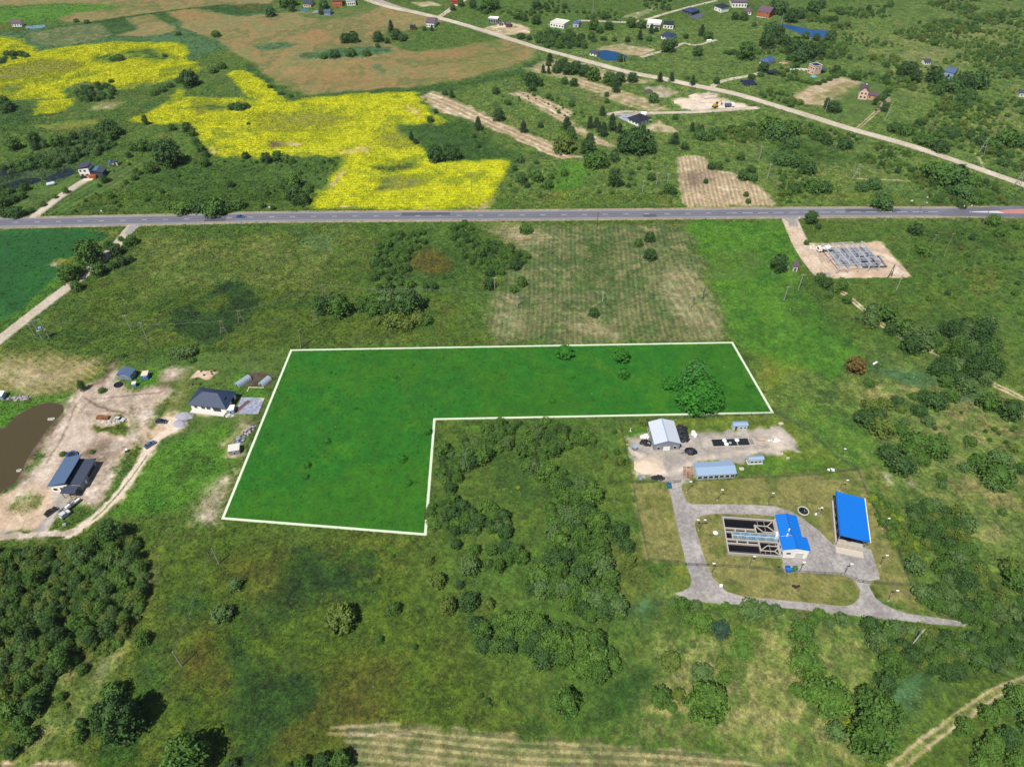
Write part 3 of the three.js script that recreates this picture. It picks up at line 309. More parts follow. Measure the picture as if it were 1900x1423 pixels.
road('gravel_road', '640,-14 690,3 760,21 845,41 900,57 950,73 1050,103 1150,130 1250,150 1330,166 1430,193 1500,214 1600,245 1700,273 1800,307 1960,364', 6.6, 6.2, gravelMat, 0.09);
road('side_road', '812,33 826,24 842,12 875,-6', 5.5, 5.5, gravelMat, 0.1);
road('side_road', '1318,164 1332,154 1355,147 1388,141 1416,134', 4.5, 4, gravelMat, 0.1);
road('side_road', '1072,38 1110,39 1165,41 1195,37 1235,25 1275,14 1330,1', 4.2, 4.2, gravelMat, 0.1);
road('side_road', '1190,106 1225,96 1255,87 1270,80 1288,84 1330,74', 4, 3.4, gravelMat, 0.1);
road('farm_drive', '58,404.5 90,380 120,358 150,338 165,331', 4, 4.2, gravelMat, 0.06);
road('gravel_track', '1128,212 1160,207 1210,209 1290,208 1350,203 1405,200', 3.6, 4.2, gravelMat, 0.1);
road('site_track', '1464,401 1472,420 1481,443 1490,460 1503,480 1524,506', 8.5, 9, new THREE.MeshStandardMaterial({ map: grit([[206, 182, 158], [226, 206, 184]], 5, 0.2, 60), roughness: 1 }), 0.05);
struct('gravel_junction', drape(wpts('1438,401 1500,400.5 1486,405 1480,412 1482,420 1466,420 1462,411 1452,405'), 0.075), oldTarMat);
struct('brick_drive', drape(wpts('1630,184 1651,180 1656,184 1634,207 1626,210 1634,194'), 0.08), std(alb(168, 140, 140), 0.9));
{
  const outer = wpts('1240,897 1262,897 1267,915 1273,930 1285,936 1340,936 1400,937 1440,940 1470,950 1490,962 1520,985 1545,1010 1557,1016 1616,1019 1625,1045 1633,1074 1614,1078 1613,1088 1625,1110 1642,1122 1660,1131 1685,1139 1735,1146 1797,1155 1790,1162 1730,1158 1680,1152 1630,1148 1590,1142 1500,1132 1400,1123 1310,1118 1275,1112 1252,1101 1268,1097 1280,1089 1285,1078 1275,1050 1257,975');
  const isle = wpts('1288,974 1292,964 1302,957 1325,953 1400,954 1441,958 1446,985 1452,1036 1456,1062 1500,1063 1560,1066 1585,1075 1597,1095 1595,1110 1584,1122 1565,1126 1500,1119 1440,1113 1380,1108 1348,1098 1322,1072 1311,1048');
  const g = drape(outer, 0.06, [isle]); struct('works_road', g, oldTarMat);
  // low kerb stones along the island
  const kp = [...isle, isle[0]].map(([x, z]) => new THREE.Vector3(x, 0, z)), ks = []; for (let i = 0; i + 1 < kp.length; i++) { const a = kp[i], b = kp[i + 1], n = Math.max(1, Math.round(a.distanceTo(b) / 4)); for (let k = 0; k < n; k++) { const u = a.clone().lerp(b, k / n), v = a.clone().lerp(b, (k + 0.99) / n), l = u.distanceTo(v), q = box(l, 0.14, 0.18); q.rotateY(-Math.atan2(v.z - u.z, v.x - u.x)); q.translate((u.x + v.x) / 2, 0, (u.z + v.z) / 2); ks.push(q); } }
  struct('kerb', mergeGeometries(ks.map(clean)), std(alb(176, 160, 140), 0.95));
}
{ // added outline round the parcel: a drawn overlay line, no strip on the land
  const c = wpts('540,650 1359,636 1434,766 806,778 789,992 413,962'), P = [], w = 0.46, y = 0.16;
  const off = (d) => c.map((p, i) => { const a = c[(i + 5) % 6], b = c[(i + 1) % 6], n1 = [-(p[1] - a[1]), p[0] - a[0]], n2 = [-(b[1] - p[1]), b[0] - p[0]], l1 = Math.hypot(...n1), l2 = Math.hypot(...n2), ux = n1[0] / l1, uz = n1[1] / l1, vx = n2[0] / l2, vz = n2[1] / l2, k = d / (1 + ux * vx + uz * vz); return [p[0] + (ux + vx) * k, p[1] + (uz + vz) * k]; });
  const A = off(w), B = off(-w);
  for (let i = 0; i < 6; i++) { const j = (i + 1) % 6; P.push(A[i][0], y, A[i][1], A[j][0], y, A[j][1], B[i][0], y, B[i][1], B[i][0], y, B[i][1], A[j][0], y, A[j][1], B[j][0], y, B[j][1]); }
  const g = new THREE.BufferGeometry(); g.setAttribute('position', new THREE.Float32BufferAttribute(P, 3)); g.computeVertexNormals();
  struct('added_outline', clean(g), std(alb(228, 240, 214), 0.9, { side: THREE.DoubleSide }));
}
// ---------------------------------------------------------------- trees, bushes and scrub
function crownGeo(seed, o) { // unit crown: 1 m across, o.h high, made of leaf sprays gathered in clumps
  const R = rng(seed), P = [], C = [], h = o.h, q = new THREE.Vector3(), n = new THREE.Vector3(), t = new THREE.Vector3(), b = new THREE.Vector3();
  const prof = (y) => o.cone ? Math.max(0.08, Math.pow(1 - y, 0.62)) * (y < 0.12 ? 0.6 + y * 3.3 : 1) : Math.sqrt(Math.max(0.02, 1 - Math.pow(Math.abs(y * 2 - 0.86) / 1.14, 2.3)));
  const leaf = (x, y, z, nx, ny, nz, s, c) => {
    n.set(nx + (R() - 0.5) * 1.3, ny + (R() - 0.5) * 1.1 + 0.25, nz + (R() - 0.5) * 1.3).normalize(); t.set(R() - 0.5, R() - 0.5, R() - 0.5).cross(n).normalize(); b.crossVectors(n, t);
    const l = s * (0.7 + R() * 0.7), w = s * (0.45 + R() * 0.4), A = [[-l, 0, 0], [0, -w, 0.25 * w], [l, 0, 0], [0, w, 0.25 * w]].map(([a, d, e]) => [x + t.x * a + b.x * d + n.x * e, y + t.y * a + b.y * d + n.y * e, z + t.z * a + b.z * d + n.z * e]);
    for (const k of [0, 1, 2, 0, 2, 3]) { P.push(...A[k]); C.push(c[0], c[1], c[2]); }
  };
  // heart of the crown, uneven
  const ico = new THREE.IcosahedronGeometry(0.5, 3), ip = ico.attributes.position;
  for (let i = 0; i < ip.count; i++) { q.fromBufferAttribute(ip, i); const d = 0.62 + 0.36 * (fbm(q.x * 5 + seed, q.z * 5 + q.y * 4, 2) - 0.5), y = (q.y + 0.5), r = o.cone ? prof(y) : 1; P.push(q.x * 2 * 0.5 * d * r, y * h * 0.86 + h * 0.05, q.z * d * r); C.push(0.8, 0.84, 0.78); }
  const cl = []; for (let k = 0; k < o.clumps; k++) { const y = 0.1 + 0.88 * Math.pow(k / o.clumps, 0.85), a = k * 2.39996 + R() * 0.8, r = 0.5 * prof(y) * (0.62 + 0.3 * R()), s = (o.cr || 0.14) * (0.7 + 0.6 * R()) * (o.cone ? 0.5 + 0.8 * (1 - y) : 1), v = 0.8 + 0.4 * R(), u = (R() - 0.5) * 0.24; cl.push([Math.cos(a) * r, y * h - s * 0.4, Math.sin(a) * r, s, [v * (1 + u), v, v * (1 - u * 0.8)]]); }
  for (const [x, y, z, s, c] of cl) for (let k = 0; k < o.per; k++) {
    const a = R() * 6.2832, e = Math.acos(1 - R() * 1.55), dx = Math.sin(e) * Math.cos(a), dy = Math.cos(e), dz = Math.sin(e) * Math.sin(a), r = s * (0.75 + 0.4 * R()), f = 0.82 + 0.36 * R();
    leaf(x + dx * r, Math.max(0.01, y + dy * r * (o.flat || 0.85)), z + dz * r, dx, dy, dz, o.leaf, [c[0] * f, c[1] * f, c[2] * f]);
  }
  const g = new THREE.BufferGeometry(); g.setAttribute('position', new THREE.Float32BufferAttribute(P, 3)); g.setAttribute('color', new THREE.Float32BufferAttribute(C, 3)); g.computeVertexNormals(); return g;
}
function trunkGeo(seed, h, thick, limbs) {
  const R = rng(seed), gs = [new THREE.CylinderGeometry(thick * 0.5, thick, h, 7).translate(0, h / 2 - 0.02, 0)];
  for (let k = 0; k < limbs; k++) { const g = new THREE.CylinderGeometry(thick * 0.2, thick * 0.42, h * 0.6, 5).translate(0, h * 0.3, 0); g.rotateZ(0.5 + R() * 0.4); g.rotateY(k * 6.2832 / limbs + R()); g.translate(0, h * (0.35 + 0.35 * R()), 0); gs.push(g); }
  return mergeGeometries(gs.map(clean));
}
const FORMS = {
  round: { h: 0.86, clumps: 38, per: 22, leaf: 0.052, cr: 0.125 }, broad: { h: 0.98, clumps: 60, per: 24, leaf: 0.042, cr: 0.11 }, low: { h: 0.55, clumps: 40, per: 20, leaf: 0.05, cr: 0.125 },
  tall: { h: 1.7, clumps: 52, per: 26, leaf: 0.045, cr: 0.15 }, spire: { h: 1.55, clumps: 54, per: 20, leaf: 0.055, cr: 0.18, cone: true, flat: 0.6 }, wispy: { h: 0.9, clumps: 22, per: 12, leaf: 0.05, cr: 0.16 },
};
for (const [k, f] of Object.entries(FORMS)) { f.crowns = [1, 2, 3].map((i) => crownGeo(i * 97 + k.length * 13, f)); f.trunk = trunkGeo(k.length * 7, f.h * 0.72, f.cone ? 0.03 : 0.045, f.cone ? 0 : 4); }
const LK = 1.62, leafM = (r, g, b) => new THREE.MeshStandardMaterial({ color: alb(r, g, b, LK), vertexColors: true, roughness: 0.75, side: THREE.DoubleSide });
const TONE = { green: [60, 92, 24], dark: [46, 76, 24], fresh: [70, 102, 28], lime: [112, 128, 24], grey: [72, 98, 46], teal: [36, 66, 46], pine: [40, 66, 28], olive: [80, 98, 30], parcel: [40, 104, 12], parcelgrey: [54, 112, 40], rusty: [96, 80, 30], far: [58, 90, 36], farlight: [78, 110, 40], bare: [120, 112, 96] };
for (const k in TONE) TONE[k] = leafM(...TONE[k]);
const barkM = std(alb(112, 98, 82), 0.95);
const PLANTS = []; // {x, z, w (m across), h (height over width), form, tone, name, label, group, px}
const SETS = {};
const CATEGORY = { bush: 'bush', deciduous_tree: 'tree', willow_bush: 'bush', pine_tree: 'tree', young_tree: 'tree', conifer: 'tree', hedge_bush: 'bush' };
function plant(name, form, tone, label, group, list, o = {}) { // list of photo x,y,width of each crown
  const R = rng(label.length * 31 + list.length);
  for (const [px, py, w, asp] of pts(list)) {
    const f = FORMS[form], fh = f.h * (asp ? asp / 100 : 1) * (0.92 + 0.16 * R()); let p = at(px, py); const m = mpp(p); p = at(px, py, w * m * fh * 0.46);
    const tn = Array.isArray(tone) ? tone[Math.floor(R() * tone.length)] : tone;
    PLANTS.push({ x: p.x, z: p.z, w: w * m * (o.k ?? 1.06), fh: fh / f.h, form, tone: tn, name, label, group, px: w, v: Math.floor(R() * 3), turn: R() * 6.28 });
  }
}
const FORBID = []; // photo outlines that stay clear of scattered growth
const clear = (x, z) => FORBID.some((p) => inside(p, x, z));
function thicket(name, form, tones, label, group, outline, o) { // trees packed inside a photo outline; o: w from..to (m), gap (m), cover 0..1
  const poly = pts(outline).map(([a, b]) => { const p = at(a, b, o.w[1] * 0.3); return [p.x, p.z]; }), R = rng(outline.length * 17 + 5); let ax = 1e9, bx = -1e9, az = 1e9, bz = -1e9; for (const [x, z] of poly) { ax = Math.min(ax, x); bx = Math.max(bx, x); az = Math.min(az, z); bz = Math.max(bz, z); }
  const got = []; const tries = Math.ceil((bx - ax) * (bz - az) / (o.gap * o.gap) * 7);
  for (let k = 0; k < tries; k++) {
    const x = lerp(ax, bx, R()), z = lerp(az, bz, R()), w = lerp(o.w[0], o.w[1], Math.pow(R(), 1.3)); if (!inside(poly, x, z) || clear(x, z)) continue;
    if (o.cover !== undefined && fbm(x / (o.patch || 22) + 3, z / (o.patch || 22), 2) > o.cover) continue;
    const gap = o.gap * (o.gap < 4.6 ? 0.72 : 0.9) * (0.6 + 0.5 * w / o.w[1]); if (got.some(([a, b]) => (a - x) ** 2 + (b - z) ** 2 < gap * gap)) continue; got.push([x, z]);
    const fm = Array.isArray(form) ? form[Math.floor(R() * form.length)] : form, d = -z * -fwd[2] * -1;
    PLANTS.push({ x, z, w, fh: (0.8 + 0.35 * R()) * (o.hk ?? 1), form: fm, tone: tones[Math.floor(R() * tones.length)], name, label, group, px: w / mpp(new THREE.Vector3(x, 0, z)), v: Math.floor(R() * 3), turn: R() * 6.28 });
  }
}
// ---- near wood and the meadow round it
thicket('deciduous_tree', ['broad', 'round', 'broad', 'tall'], ['green', 'green', 'dark', 'olive', 'fresh', 'olive', 'grey'], 'leafy tree packed into the dense wood below the smallholding track', 'trees of the dense wood below the smallholding', '0,1026 60,1022 110,1012 180,1000 236,996 252,1010 235,1030 268,1045 268,1095 258,1130 235,1150 225,1175 190,1180 160,1195 138,1200 140,1225 100,1245 70,1262 0,1300', { w: [2.4, 5.4], gap: 2.75, hk: 0.95 });
thicket('deciduous_tree', ['broad', 'round', 'broad', 'tall'], ['green', 'dark', 'olive'], 'leafy tree packed into the dense wood below the smallholding track', 'trees of the dense wood below the smallholding', '-70,1028 0,1026 0,1300 -70,1300', { w: [3, 5.4], gap: 3.2 });
thicket('bush', ['low', 'round'], ['fresh', 'green', 'olive'], 'low bush along the ragged edge of the dense wood', 'bushes fringing the dense wood', '205,1170 250,1140 268,1100 272,1110 255,1150 225,1180 205,1215 175,1222 160,1200 190,1185', { w: [1.6, 3.4], gap: 2.6, cover: 0.55, patch: 8 });
plant('deciduous_tree', 'tall', 'dark', 'tallest dark tree at the corner of the dense wood beside the track', null, '205,990,42,70');
plant('bush', 'round', 'green', 'bush with a long shadow standing alone between the dense wood and the pole', null, '262,1186,27');
plant('deciduous_tree', 'broad', 'dark', 'largest dark round tree by the near edge with a long black shadow', null, '216,1334,74,120');
plant('deciduous_tree', 'round', 'green', 'dark bushy tree touching the largest round tree on its far side', null, '208,1285,42');
plant('bush', 'round', 'green', 'green bush close beside the largest round tree, on its side toward the wood', null, '176,1321,32'); plant('bush', 'round', 'dark', 'small bush nestling in front of the largest round tree', null, '149,1342,21');
plant('bush', 'round', ['green', 'fresh', 'dark'], 'small bush scattered on the dry slope below the dense wood', 'bushes on the dry slope below the dense wood', '57,1311,40 71,1285,29 14,1318,34 35,1342,29 48,1366,32 112,1293,16 150,1243,20 145,1366,24 90,1262,18 120,1310,12 20,1395,24');
plant('deciduous_tree', 'broad', 'green', 'wide dark tree cut off by the near edge of the picture', null, '345,1404,78'); plant('bush', 'round', 'dark', 'small dark bush at the near edge beside the wide tree', null, '428,1420,24');
plant('deciduous_tree', 'broad', ['dark', 'green'], 'dark tree in the row at the near edge beside the cut hay', 'trees at the near edge beside the cut hay', '597,1414,32 632,1414,40 560,1420,28 536,1423,16');
plant('bush', 'round', 'grey', 'pale green bush alone in the olive meadow under the sapling', null, '411,1139,36'); plant('young_tree', 'wispy', 'grey', 'thin grey sapling with few leaves alone in the olive meadow', null, '435,1085,28'); plant('willow_bush', 'low', 'olive', 'big round dull green willow mound in the middle of the olive meadow', null, '632,1146,56,130');
plant('bush', 'round', ['green', 'dark', 'fresh'], 'very small bush dotted over the olive meadow below the lush parcel', 'small bushes of the olive meadow', '730,1129,24 703,1187,15 905,1300,11 893,1291,9 938,1230,9 700,1075,9 770,1200,10 728,1031,9 940,1305,8 908,1310,10');
plant('bush', 'round', ['grey', 'green', 'dark', 'olive'], 'bush on the margin of the central thicket, facing the olive meadow', 'bushes on the margin of the central thicket', '811,1077,30 830,1124,30,130 869,1116,36 906,1120,22 870,1051,36 905,1045,16 926,1050,20,160 795,1040,18 852,1085,16 845,1010,20 880,1020,22');
// ---- central thicket between the parcel and the works
const CT = ['deciduous_tree', ['broad', 'round', 'round'], ['green', 'dark', 'fresh', 'green', 'grey'], 'leafy tree of the central thicket between the lush parcel and the works', 'trees of the central thicket'];
thicket(...CT, '905,790 930,783 985,783 1025,788 1060,792 1105,810 1102,818 1060,828 1030,838 1012,850 985,842 960,835 930,828 905,845 880,842', { w: [3.2, 6.2], gap: 3.7 });
thicket(...CT, '812,862 835,825 860,812 905,818 925,835 900,850 880,852 860,885 830,898 808,885', { w: [3.2, 6.2], gap: 3.7 });
thicket(...CT, '985,845 1012,848 1010,868 985,880 972,868', { w: [4, 6], gap: 4.2 });
thicket(...CT, '1006,880 1032,870 1080,886 1100,898 1104,918 1088,945 1120,984 1132,1008 1124,1024 1140,1080 1147,1124 1126,1134 1084,1142 1046,1126 1034,1100 1000,1098 962,1092 972,1070 1010,1046 1016,1000 1018,950 1008,910', { w: [4.2, 8.5], gap: 4.3 });
thicket(...CT, '797,938 826,924 850,930 868,945 900,934 932,948 950,962 944,985 925,990 896,978 862,992 824,982 796,964', { w: [3.2, 6.4], gap: 3.7 });
thicket('deciduous_tree', ['broad', 'round'], ['green', 'dark', 'fresh'], 'tree of the dense oval grove below the central thicket', 'trees of the oval grove below the central thicket', '882,1152 932,1145 1002,1150 1062,1165 1092,1180 1128,1192 1146,1215 1148,1245 1115,1253 1062,1238 1002,1222 952,1203 892,1193 872,1175', { w: [4.5, 8.2], gap: 4.2 });
thicket('deciduous_tree', ['broad', 'round'], ['green', 'dark'], 'leafy tree of the small dark clump inside the central thicket', 'trees of the dark clump in the central thicket', '905,1018 945,1012 975,1020 970,1045 930,1045 905,1035', { w: [3.5, 6], gap: 4 });
thicket('bush', ['low', 'round'], ['fresh', 'olive', 'green', 'lime'], 'small bush in the clearings of the central thicket', 'bushes in the clearings of the central thicket', '905,850 1000,850 1000,930 880,920 870,895', { w: [0.8, 2.2], gap: 4, cover: 0.4, patch: 9 });
thicket('bush', ['low', 'round'], ['fresh', 'olive', 'green'], 'small bush in the clearings of the central thicket', 'bushes in the clearings of the central thicket', '1110,830 1150,830 1170,900 1185,1010 1240,1050 1150,1090 1130,1000', { w: [1, 2.6], gap: 5, cover: 0.38, patch: 9 });
plant('bush', 'round', ['fresh', 'dark', 'green', 'olive'], 'round bush between the central thicket and the fence of the works', 'bushes between the central thicket and the works fence', '1148,985,34 1163,1012,28 1167,1042,26 1100,918,24 1150,1140,22 1140,800,10 1144,838,12 1150,855,18 1195,781,18 1100,1045,20 820,832,28 835,905,22 895,835,14');
// ---- dry meadow at the near side, below the works
plant('deciduous_tree', 'round', 'green', 'round green tree with a narrow shadow, alone below the oval grove', null, '1051,1302,47'); plant('deciduous_tree', 'broad', 'fresh', 'largest egg-shaped bright green tree of the dry meadow', null, '1312,1304,70'); plant('bush', 'round', 'green', 'upright green bush beside two smaller ones in the dry meadow', null, '1227,1293,37'); plant('bush', 'round', 'olive', 'yellowish bush between the upright bush and the largest egg-shaped tree', null, '1260,1288,23'); plant('bush', 'round', 'fresh', 'tiny round bush under the yellowish one in the dry meadow', null, '1247,1314,18');
plant('willow_bush', 'low', 'olive', 'loose olive bush in the dry meadow nearest to the oval grove', null, '1245,1226,38'); plant('willow_bush', 'low', 'grey', 'grey green bush right above the largest egg-shaped tree', null, '1302,1248,40'); plant('bush', 'low', 'olive', 'yellow green bush above a fresh green one', null, '1344,1233,33'); plant('bush', 'round', 'fresh', 'fresh green bush joined to a yellow green one above it', null, '1345,1257,26');
plant('bush', 'round', 'fresh', 'bright round bush beside the dark blue green one below the works road', null, '1303,1156,37'); plant('bush', 'round', 'fresh', 'small bush touching the bright round bush below the works road', null, '1276,1147,23'); plant('willow_bush', 'low', 'teal', 'dark blue green bush below the works road', null, '1338,1168,35,130'); plant('bush', 'round', 'fresh', 'green bush on top of the light green mound below the works road', null, '1377,1176,28'); plant('willow_bush', 'low', 'fresh', 'light green mound of leaves below the works road', null, '1380,1207,42');
plant('bush', 'round', ['green', 'fresh', 'grey'], 'bush in the row along the near side of the works road', 'bushes along the near side of the works road', '1250,1118,20 1265,1123,30 1292,1124,22 1347,1125,17 1392,1131,40 1418,1128,24 1440,1132,22 1475,1147,14 1508,1150,26 1520,1140,24 1540,1155,20 1562,1148,24 1285,1196,12');
plant('deciduous_tree', 'round', 'green', 'oval dark tree at the head of the chain of trees in the dry meadow', null, '1487,1173,41'); plant('deciduous_tree', 'round', 'fresh', 'tree in the chain that runs down the dry meadow', 'chain of trees in the dry meadow', '1505,1206,28 1492,1229,50 1514,1240,38 1480,1281,26 1516,1286,50 1548,1299,64 1549,1266,22');
plant('deciduous_tree', 'broad', ['green', 'fresh'], 'big bushy tree in the clump at the foot of the dry meadow', 'clump of big trees at the foot of the dry meadow', '1612,1299,46 1636,1330,74 1620,1366,78'); plant('willow_bush', 'round', 'dark', 'round dull green bush standing behind the clump of big trees', null, '1645,1267,38'); plant('willow_bush', 'low', 'grey', 'pale mound beside the clump of big trees', null, '1553,1357,38'); plant('bush', 'low', 'lime', 'lime green bush joined to the pale mound', null, '1576,1345,22');
plant('bush', 'round', ['green', 'grey', 'fresh'], 'bush beside the two-wheel track at the near corner', 'bushes beside the two-wheel track', '1795,1346,34 1778,1360,16 1836,1324,36 1862,1312,30 1706,1310,12', { k: 0.9 }); plant('deciduous_tree', 'broad', ['green', 'dark', 'fresh'], 'tree at the near corner beyond the two-wheel track', 'trees at the near corner beyond the two-wheel track', '1893,1292,48,80 1848,1374,38,75 1837,1392,48,75 1824,1416,40,75 1874,1370,48,75 1890,1414,44,75 1915,1346,46,75', { k: 0.92 });
// ---- wood on the slope beside the works
const RW = ['deciduous_tree', ['broad', 'round', 'broad'], ['green', 'dark', 'grey', 'green', 'olive'], 'leafy tree of the large wood on the slope beside the works', 'trees of the large wood beside the works'];
thicket(...RW, '1600,1160 1625,1155 1650,1163 1690,1166 1720,1172 1790,1176 1850,1165 1960,1155 1960,1225 1842,1238 1762,1248 1722,1242 1692,1250 1662,1242 1642,1215 1622,1182', { w: [3.6, 6.6], gap: 3.5 });
thicket(...RW, '1690,945 1722,930 1762,945 1778,985 1802,1030 1838,1070 1872,1100 1960,1112 1960,1150 1842,1150 1802,1146 1772,1138 1732,1118 1697,1100 1712,1085 1752,1083 1762,1060 1738,1020 1705,985', { w: [3.6, 7], gap: 3.6 });
thicket('bush', ['low', 'round'], ['fresh', 'green', 'lime', 'olive'], 'fresh green bush crowding against the works fence', 'bushes crowding against the works fence', '1614,925 1642,918 1672,948 1684,990 1722,1000 1730,1042 1702,1046 1672,1020 1642,980', { w: [2, 4.5], gap: 2.6 });
plant('bush', 'round', ['dark', 'green', 'grey', 'olive'], 'bush standing apart uphill of the large wood', 'bushes uphill of the large wood', '1791,971,38 1876,1050,32 1782,950,30 1700,1050,34 1745,1052,26 1885,1075,40 1750,900,16 1862,950,14');
// ---- rough slope above
plant('deciduous_tree', 'round', 'rusty', 'lone tree with rusty leaves in its crown on the mown slope', null, '1591,678,33'); plant('bush', 'low', 'green', 'small low bush under the rusty tree on the mown slope', null, '1614,711,20');
thicket('deciduous_tree', ['broad', 'tall', 'round'], ['green', 'dark', 'grey'], 'tall leafy tree of the big grove astride the sandy lane', 'trees of the big grove astride the lane', '1752,606 1800,600 1845,635 1852,695 1802,718 1765,716 1728,692 1722,678 1765,660', { w: [6, 9.5], gap: 5 });
plant('willow_bush', 'low', ['green', 'olive', 'dark', 'grey', 'green'], 'spreading bush on the rough slope between the lane and the works', 'spreading bushes on the rough slope', '1615,752,32 1641,748,28 1631,770,30 1610,776,42 1666,745,27 1673,758,20 1697,735,18 1718,736,32 1736,743,42 1708,762,28 1765,733,32 1680,783,20 1724,781,24 1635,792,44 1673,797,28 1701,820,50 1690,836,42 1737,828,50 1650,840,38 1672,861,46 1715,853,26 1802,818,24 1820,858,38 1852,881,58 1790,868,22 1860,850,40 1845,897,32 1748,885,20 1690,858,26 1880,830,20 1895,870,24');
plant('bush', 'round', ['green', 'dark'], 'very small bush dotted on the dry part of the rough slope', 'small bushes on the dry part of the slope', '1736,794,8 1762,793,7 1755,812,9 1847,796,10 1880,797,9 1886,793,8 1855,804,8 1745,805,7 1830,800,7 1838,815,8 1868,820,8 1785,765,6 1812,750,6 1870,870,10');
plant('deciduous_tree', 'round', ['green', 'dark'], 'round tree between the two-wheel lane and the bushy slope', 'two trees by the lower part of the lane', '1838,745,37 1876,761,38');
plant('deciduous_tree', 'round', ['green', 'dark', 'fresh', 'grey', 'green'], 'tree lining the sandy two-wheel lane below the building site', 'trees lining the sandy lane', '1524,514,24 1536,525,28 1551,535,22 1563,528,26 1574,554,22 1540,545,18 1620,574,34 1648,579,44 1620,592,34 1597,588,18 1655,609,28 1683,607,42 1701,620,46 1716,633,42 1695,636,46 1731,615,28 1742,632,26 1745,650,20', { k: 0.86 }); plant('deciduous_tree', 'round', 'dark', 'dark tree leaning over the little white hut', null, '1447,489,30,120'); plant('bush', 'round', 'olive', 'tiny bush on the lawn beside the sandy lane', null, '1609,607,9');
plant('bush', 'round', ['green', 'dark', 'fresh'], 'small bush scattered over the rough pasture behind the building site', 'bushes of the rough pasture behind the building site', '1718,464,24 1797,473,11 1760,543,10 1767,503,11 1800,500,11 1826,505,11 1727,553,13 1890,525,9 1884,543,11 1895,581,9 1705,455,12 1850,465,9 1788,452,9 1880,480,8 1870,560,8 1858,431,20 1887,420,12 1845,409,24 1702,426,22 1690,425,12 1780,430,14 1805,440,12 1506,404,24 1520,420,10 1497,450,10');
// ---- meadow below the main road
thicket('bush', ['round', 'low'], ['green', 'fresh', 'dark', 'green'], 'leafy bush in the ring of scrub round the reddish hollow', 'bushes round the reddish hollow', '702,452 722,432 782,428 790,445 765,465 747,485 760,500 740,508 700,505 688,490 705,475', { w: [3, 5.6], gap: 3.9 });
thicket('bush', ['round', 'low'], ['green', 'fresh', 'dark', 'green'], 'leafy bush in the ring of scrub round the reddish hollow', 'bushes round the reddish hollow', '832,420 872,415 887,440 932,450 982,470 970,490 940,502 912,508 882,492 857,472 845,445', { w: [3, 5.8], gap: 3.9 });
thicket('bush', ['low'], ['fresh', 'lime', 'green'], 'leafy bush in the ring of scrub round the reddish hollow', 'bushes round the reddish hollow', '790,445 832,425 850,470 835,460 800,455', { w: [2, 4], gap: 5, cover: 0.5 });
plant('bush', 'round', ['green', 'dark', 'fresh'], 'small bush scattered below the reddish hollow', 'bushes scattered below the reddish hollow', '745,523,15 760,527,19 790,531,11 805,531,15 907,527,21 953,536,15 968,523,19 722,531,16 703,532,12 695,515,14 790,555,10 700,470,14 720,515,12 738,515,14');
plant('willow_bush', 'round', 'dark', 'dark round half of the double willow mound by the leaning poles', null, '598,567,32'); plant('willow_bush', 'round', 'green', 'larger grey green half of the double willow mound by the leaning poles', null, '630,568,40');
plant('willow_bush', 'round', ['green', 'grey', 'dark'], 'willow in the long mounded row in the meadow above the parcel', 'willows of the long mounded row', '672,563,28 695,560,32 719,557,38 741,560,32 761,562,42 777,563,24 695,574,30 721,574,32 745,573,28'); plant('willow_bush', 'low', ['olive', 'green', 'olive'], 'low dull willow in the second row in front of the mounded row', 'low willows in front of the mounded row', '700,593,22 730,595,42 752,601,32 776,590,32 790,593,26');
plant('bush', 'round', 'dark', 'small dark bush in the middle of the hay field', null, '1102,580,19'); plant('bush', 'low', 'green', 'wide bush at the top edge of the hay field by the main road', null, '976,425,24'); plant('deciduous_tree', 'round', ['dark', 'green'], 'one of three round trees near the top of the hay field', 'three round trees of the hay field', '1185,450,16 1206,440,19 1207,473,23');
plant('deciduous_tree', 'broad', 'green', 'big oak casting its shadow across the gravel side road', null, '163,470,44,95'); plant('bush', 'round', ['green', 'dark', 'fresh'], 'bush lining the gravel side road off the main road', 'bushes lining the gravel side road', '200,455,17 214,463,24 126,508,34 145,500,22 243,445,19 235,451,16 140,531,20 181,500,26 210,492,14 225,485,18 240,480,14 223,443,10');
plant('bush', 'low', ['green', 'dark', 'grey'], 'bush at the top fence of the smallholding', 'bushes along the top of the smallholding', '335,655,28 350,652,26 321,653,18 228,659,9 355,668,14'); plant('young_tree', 'tall', 'dark', 'slim dark young tree beside the dirt yard of the smallholding', null, '150,716,13'); plant('bush', 'low', ['green'], 'shaggy clump of weeds by the dirt yard', 'weed clumps of the dirt yard', '188,724,14 115,842,12 170,838,10');
// ---- on the parcel
plant('deciduous_tree', 'broad', 'parcel', 'large bright green crown in the tree group on the parcel', 'crowns of the tree group on the parcel', '1312,726,56,78 1296,742,60,78 1320,746,44,78 1272,742,38,78'); plant('deciduous_tree', 'broad', 'parcelgrey', 'tallest pale crown at the back of the tree group on the parcel', null, '1288,697,46,120'); plant('bush', 'low', 'parcel', 'bush at the side of the tree group on the parcel', null, '1246,711,34'); plant('bush', 'round', 'parcel', 'round bright bush under the top edge of the parcel', null, '1153,660,29'); plant('bush', 'low', 'parcel', 'wide bright bush touching the top edge of the parcel', null, '1048,653,32'); plant('bush', 'round', 'parcel', 'smaller bush below the round bright bush on the parcel', null, '1157,693,21'); plant('bush', 'low', 'parcel', 'small bush dotted over the lush parcel', 'small bushes dotted over the lush parcel', '1063,699,9 1025,743,12 733,699,9 605,818,14 745,851,18 566,884,13 569,862,14 793,800,17 658,757,7 1320,680,8 1390,714,14 757,895,14 612,690,7');
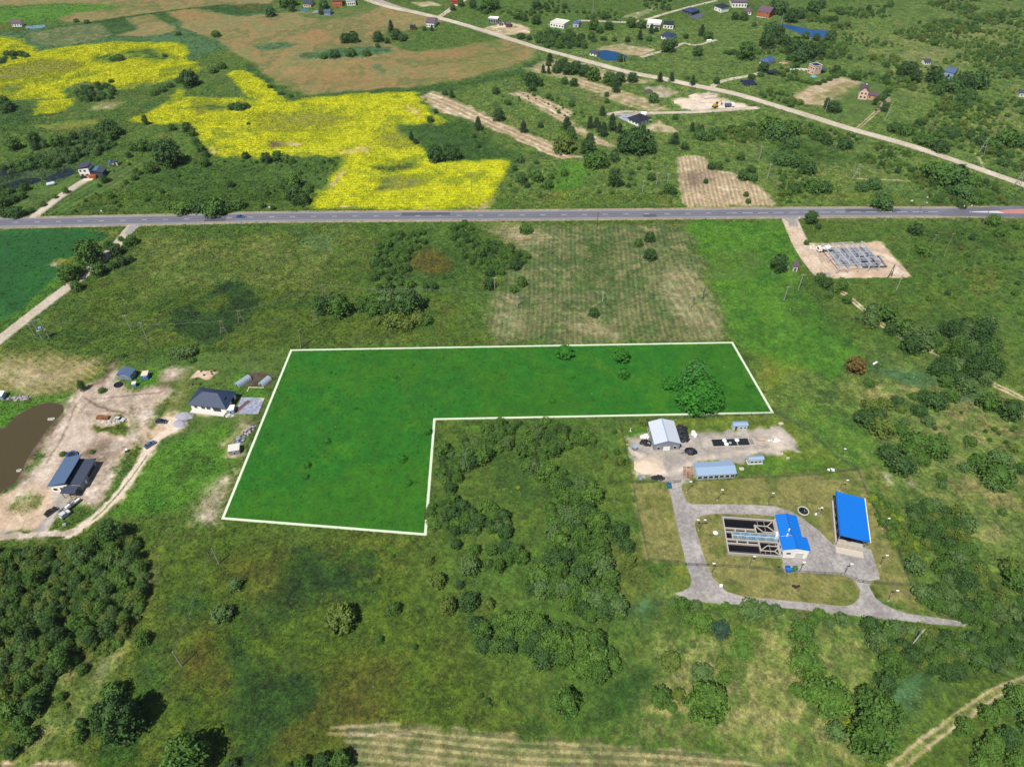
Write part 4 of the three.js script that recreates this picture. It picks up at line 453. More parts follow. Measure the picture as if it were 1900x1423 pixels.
// ---- beyond the main road
for (const s of ['1595,145 1655,160 1592,240 1540,215', '1480,118 1540,112 1540,150 1480,150', '1395,100 1460,100 1470,125 1395,128', '1735,118 1790,118 1790,145 1735,145', '1455,185 1560,140 1605,150 1545,200', '1150,205 1260,200 1260,250 1150,240', '1190,155 1410,160 1410,212 1190,212', '1215,30 1340,30 1345,90 1215,85', '1260,0 1450,0 1450,35 1260,35', '890,25 1000,30 1000,70 890,70', '1015,25 1085,25 1085,55 1015,55', '1085,78 1225,78 1225,115 1085,115', '1440,40 1545,45 1545,75 1440,75', '1255,285 1445,285 1445,392 1255,392', '1650,160 1760,180 1700,235 1640,230', '1885,160 1960,160 1960,185 1885,185', '560,0 720,0 720,30 560,30', '785,30 830,30 830,50 785,50', '1705,105 1732,105 1732,122 1705,122']) FORBID.push(wpts(s));
for (const [s, w] of [['640,-14 760,21 845,41 950,73 1050,103 1150,130 1250,150 1330,166 1430,193 1500,214 1600,245 1700,273 1800,307 1960,364', 6], ['1318,164 1355,147 1416,134', 4], ['1072,38 1165,41 1235,25 1330,1', 4], ['1190,106 1255,87 1330,74', 4], ['812,33 842,12 875,-6', 5]]) { const p = wpts(s); for (let i = 0; i + 1 < p.length; i++) { const [a, b] = [p[i], p[i + 1]], dx = b[0] - a[0], dz = b[1] - a[1], q = Math.hypot(dx, dz), nx = -dz / q * w, nz = dx / q * w; FORBID.push([[a[0] + nx, a[1] + nz], [b[0] + nx, b[1] + nz], [b[0] - nx, b[1] - nz], [a[0] - nx, a[1] - nz]]); } }
plant('pine_tree', 'spire', 'pine', 'dark young pine in the hay strips beyond the main road', 'young pines in the hay strips', '971,236,15 1052,229,20,70 1095,228,13 1107,228,13 1120,241,17 1136,228,18 1150,238,12 887,230,15 1112,236,12 838,174,10 725,50,13 1253,258,18,70 1285,236,11');
plant('deciduous_tree', 'round', 'dark', 'dark tree of the big clump beside the hay strips', 'trees of the big clump beside the hay strips', '1165,264,38 1186,259,44 1205,272,28 1160,275,22 1180,272,34'); plant('willow_bush', 'low', 'olive', 'dull spreading bush at the end of a hay strip', null, '1046,268,38,140'); plant('deciduous_tree', 'round', 'dark', 'round dark tree beside the end of the hay strips', null, '1091,272,28'); plant('willow_bush', 'low', 'green', 'wide bush under the hay strips', null, '1105,296,44'); plant('deciduous_tree', 'tall', 'dark', 'egg-shaped dark tree alone in the pasture above the main road', null, '1141,330,25,80');
plant('bush', 'round', ['green', 'dark', 'far'], 'small bush scattered over the pasture between the road and the hay strips', 'bushes of the pasture above the road', '1062,252,17 1095,254,15 1140,290,20 965,295,15 995,300,9 967,330,21 997,328,21 984,325,9 978,343,11 1018,342,17 1023,327,11 1047,320,14 1172,319,10 1185,312,7 1209,328,15 1205,312,8 1169,330,9 1166,343,9 1112,355,8 1136,357,8 1225,358,8 1240,350,18 1250,355,14 1385,360,10 1389,373,10 1003,232,11 1060,240,14 920,168,14 943,190,10 825,172,10 798,221,13 925,213,22 1320,308,13 1334,307,16 1375,290,15 1380,325,20 1400,330,14 1310,336,9 1350,297,8 1271,271,14 1300,240,16');
plant('willow_bush', 'low', ['dark', 'green', 'far'], 'bushy tree of the loose group beyond the stubble field', 'trees beyond the stubble field', '1300,250,26 1314,252,24 1328,244,22 1341,253,16 1246,262,14 1395,314,18 1432,232,42 1445,246,38 1470,237,36 1469,264,28 1516,245,28 1535,260,22 1570,267,28 1452,296,32 1471,298,34 1500,311,32 1512,345,36 1530,347,30 1476,350,24 1600,346,24 1622,341,28 1742,321,50 1772,326,56 1800,336,42 1790,356,38 1812,371,22 1640,376,38 1662,237,26 1682,241,30 1708,256,26 1722,261,30 1747,271,32 1865,301,22 1800,252,16 1822,261,22 1842,271,32 1872,256,40 1895,262,30 1786,380,18');
plant('deciduous_tree', 'round', ['dark', 'green'], 'tree of the belt along the hay strip by the gravel road', 'belt of trees by the gravel road', '1040,121,22 1055,128,22 1070,126,24 1086,132,22 1101,138,24 1131,146,24 1141,150,22 1151,144,20 1174,144,19 1032,128,16 1048,113,12'); plant('pine_tree', 'spire', 'pine', 'slim conifer near the belt by the gravel road', 'conifers near the gravel road belt', '1020,107,14,70 1008,128,9 1018,130,8 1143,160,15 1225,143,12 1247,143,11 1286,150,10 801,52,7 1118,206,14,70 1209,54,10 1188,65,11 1303,57,13');
plant('bush', 'round', ['green', 'dark', 'far'], 'bush or small tree round the far hay strips', 'bushes round the far hay strips', '1061,192,12 1018,178,11 1048,150,13 1065,153,15 1126,175,9 1126,187,9 985,148,24 975,142,14 1000,152,16 988,162,14 1213,182,19 1253,217,10 1087,130,14 970,138,10 1018,118,10 1195,235,8');
thicket('bush', ['round', 'low'], ['far', 'dark', 'green'], 'bush of the wide scrub patch below the gravel lane', 'bushes of the wide scrub patch', '962,63 1000,56 1060,57 1130,70 1110,83 1050,86 1010,82 970,73', { w: [5, 9], gap: 6.2 });
plant('deciduous_tree', 'round', ['dark', 'green', 'far'], 'far tree standing round the new houses', 'trees round the new houses', '962,27,18 972,32,14 995,9,16 995,37,17 1102,46,19 1113,55,14 1130,48,16 1172,42,19 1191,45,16 1218,55,9 1140,73,9 1165,73,11 1240,85,26 1251,80,14 1273,67,10 1315,66,17 1295,95,18 1386,95,32 1153,108,14 877,8,14 902,10,24 916,7,20 840,14,11 855,5,12 940,42,9 752,68,9 735,64,20 745,70,14 701,68,19 718,76,10 655,69,20 640,71,18 600,8,16 541,15,13 528,4,22 542,2,18 500,22,18 595,22,10 1330,150,12 1205,72,10 1400,45,9 1381,30,16 1365,30,14 787,53,8 700,84,9');
thicket('bush', ['round', 'low'], ['far', 'farlight', 'dark', 'green', 'olive'], 'bush or tree of the far scrubland round the scattered houses', 'bushes of the far scrubland', '1160,78 1330,60 1450,40 1460,20 1960,-20 1960,320 1760,255 1640,225 1500,205 1340,160 1200,140 1100,105', { w: [2, 7], gap: 5.2, cover: 0.43, patch: 38 });
thicket('bush', ['round', 'low'], ['far', 'farlight', 'olive'], 'bush or tree of the far scrubland round the scattered houses', 'bushes of the far scrubland', '1560,60 1960,0 1960,340 1700,240 1600,200', { w: [1.6, 5.5], gap: 5.6, cover: 0.45, patch: 26 });
thicket('bush', ['round', 'low'], ['far', 'green', 'dark'], 'bush or tree of the far scrubland round the scattered houses', 'bushes of the far scrubland', '850,-8 1250,-20 1240,20 1100,45 1010,25 870,22', { w: [2.4, 7], gap: 7, cover: 0.48, patch: 40 });
thicket('bush', ['round', 'low'], ['green', 'dark', 'fresh', 'olive'], 'bush scattered on the rough ground between the two roads', 'bushes on the rough ground between the roads', '1320,215 1500,225 1760,300 1860,350 1870,375 1450,375 1440,300 1320,285', { w: [1.2, 5], gap: 4.2, cover: 0.48, patch: 24 });
thicket('bush', ['low', 'round'], ['green', 'far', 'fresh', 'dark'], 'small bush dotted over the slope between the cut lawn and the road', 'small bushes above the main road', '200,300 470,295 630,300 570,385 300,380 130,395', { w: [0.8, 2.6], gap: 6, cover: 0.5, patch: 24 });
thicket('bush', ['low', 'round'], ['green', 'far', 'fresh'], 'small bush dotted over the pasture above the main road', 'small bushes of the pasture above the road', '945,300 1250,290 1260,380 940,388', { w: [0.8, 2.4], gap: 6, cover: 0.5, patch: 22 });
thicket('bush', ['low', 'round'], ['green', 'fresh', 'far', 'olive'], 'small bush dotted over the rough pasture behind the building site', 'small bushes of the rough pasture', '1690,410 1900,405 1940,650 1850,600 1740,560 1700,510', { w: [0.8, 2.8], gap: 5, cover: 0.48, patch: 20 });
thicket('bush', ['low', 'round'], ['green', 'dark', 'fresh'], 'small bush scattered on the pasture by the first houses', 'bushes on the pasture by the first houses', '870,175 960,160 1050,185 1100,215 1030,215 960,195', { w: [1, 3.2], gap: 6, cover: 0.5, patch: 20 });
// ---- beyond the main road, toward the wet hollow and the rape fields
plant('deciduous_tree', 'round', 'dark', 'lone round tree at the corner of the rape fields', null, '350,146,30'); plant('deciduous_tree', 'tall', 'dark', 'slim tree on the hill beside the rape field', null, '268,223,11,90'); plant('deciduous_tree', 'broad', 'dark', 'dense dark tree with a shadow on the hill above the cut lawn', null, '310,286,46,95'); plant('deciduous_tree', 'round', ['dark', 'green'], 'tree on the hill above the cut lawn', 'trees on the hill above the cut lawn', '265,270,22 280,273,16 246,273,16 296,278,20 237,287,12 278,311,22 318,236,13 346,236,17 356,246,14 362,262,14 371,274,16 381,286,13 378,301,18');
plant('deciduous_tree', 'round', ['dark', 'green', 'far'], 'tree along the wet hollow behind the white house', 'trees along the wet hollow', '24,267,24 62,258,22 63,270,16 80,268,13 105,262,26 122,263,18 135,252,16 5,192,26 203,238,30 187,240,22 215,242,20 158,248,18 172,255,16 10,200,20'); thicket('willow_bush', ['low', 'round'], ['far', 'grey', 'green'], 'willow of the swampy belt along the wet hollow', 'willows of the wet hollow', '120,262 165,245 210,238 210,265 170,285 140,290 110,303 40,312 0,318 0,305 60,295 95,285', { w: [4, 8], gap: 5.6 }); thicket('willow_bush', ['low', 'round'], ['dark', 'green'], 'dark willow of the hedge beside the black pool', 'willows of the hedge beside the black pool', '0,380 0,350 40,338 62,342 40,360 10,378', { w: [4, 7], gap: 4.6 });
thicket('bush', ['low', 'round'], ['far', 'dark', 'green'], 'bush in the hollow between the rape fields', 'bushes in the hollow between the rape fields', '133,168 160,157 200,155 216,166 200,180 160,186', { w: [4, 8], gap: 6 }); thicket('bush', ['low'], ['far', 'dark'], 'bush of the strip inside the far rape field', 'bushes inside the far rape field', '0,110 12,95 50,92 46,102 0,113', { w: [4, 8], gap: 7 }); plant('bush', 'low', ['dark', 'green', 'far'], 'bush on the green strips among the rape fields', 'bushes among the rape fields', '443,197,22 430,198,18 455,196,16 305,103,9 285,172,16 300,165,16 315,158,14 330,149,14 395,130,16 410,122,18 220,107,18 210,109,14 5,190,24 500,160,10 520,172,12 540,178,9 460,229,7 205,150,10 600,104,14 620,100,20 650,97,20 680,98,16 330,62,10 400,63,16 140,38,10 160,40,10');
plant('bush', 'low', ['green', 'fresh', 'dark'], 'bush of the long clump on the verge of the main road', 'bushes on the verge of the main road', '336,385,36 365,383,32 396,385,46 421,383,28 441,378,28 312,383,18 28,394,30 12,394,24 55,390,14'); plant('bush', 'round', ['green', 'dark', 'fresh'], 'bush dotted over the slope between the cut lawn and the rape', 'bushes on the slope above the road', '455,288,13 493,293,21 515,290,20 530,294,16 541,297,12 250,316,11 258,320,9 248,329,12 232,338,9 192,333,14 204,363,13 211,374,11 120,353,12 78,378,11 101,364,9 427,341,14 545,335,28 545,360,30 562,368,24 572,346,14 547,373,16 494,357,12 555,320,10 600,300,7 610,296,8 617,300,8 621,304,7 596,310,6 587,318,6 604,312,6 573,352,12 520,345,10 300,355,9 270,370,10 220,380,8 330,325,8 485,380,12 506,385,9'); plant('conifer', 'spire', 'pine', 'pair of slim dark conifers beside the lower rape field', 'two conifers beside the lower rape field', '763,253,10 771,262,11,60'); plant('willow_bush', 'round', ['dark', 'green'], 'round willow mound behind the lower rape field', 'willow mounds behind the lower rape field', '808,286,30 841,284,28 830,273,16'); plant('bush', 'round', ['dark', 'green'], 'small bush in the dark meadow beside the rape', 'small bushes in the dark meadow', '887,270,10 880,252,8 808,206,9 955,312,10');
plant('hedge_bush', 'low', ['dark', 'green'], 'clipped bush of the hedge round the box-shaped house', 'hedge round the box-shaped house', '1500,152,10 1510,154,10 1520,154,11 1530,150,11 1540,146,11 1550,141,11 1490,150,9 1480,147,9 1470,146,9 1462,148,9 1558,138,10 1440,137,9 1395,142,14 1412,138,12'); plant('deciduous_tree', 'round', 'dark', 'dense tree between the blue-roofed house and the dark panel', null, '1418,125,20'); plant('deciduous_tree', 'tall', ['dark', 'green'], 'tree by the twin-gabled pink house', 'trees by the pink house', '1591,140,18,60 1535,191,10 1548,198,26,40 1625,188,9'); plant('deciduous_tree', 'round', ['dark', 'far'], 'tree standing in front of the blue-roofed white house', 'trees round the blue-roofed white house', '1735,140,28 1692,128,24 1675,130,20 1700,142,22 1792,172,20 1805,178,20 1770,160,26 1790,150,30 1820,150,32 1750,155,20 1728,160,12 1745,168,18');
plant('deciduous_tree', 'round', ['dark', 'far'], 'tree on the bank of the far blue pond', 'trees on the bank of the far pond', '1496,66,14 1516,69,14 1541,69,20 1430,55,26 1445,60,22 1455,75,22 1425,75,28 1475,85,30 1500,95,30 1485,105,24 1520,95,24 1470,30,24 1485,25,20 1525,8,16 1450,15,24 1440,8,20 1510,15,24 1560,20,14');
// ---------------------------------------------------------------- set them out
{
  PLANTS.sort((a, b) => b.px - a.px);
  const seen = {}, rest = {};
  const box_ = {}; for (const p of PLANTS) if (p.group) { const b = (box_[p.group] ??= [1e9, -1e9, 1e9, -1e9, 1e9, -1e9]); b[0] = Math.min(b[0], p.x); b[1] = Math.max(b[1], p.x); b[2] = Math.min(b[2], p.z); b[3] = Math.max(b[3], p.z); b[4] = Math.min(b[4], p.w); b[5] = Math.max(b[5], p.w); }
  const HUE = { green: 'mid green', dark: 'dark green', fresh: 'bright green', lime: 'yellow green', grey: 'greyish green', teal: 'blue green', pine: 'blackish green', olive: 'olive green', far: 'green', farlight: 'pale green', parcel: 'vivid green', parcelgrey: 'pale green', rusty: 'rusty' };
  function labelOf(p) { // size, hue, kind, what it belongs to, and which part of that
    if (!p.group) return p.label; const b = box_[p.group], q = (p.w - b[4]) / (b[5] - b[4] + 0.01), size = q > 0.62 ? 'large' : q < 0.25 ? 'small' : 'middling', shape = { tall: 'tall', low: 'spreading', spire: 'pointed', broad: 'broad', round: 'rounded', wispy: 'thin' }[p.form];
    const base = p.label.replace(/^(very small|small|leafy|spreading|low|low dull|dark|round|wide|clipped|fresh green|shaggy) /, '').replace(/^(dull|green) /, ''), f = (p.z - b[2]) / (b[3] - b[2] + 0.01), e = ENDS[p.group], g = (p.x - b[0]) / (b[1] - b[0] + 0.01);
    const head = [size, shape, HUE[p.tone]].filter(Boolean).join(' '), tail = (f < 0.34 ? ', far part' : f > 0.66 ? ', near part' : ', middle part') + (e && (g < 0.34 || g > 0.66) ? ' toward ' + e[g < 0.34 ? 0 : 1] : '');
    const n = (s) => s.split(' ').length; let s = head + ' ' + base; if (n(s + tail) <= 16) s += tail; else { const t2 = tail.split(' toward ')[0]; if (n(s + t2) <= 16) s += t2; else if (n(s) > 16) s = size + ' ' + HUE[p.tone].split(' ').pop() + ' ' + base; } return n(s) <= 16 ? s : p.label;
  }
  const ENDS = { 'trees of the dense wood below the smallholding': ['picture edge', 'meadow'], 'trees of the central thicket': ['parcel', 'works'], 'trees of the oval grove below the central thicket': ['meadow', 'works'], 'trees of the large wood beside the works': ['works', 'picture edge'], 'spreading bushes on the rough slope': ['works', 'picture edge'], 'bushes round the reddish hollow': ['meadow', 'hay'], 'bushes of the far scrubland': ['fields', 'picture edge'], 'bushes on the rough ground between the roads': ['stubble', 'picture edge'] };
  for (const p of PLANTS) {
    const f = FORMS[p.form]; seen[p.name] = (seen[p.name] ?? 0) + 1;
    const y = terr(p.x, p.z), s = new THREE.Vector3(p.w, p.w * p.fh, p.w);
    if (seen[p.name] > 295 || p.px < 4) { (rest[p.form + p.v + p.tone] ??= []).push([p, y, s]); continue; }
    const t = thing(p.name, new THREE.Vector3(p.x, y - 0.05, p.z), p.turn, labelOf(p), CATEGORY[p.name], p.group); t.scale.copy(s);
    part('trunk', f.trunk, barkM, t); part('crown', f.crowns[p.v], TONE[p.tone], t);
  }
  const M = new THREE.Matrix4(), Q = new THREE.Quaternion(), Y = new THREE.Vector3(0, 1, 0);
  const byTone = Object.values(rest); let n = 0;
  for (const list of byTone) { const p0 = list[0][0], im = shade(new THREE.InstancedMesh(FORMS[p0.form].crowns[p0.v], TONE[p0.tone], list.length)); list.forEach(([p, y, s], i) => im.setMatrixAt(i, M.compose(new THREE.Vector3(p.x, y - 0.1, p.z), Q.setFromAxisAngle(Y, p.turn), s))); im.name = numbered('distant_scrub'); tag(im, 'distant green scrub too dense and far to count', 'scrub', null, 'stuff'); scene.add(im); n += list.length; }
  console.log('plants', PLANTS.length, JSON.stringify(seen), 'in scrub', n);
}
// ---------------------------------------------------------------- tall grass and flowers
function tuftGeo(seed, blades, w, h) { const R = rng(seed), P = []; for (let k = 0; k < blades; k++) { const a = R() * 6.28, c = Math.cos(a), s = Math.sin(a), ox = (R() - 0.5) * w, oz = (R() - 0.5) * w, lx = (R() - 0.5) * h * 1.1, lz = (R() - 0.5) * h * 1.1, b = w * (0.16 + 0.16 * R()), t = h * (0.6 + 0.6 * R()); P.push(ox - c * b, 0, oz - s * b, ox + c * b, 0, oz + s * b, ox + lx, t, oz + lz); P.push(ox - c * b + lx * 0.5, t * 0.5, oz - s * b + lz * 0.5, ox + c * b + lx * 0.5, t * 0.5, oz + s * b + lz * 0.5, ox + lx * 1.7, t * 0.9, oz + lz * 1.7); } const g = new THREE.BufferGeometry(); g.setAttribute('position', new THREE.Float32BufferAttribute(P, 3)); g.computeVertexNormals(); return g; }
{
  const R = rng(4242), N = 230000, geo = tuftGeo(3, 7, 0.5, 0.26), mat = std(0xffffff, 0.95, { side: THREE.DoubleSide }), mx = [], cl = [], M = new THREE.Matrix4(), Q = new THREE.Quaternion(), E = new THREE.Euler(), rp = [];
  for (let k = 0; k < N * 2.4 && mx.length < N; k++) {
    const u = R(), dist = 62 + 330 * Math.pow(u, 1.25), z = -dist, half = 0.7208 * (dist * 0.7373 + 138.5) * 1.03, x = (R() * 2 - 1) * half, g = groundAt(x, z); if (!g) continue;
    const patch = 0.35 + 1.1 * vn(x / 9, z / 9); if (R() > g.veg * patch * 0.8) continue;
    const s = (0.55 + 0.8 * R() * R()) * (0.8 + dist / 420), v = 0.74 + 0.55 * R(), rr = R(); E.set(0, R() * 6.28, 0);
    const fl = rr < 0.012 ? 0.6 : 1; mx.push(M.compose(new THREE.Vector3(x, terr(x, z) - 0.03, z), Q.setFromEuler(E), new THREE.Vector3(s * fl, s * (0.6 + 0.5 * R()), s * fl)).clone());
    if (rr < 0.006) cl.push([0.5, 0.52, 0.46]); else if (rr < 0.012) cl.push([0.36, 0.32, 0.03]); else { const w = (R() - 0.5) * 0.4; cl.push([g.r * v * (1.4 + w), g.g * v * 1.48, g.b * v * (1.2 - w * 0.4)]); }
  }
  const im = shade(new THREE.InstancedMesh(geo, mat, mx.length)), C = new THREE.Color(); mx.forEach((m, i) => { im.setMatrixAt(i, m); im.setColorAt(i, C.setRGB(...cl[i])); });
  im.name = 'meadow_grass'; tag(im, 'tall uneven meadow grass with scattered white and yellow flowers', 'grass', null, 'stuff'); scene.add(im);
  // rank grass and weeds of the land beyond the main road
  const fg = tuftGeo(17, 6, 1.1, 0.5), fm = [], fc = [];
  for (let k = 0; k < 400000 && fm.length < 110000; k++) { const z = -lerp(385, 840, Math.pow(R(), 1.35)), half = 0.7208 * (-z * 0.7373 + 138.5) * 1.02, x = (R() * 2 - 1) * half, g = groundAt(x, z); if (!g || g.b > g.g * 0.62 || R() > g.veg * (0.1 + 1.3 * vn(x / 16, z / 16))) continue; if (g.veg < 0.9) continue; const s = 0.6 + 1.1 * R() * R(), v = 0.6 + 0.8 * R(); E.set(0, R() * 6.28, 0); fm.push(M.compose(new THREE.Vector3(x, terr(x, z) - 0.05, z), Q.setFromEuler(E), new THREE.Vector3(s, s * (0.5 + 0.5 * R()), s)).clone()); fc.push([g.r * v * 1.5, g.g * v * 1.58, g.b * v * 1.3]); }
  const fi = shade(new THREE.InstancedMesh(fg, mat, fm.length)); fm.forEach((m, i) => { fi.setMatrixAt(i, m); fi.setColorAt(i, C.setRGB(...fc[i])); }); fi.name = 'rank_grass'; tag(fi, 'rank tussocky grass and weeds beyond the main road', 'grass', null, 'stuff'); scene.add(fi);
  // rape plants: a waist-high yellow canopy
  const rg = tuftGeo(9, 6, 0.9, 0.9), rm = [], rc = [], W = [[-440, 60]];
  for (let k = 0; k < 260000 && rm.length < 70000; k++) { const z = -lerp(375, 700, Math.pow(R(), 1.1)), x = lerp(-560, 5, R()), g = groundAt(x, z); if (!g || g.b > 0.045 || g.g < 0.22 || g.r < 0.2) continue; const s = (0.42 + 0.3 * R()) * (0.6 + -z / 900); E.set(0, R() * 6.28, 0); rm.push(M.compose(new THREE.Vector3(x, terr(x, z) - 0.05, z), Q.setFromEuler(E), new THREE.Vector3(s, s * 0.8, s)).clone()); const v = 0.85 + 0.3 * R(); rc.push([g.r * v * 1.3, g.g * v * 1.32, g.b * v]); }
  const ri = shade(new THREE.InstancedMesh(rg, mat, rm.length)); rm.forEach((m, i) => { ri.setMatrixAt(i, m); ri.setColorAt(i, C.setRGB(...rc[i])); }); ri.name = 'rape_crop'; tag(ri, 'yellow flowering oilseed rape standing in the fields beyond the main road', 'rape crop', null, 'stuff'); scene.add(ri);
  console.log('tufts', mx.length, 'rape', rm.length);
}
// ---------------------------------------------------------------- builders for houses and yards
const M4 = {
  navy: std(alb(46, 64, 96), 0.6), slate: std(alb(66, 76, 98), 0.65), steelblue: std(alb(88, 114, 148), 0.6), black: std(alb(32, 40, 60), 0.65), blue: std(alb(10, 128, 236), 0.5), zinc: std(alb(214, 222, 234), 0.6), paleblue: std(alb(158, 184, 216), 0.6),
  white: std(alb(246, 245, 242, 1.22), 0.85), offwhite: std(alb(232, 228, 220), 0.9), cream: std(alb(238, 220, 194), 0.9), pink: std(alb(250, 212, 190), 0.9), salmon: std(alb(230, 168, 132), 0.9), wallgrey: std(alb(150, 156, 168), 0.85), darkgrey: std(alb(84, 88, 98), 0.85), brick: std(alb(206, 98, 62), 0.9), purple: std(alb(112, 88, 104), 0.75), brown: std(alb(104, 76, 66), 0.85), wood: std(alb(186, 140, 92), 0.85), rust: std(alb(150, 96, 62), 0.9), concrete: std(alb(208, 198, 184), 0.95), wetcon: std(alb(194, 188, 178), 0.9), seamblue: std(alb(8, 104, 200), 0.55), frame: std(alb(206, 214, 226), 0.6), steel: std(alb(176, 184, 196), 0.45, { metalness: 0.5 }), galv: std(alb(150, 152, 152), 0.6, { metalness: 0.3 }), tarp: std(alb(30, 34, 42), 0.6), rubber: std(alb(26, 27, 30), 0.85), glassy: std(alb(30, 38, 50), 0.12), aqua: std(alb(110, 190, 210), 0.3), orange: std(alb(224, 112, 54), 0.8), yellow: std(alb(230, 184, 40), 0.6), green: std(alb(64, 128, 84), 0.7), stone: std(alb(182, 174, 168), 0.95), red: std(alb(184, 66, 56), 0.8), polygrey: std(alb(196, 208, 218), 0.25, { transparent: true, opacity: 0.85 }),
};
function quad(s, h) { // photo corners front-left, front-right, back-right, back-left of a level rectangle h metres up
  const [a, b, c, d] = pts(s).map(([x, y]) => at(x, y, h)), lx = (b.x - a.x + c.x - d.x) / 2, lz = (b.z - a.z + c.z - d.z) / 2, L = Math.hypot(lx, lz), ux = lx / L, uz = lz / L, dx = (d.x - a.x + c.x - b.x) / 2, dz = (d.z - a.z + c.z - b.z) / 2;
  const D = Math.abs(dx * -uz + dz * ux), x = (a.x + b.x + c.x + d.x) / 4, z = (a.z + b.z + c.z + d.z) / 4;
  return { L, D, turn: Math.atan2(-uz, ux), pos: new THREE.Vector3(x, terr(x, z), z) };
}
function slab(c, t = 0.16) { // convex polygon in space with thickness straight down
  const P = [], n = c.length, lo = c.map(([x, y, z]) => [x, y - t, z]); for (let i = 1; i + 1 < n; i++) { P.push(...c[0], ...c[i], ...c[i + 1], ...lo[0], ...lo[i + 1], ...lo[i]); } for (let i = 0; i < n; i++) { const j = (i + 1) % n; P.push(...c[i], ...lo[i], ...c[j], ...c[j], ...lo[i], ...lo[j]); }
  const g = new THREE.BufferGeometry(); g.setAttribute('position', new THREE.Float32BufferAttribute(P, 3)); g.computeVertexNormals(); return clean(g);
}
const hipRoof = (L, D, y, h, r = 0.5) => { const a = L / 2, b = D / 2, q = Math.max(0, Math.min(a, b) * (r * 2)), e = L >= D ? [Math.max(0.05, a - q), 0] : [0, Math.max(0.05, b - q)]; const R1 = [-e[0], y + h, -e[1]], R2 = [e[0], y + h, e[1]]; return L >= D ? [slab([[-a, y, b], [a, y, b], R2, R1]), slab([[a, y, -b], [-a, y, -b], R1, R2]), slab([[a, y, b], [a, y, -b], R2]), slab([[-a, y, -b], [-a, y, b], R1])] : [slab([[-a, y, b], [a, y, b], R2]), slab([[a, y, -b], [-a, y, -b], R1]), slab([[a, y, b], [a, y, -b], R1, R2]), slab([[-a, y, -b], [-a, y, b], R2, R1])]; };
const gableX = (L, D, y, h) => { const a = L / 2, b = D / 2; return [slab([[-a, y, b], [a, y, b], [a, y + h, 0], [-a, y + h, 0]]), slab([[a, y, -b], [-a, y, -b], [-a, y + h, 0], [a, y + h, 0]])]; };
const gableZ = (L, D, y, h) => { const a = L / 2, b = D / 2; return [slab([[-a, y, -b], [-a, y, b], [0, y + h, b], [0, y + h, -b]]), slab([[a, y, b], [a, y, -b], [0, y + h, -b], [0, y + h, b]])]; };
const monoX = (L, D, yl, yr, t) => { const a = L / 2, b = D / 2; return [slab([[-a, yl, b], [a, yr, b], [a, yr, -b], [-a, yl, -b]], t)]; };
const ribs = (L, D, y, h, n, kind) => { const o = []; for (let i = 0; i < n; i++) { const f = (i + 0.5) / n; if (kind === 'x') { const x = (f - 0.5) * L, s = Math.hypot(D / 2, h), a = Math.atan2(h, D / 2); for (const k of [-1, 1]) o.push(new THREE.BoxGeometry(0.07, 0.07, s).rotateX(k * a).translate(x, y + h / 2 + 0.03, k * D / 4)); } else { const z = (f - 0.5) * D, s = Math.hypot(L / 2, h), a = Math.atan2(h, L / 2); for (const k of [-1, 1]) o.push(new THREE.BoxGeometry(s, 0.07, 0.07).rotateZ(-k * a).translate(k * L / 4, y + h / 2 + 0.03, z)); } } return o; };
function tri(w, h, t, x, y, z, alongZ) { const sh = new THREE.Shape([new THREE.Vector2(-w / 2, 0), new THREE.Vector2(w / 2, 0), new THREE.Vector2(0, h)]), g = new THREE.ExtrudeGeometry(sh, { depth: t, bevelEnabled: false }).translate(0, 0, -t / 2); if (alongZ) g.rotateY(Math.PI / 2); return g.translate(x, y, z); }
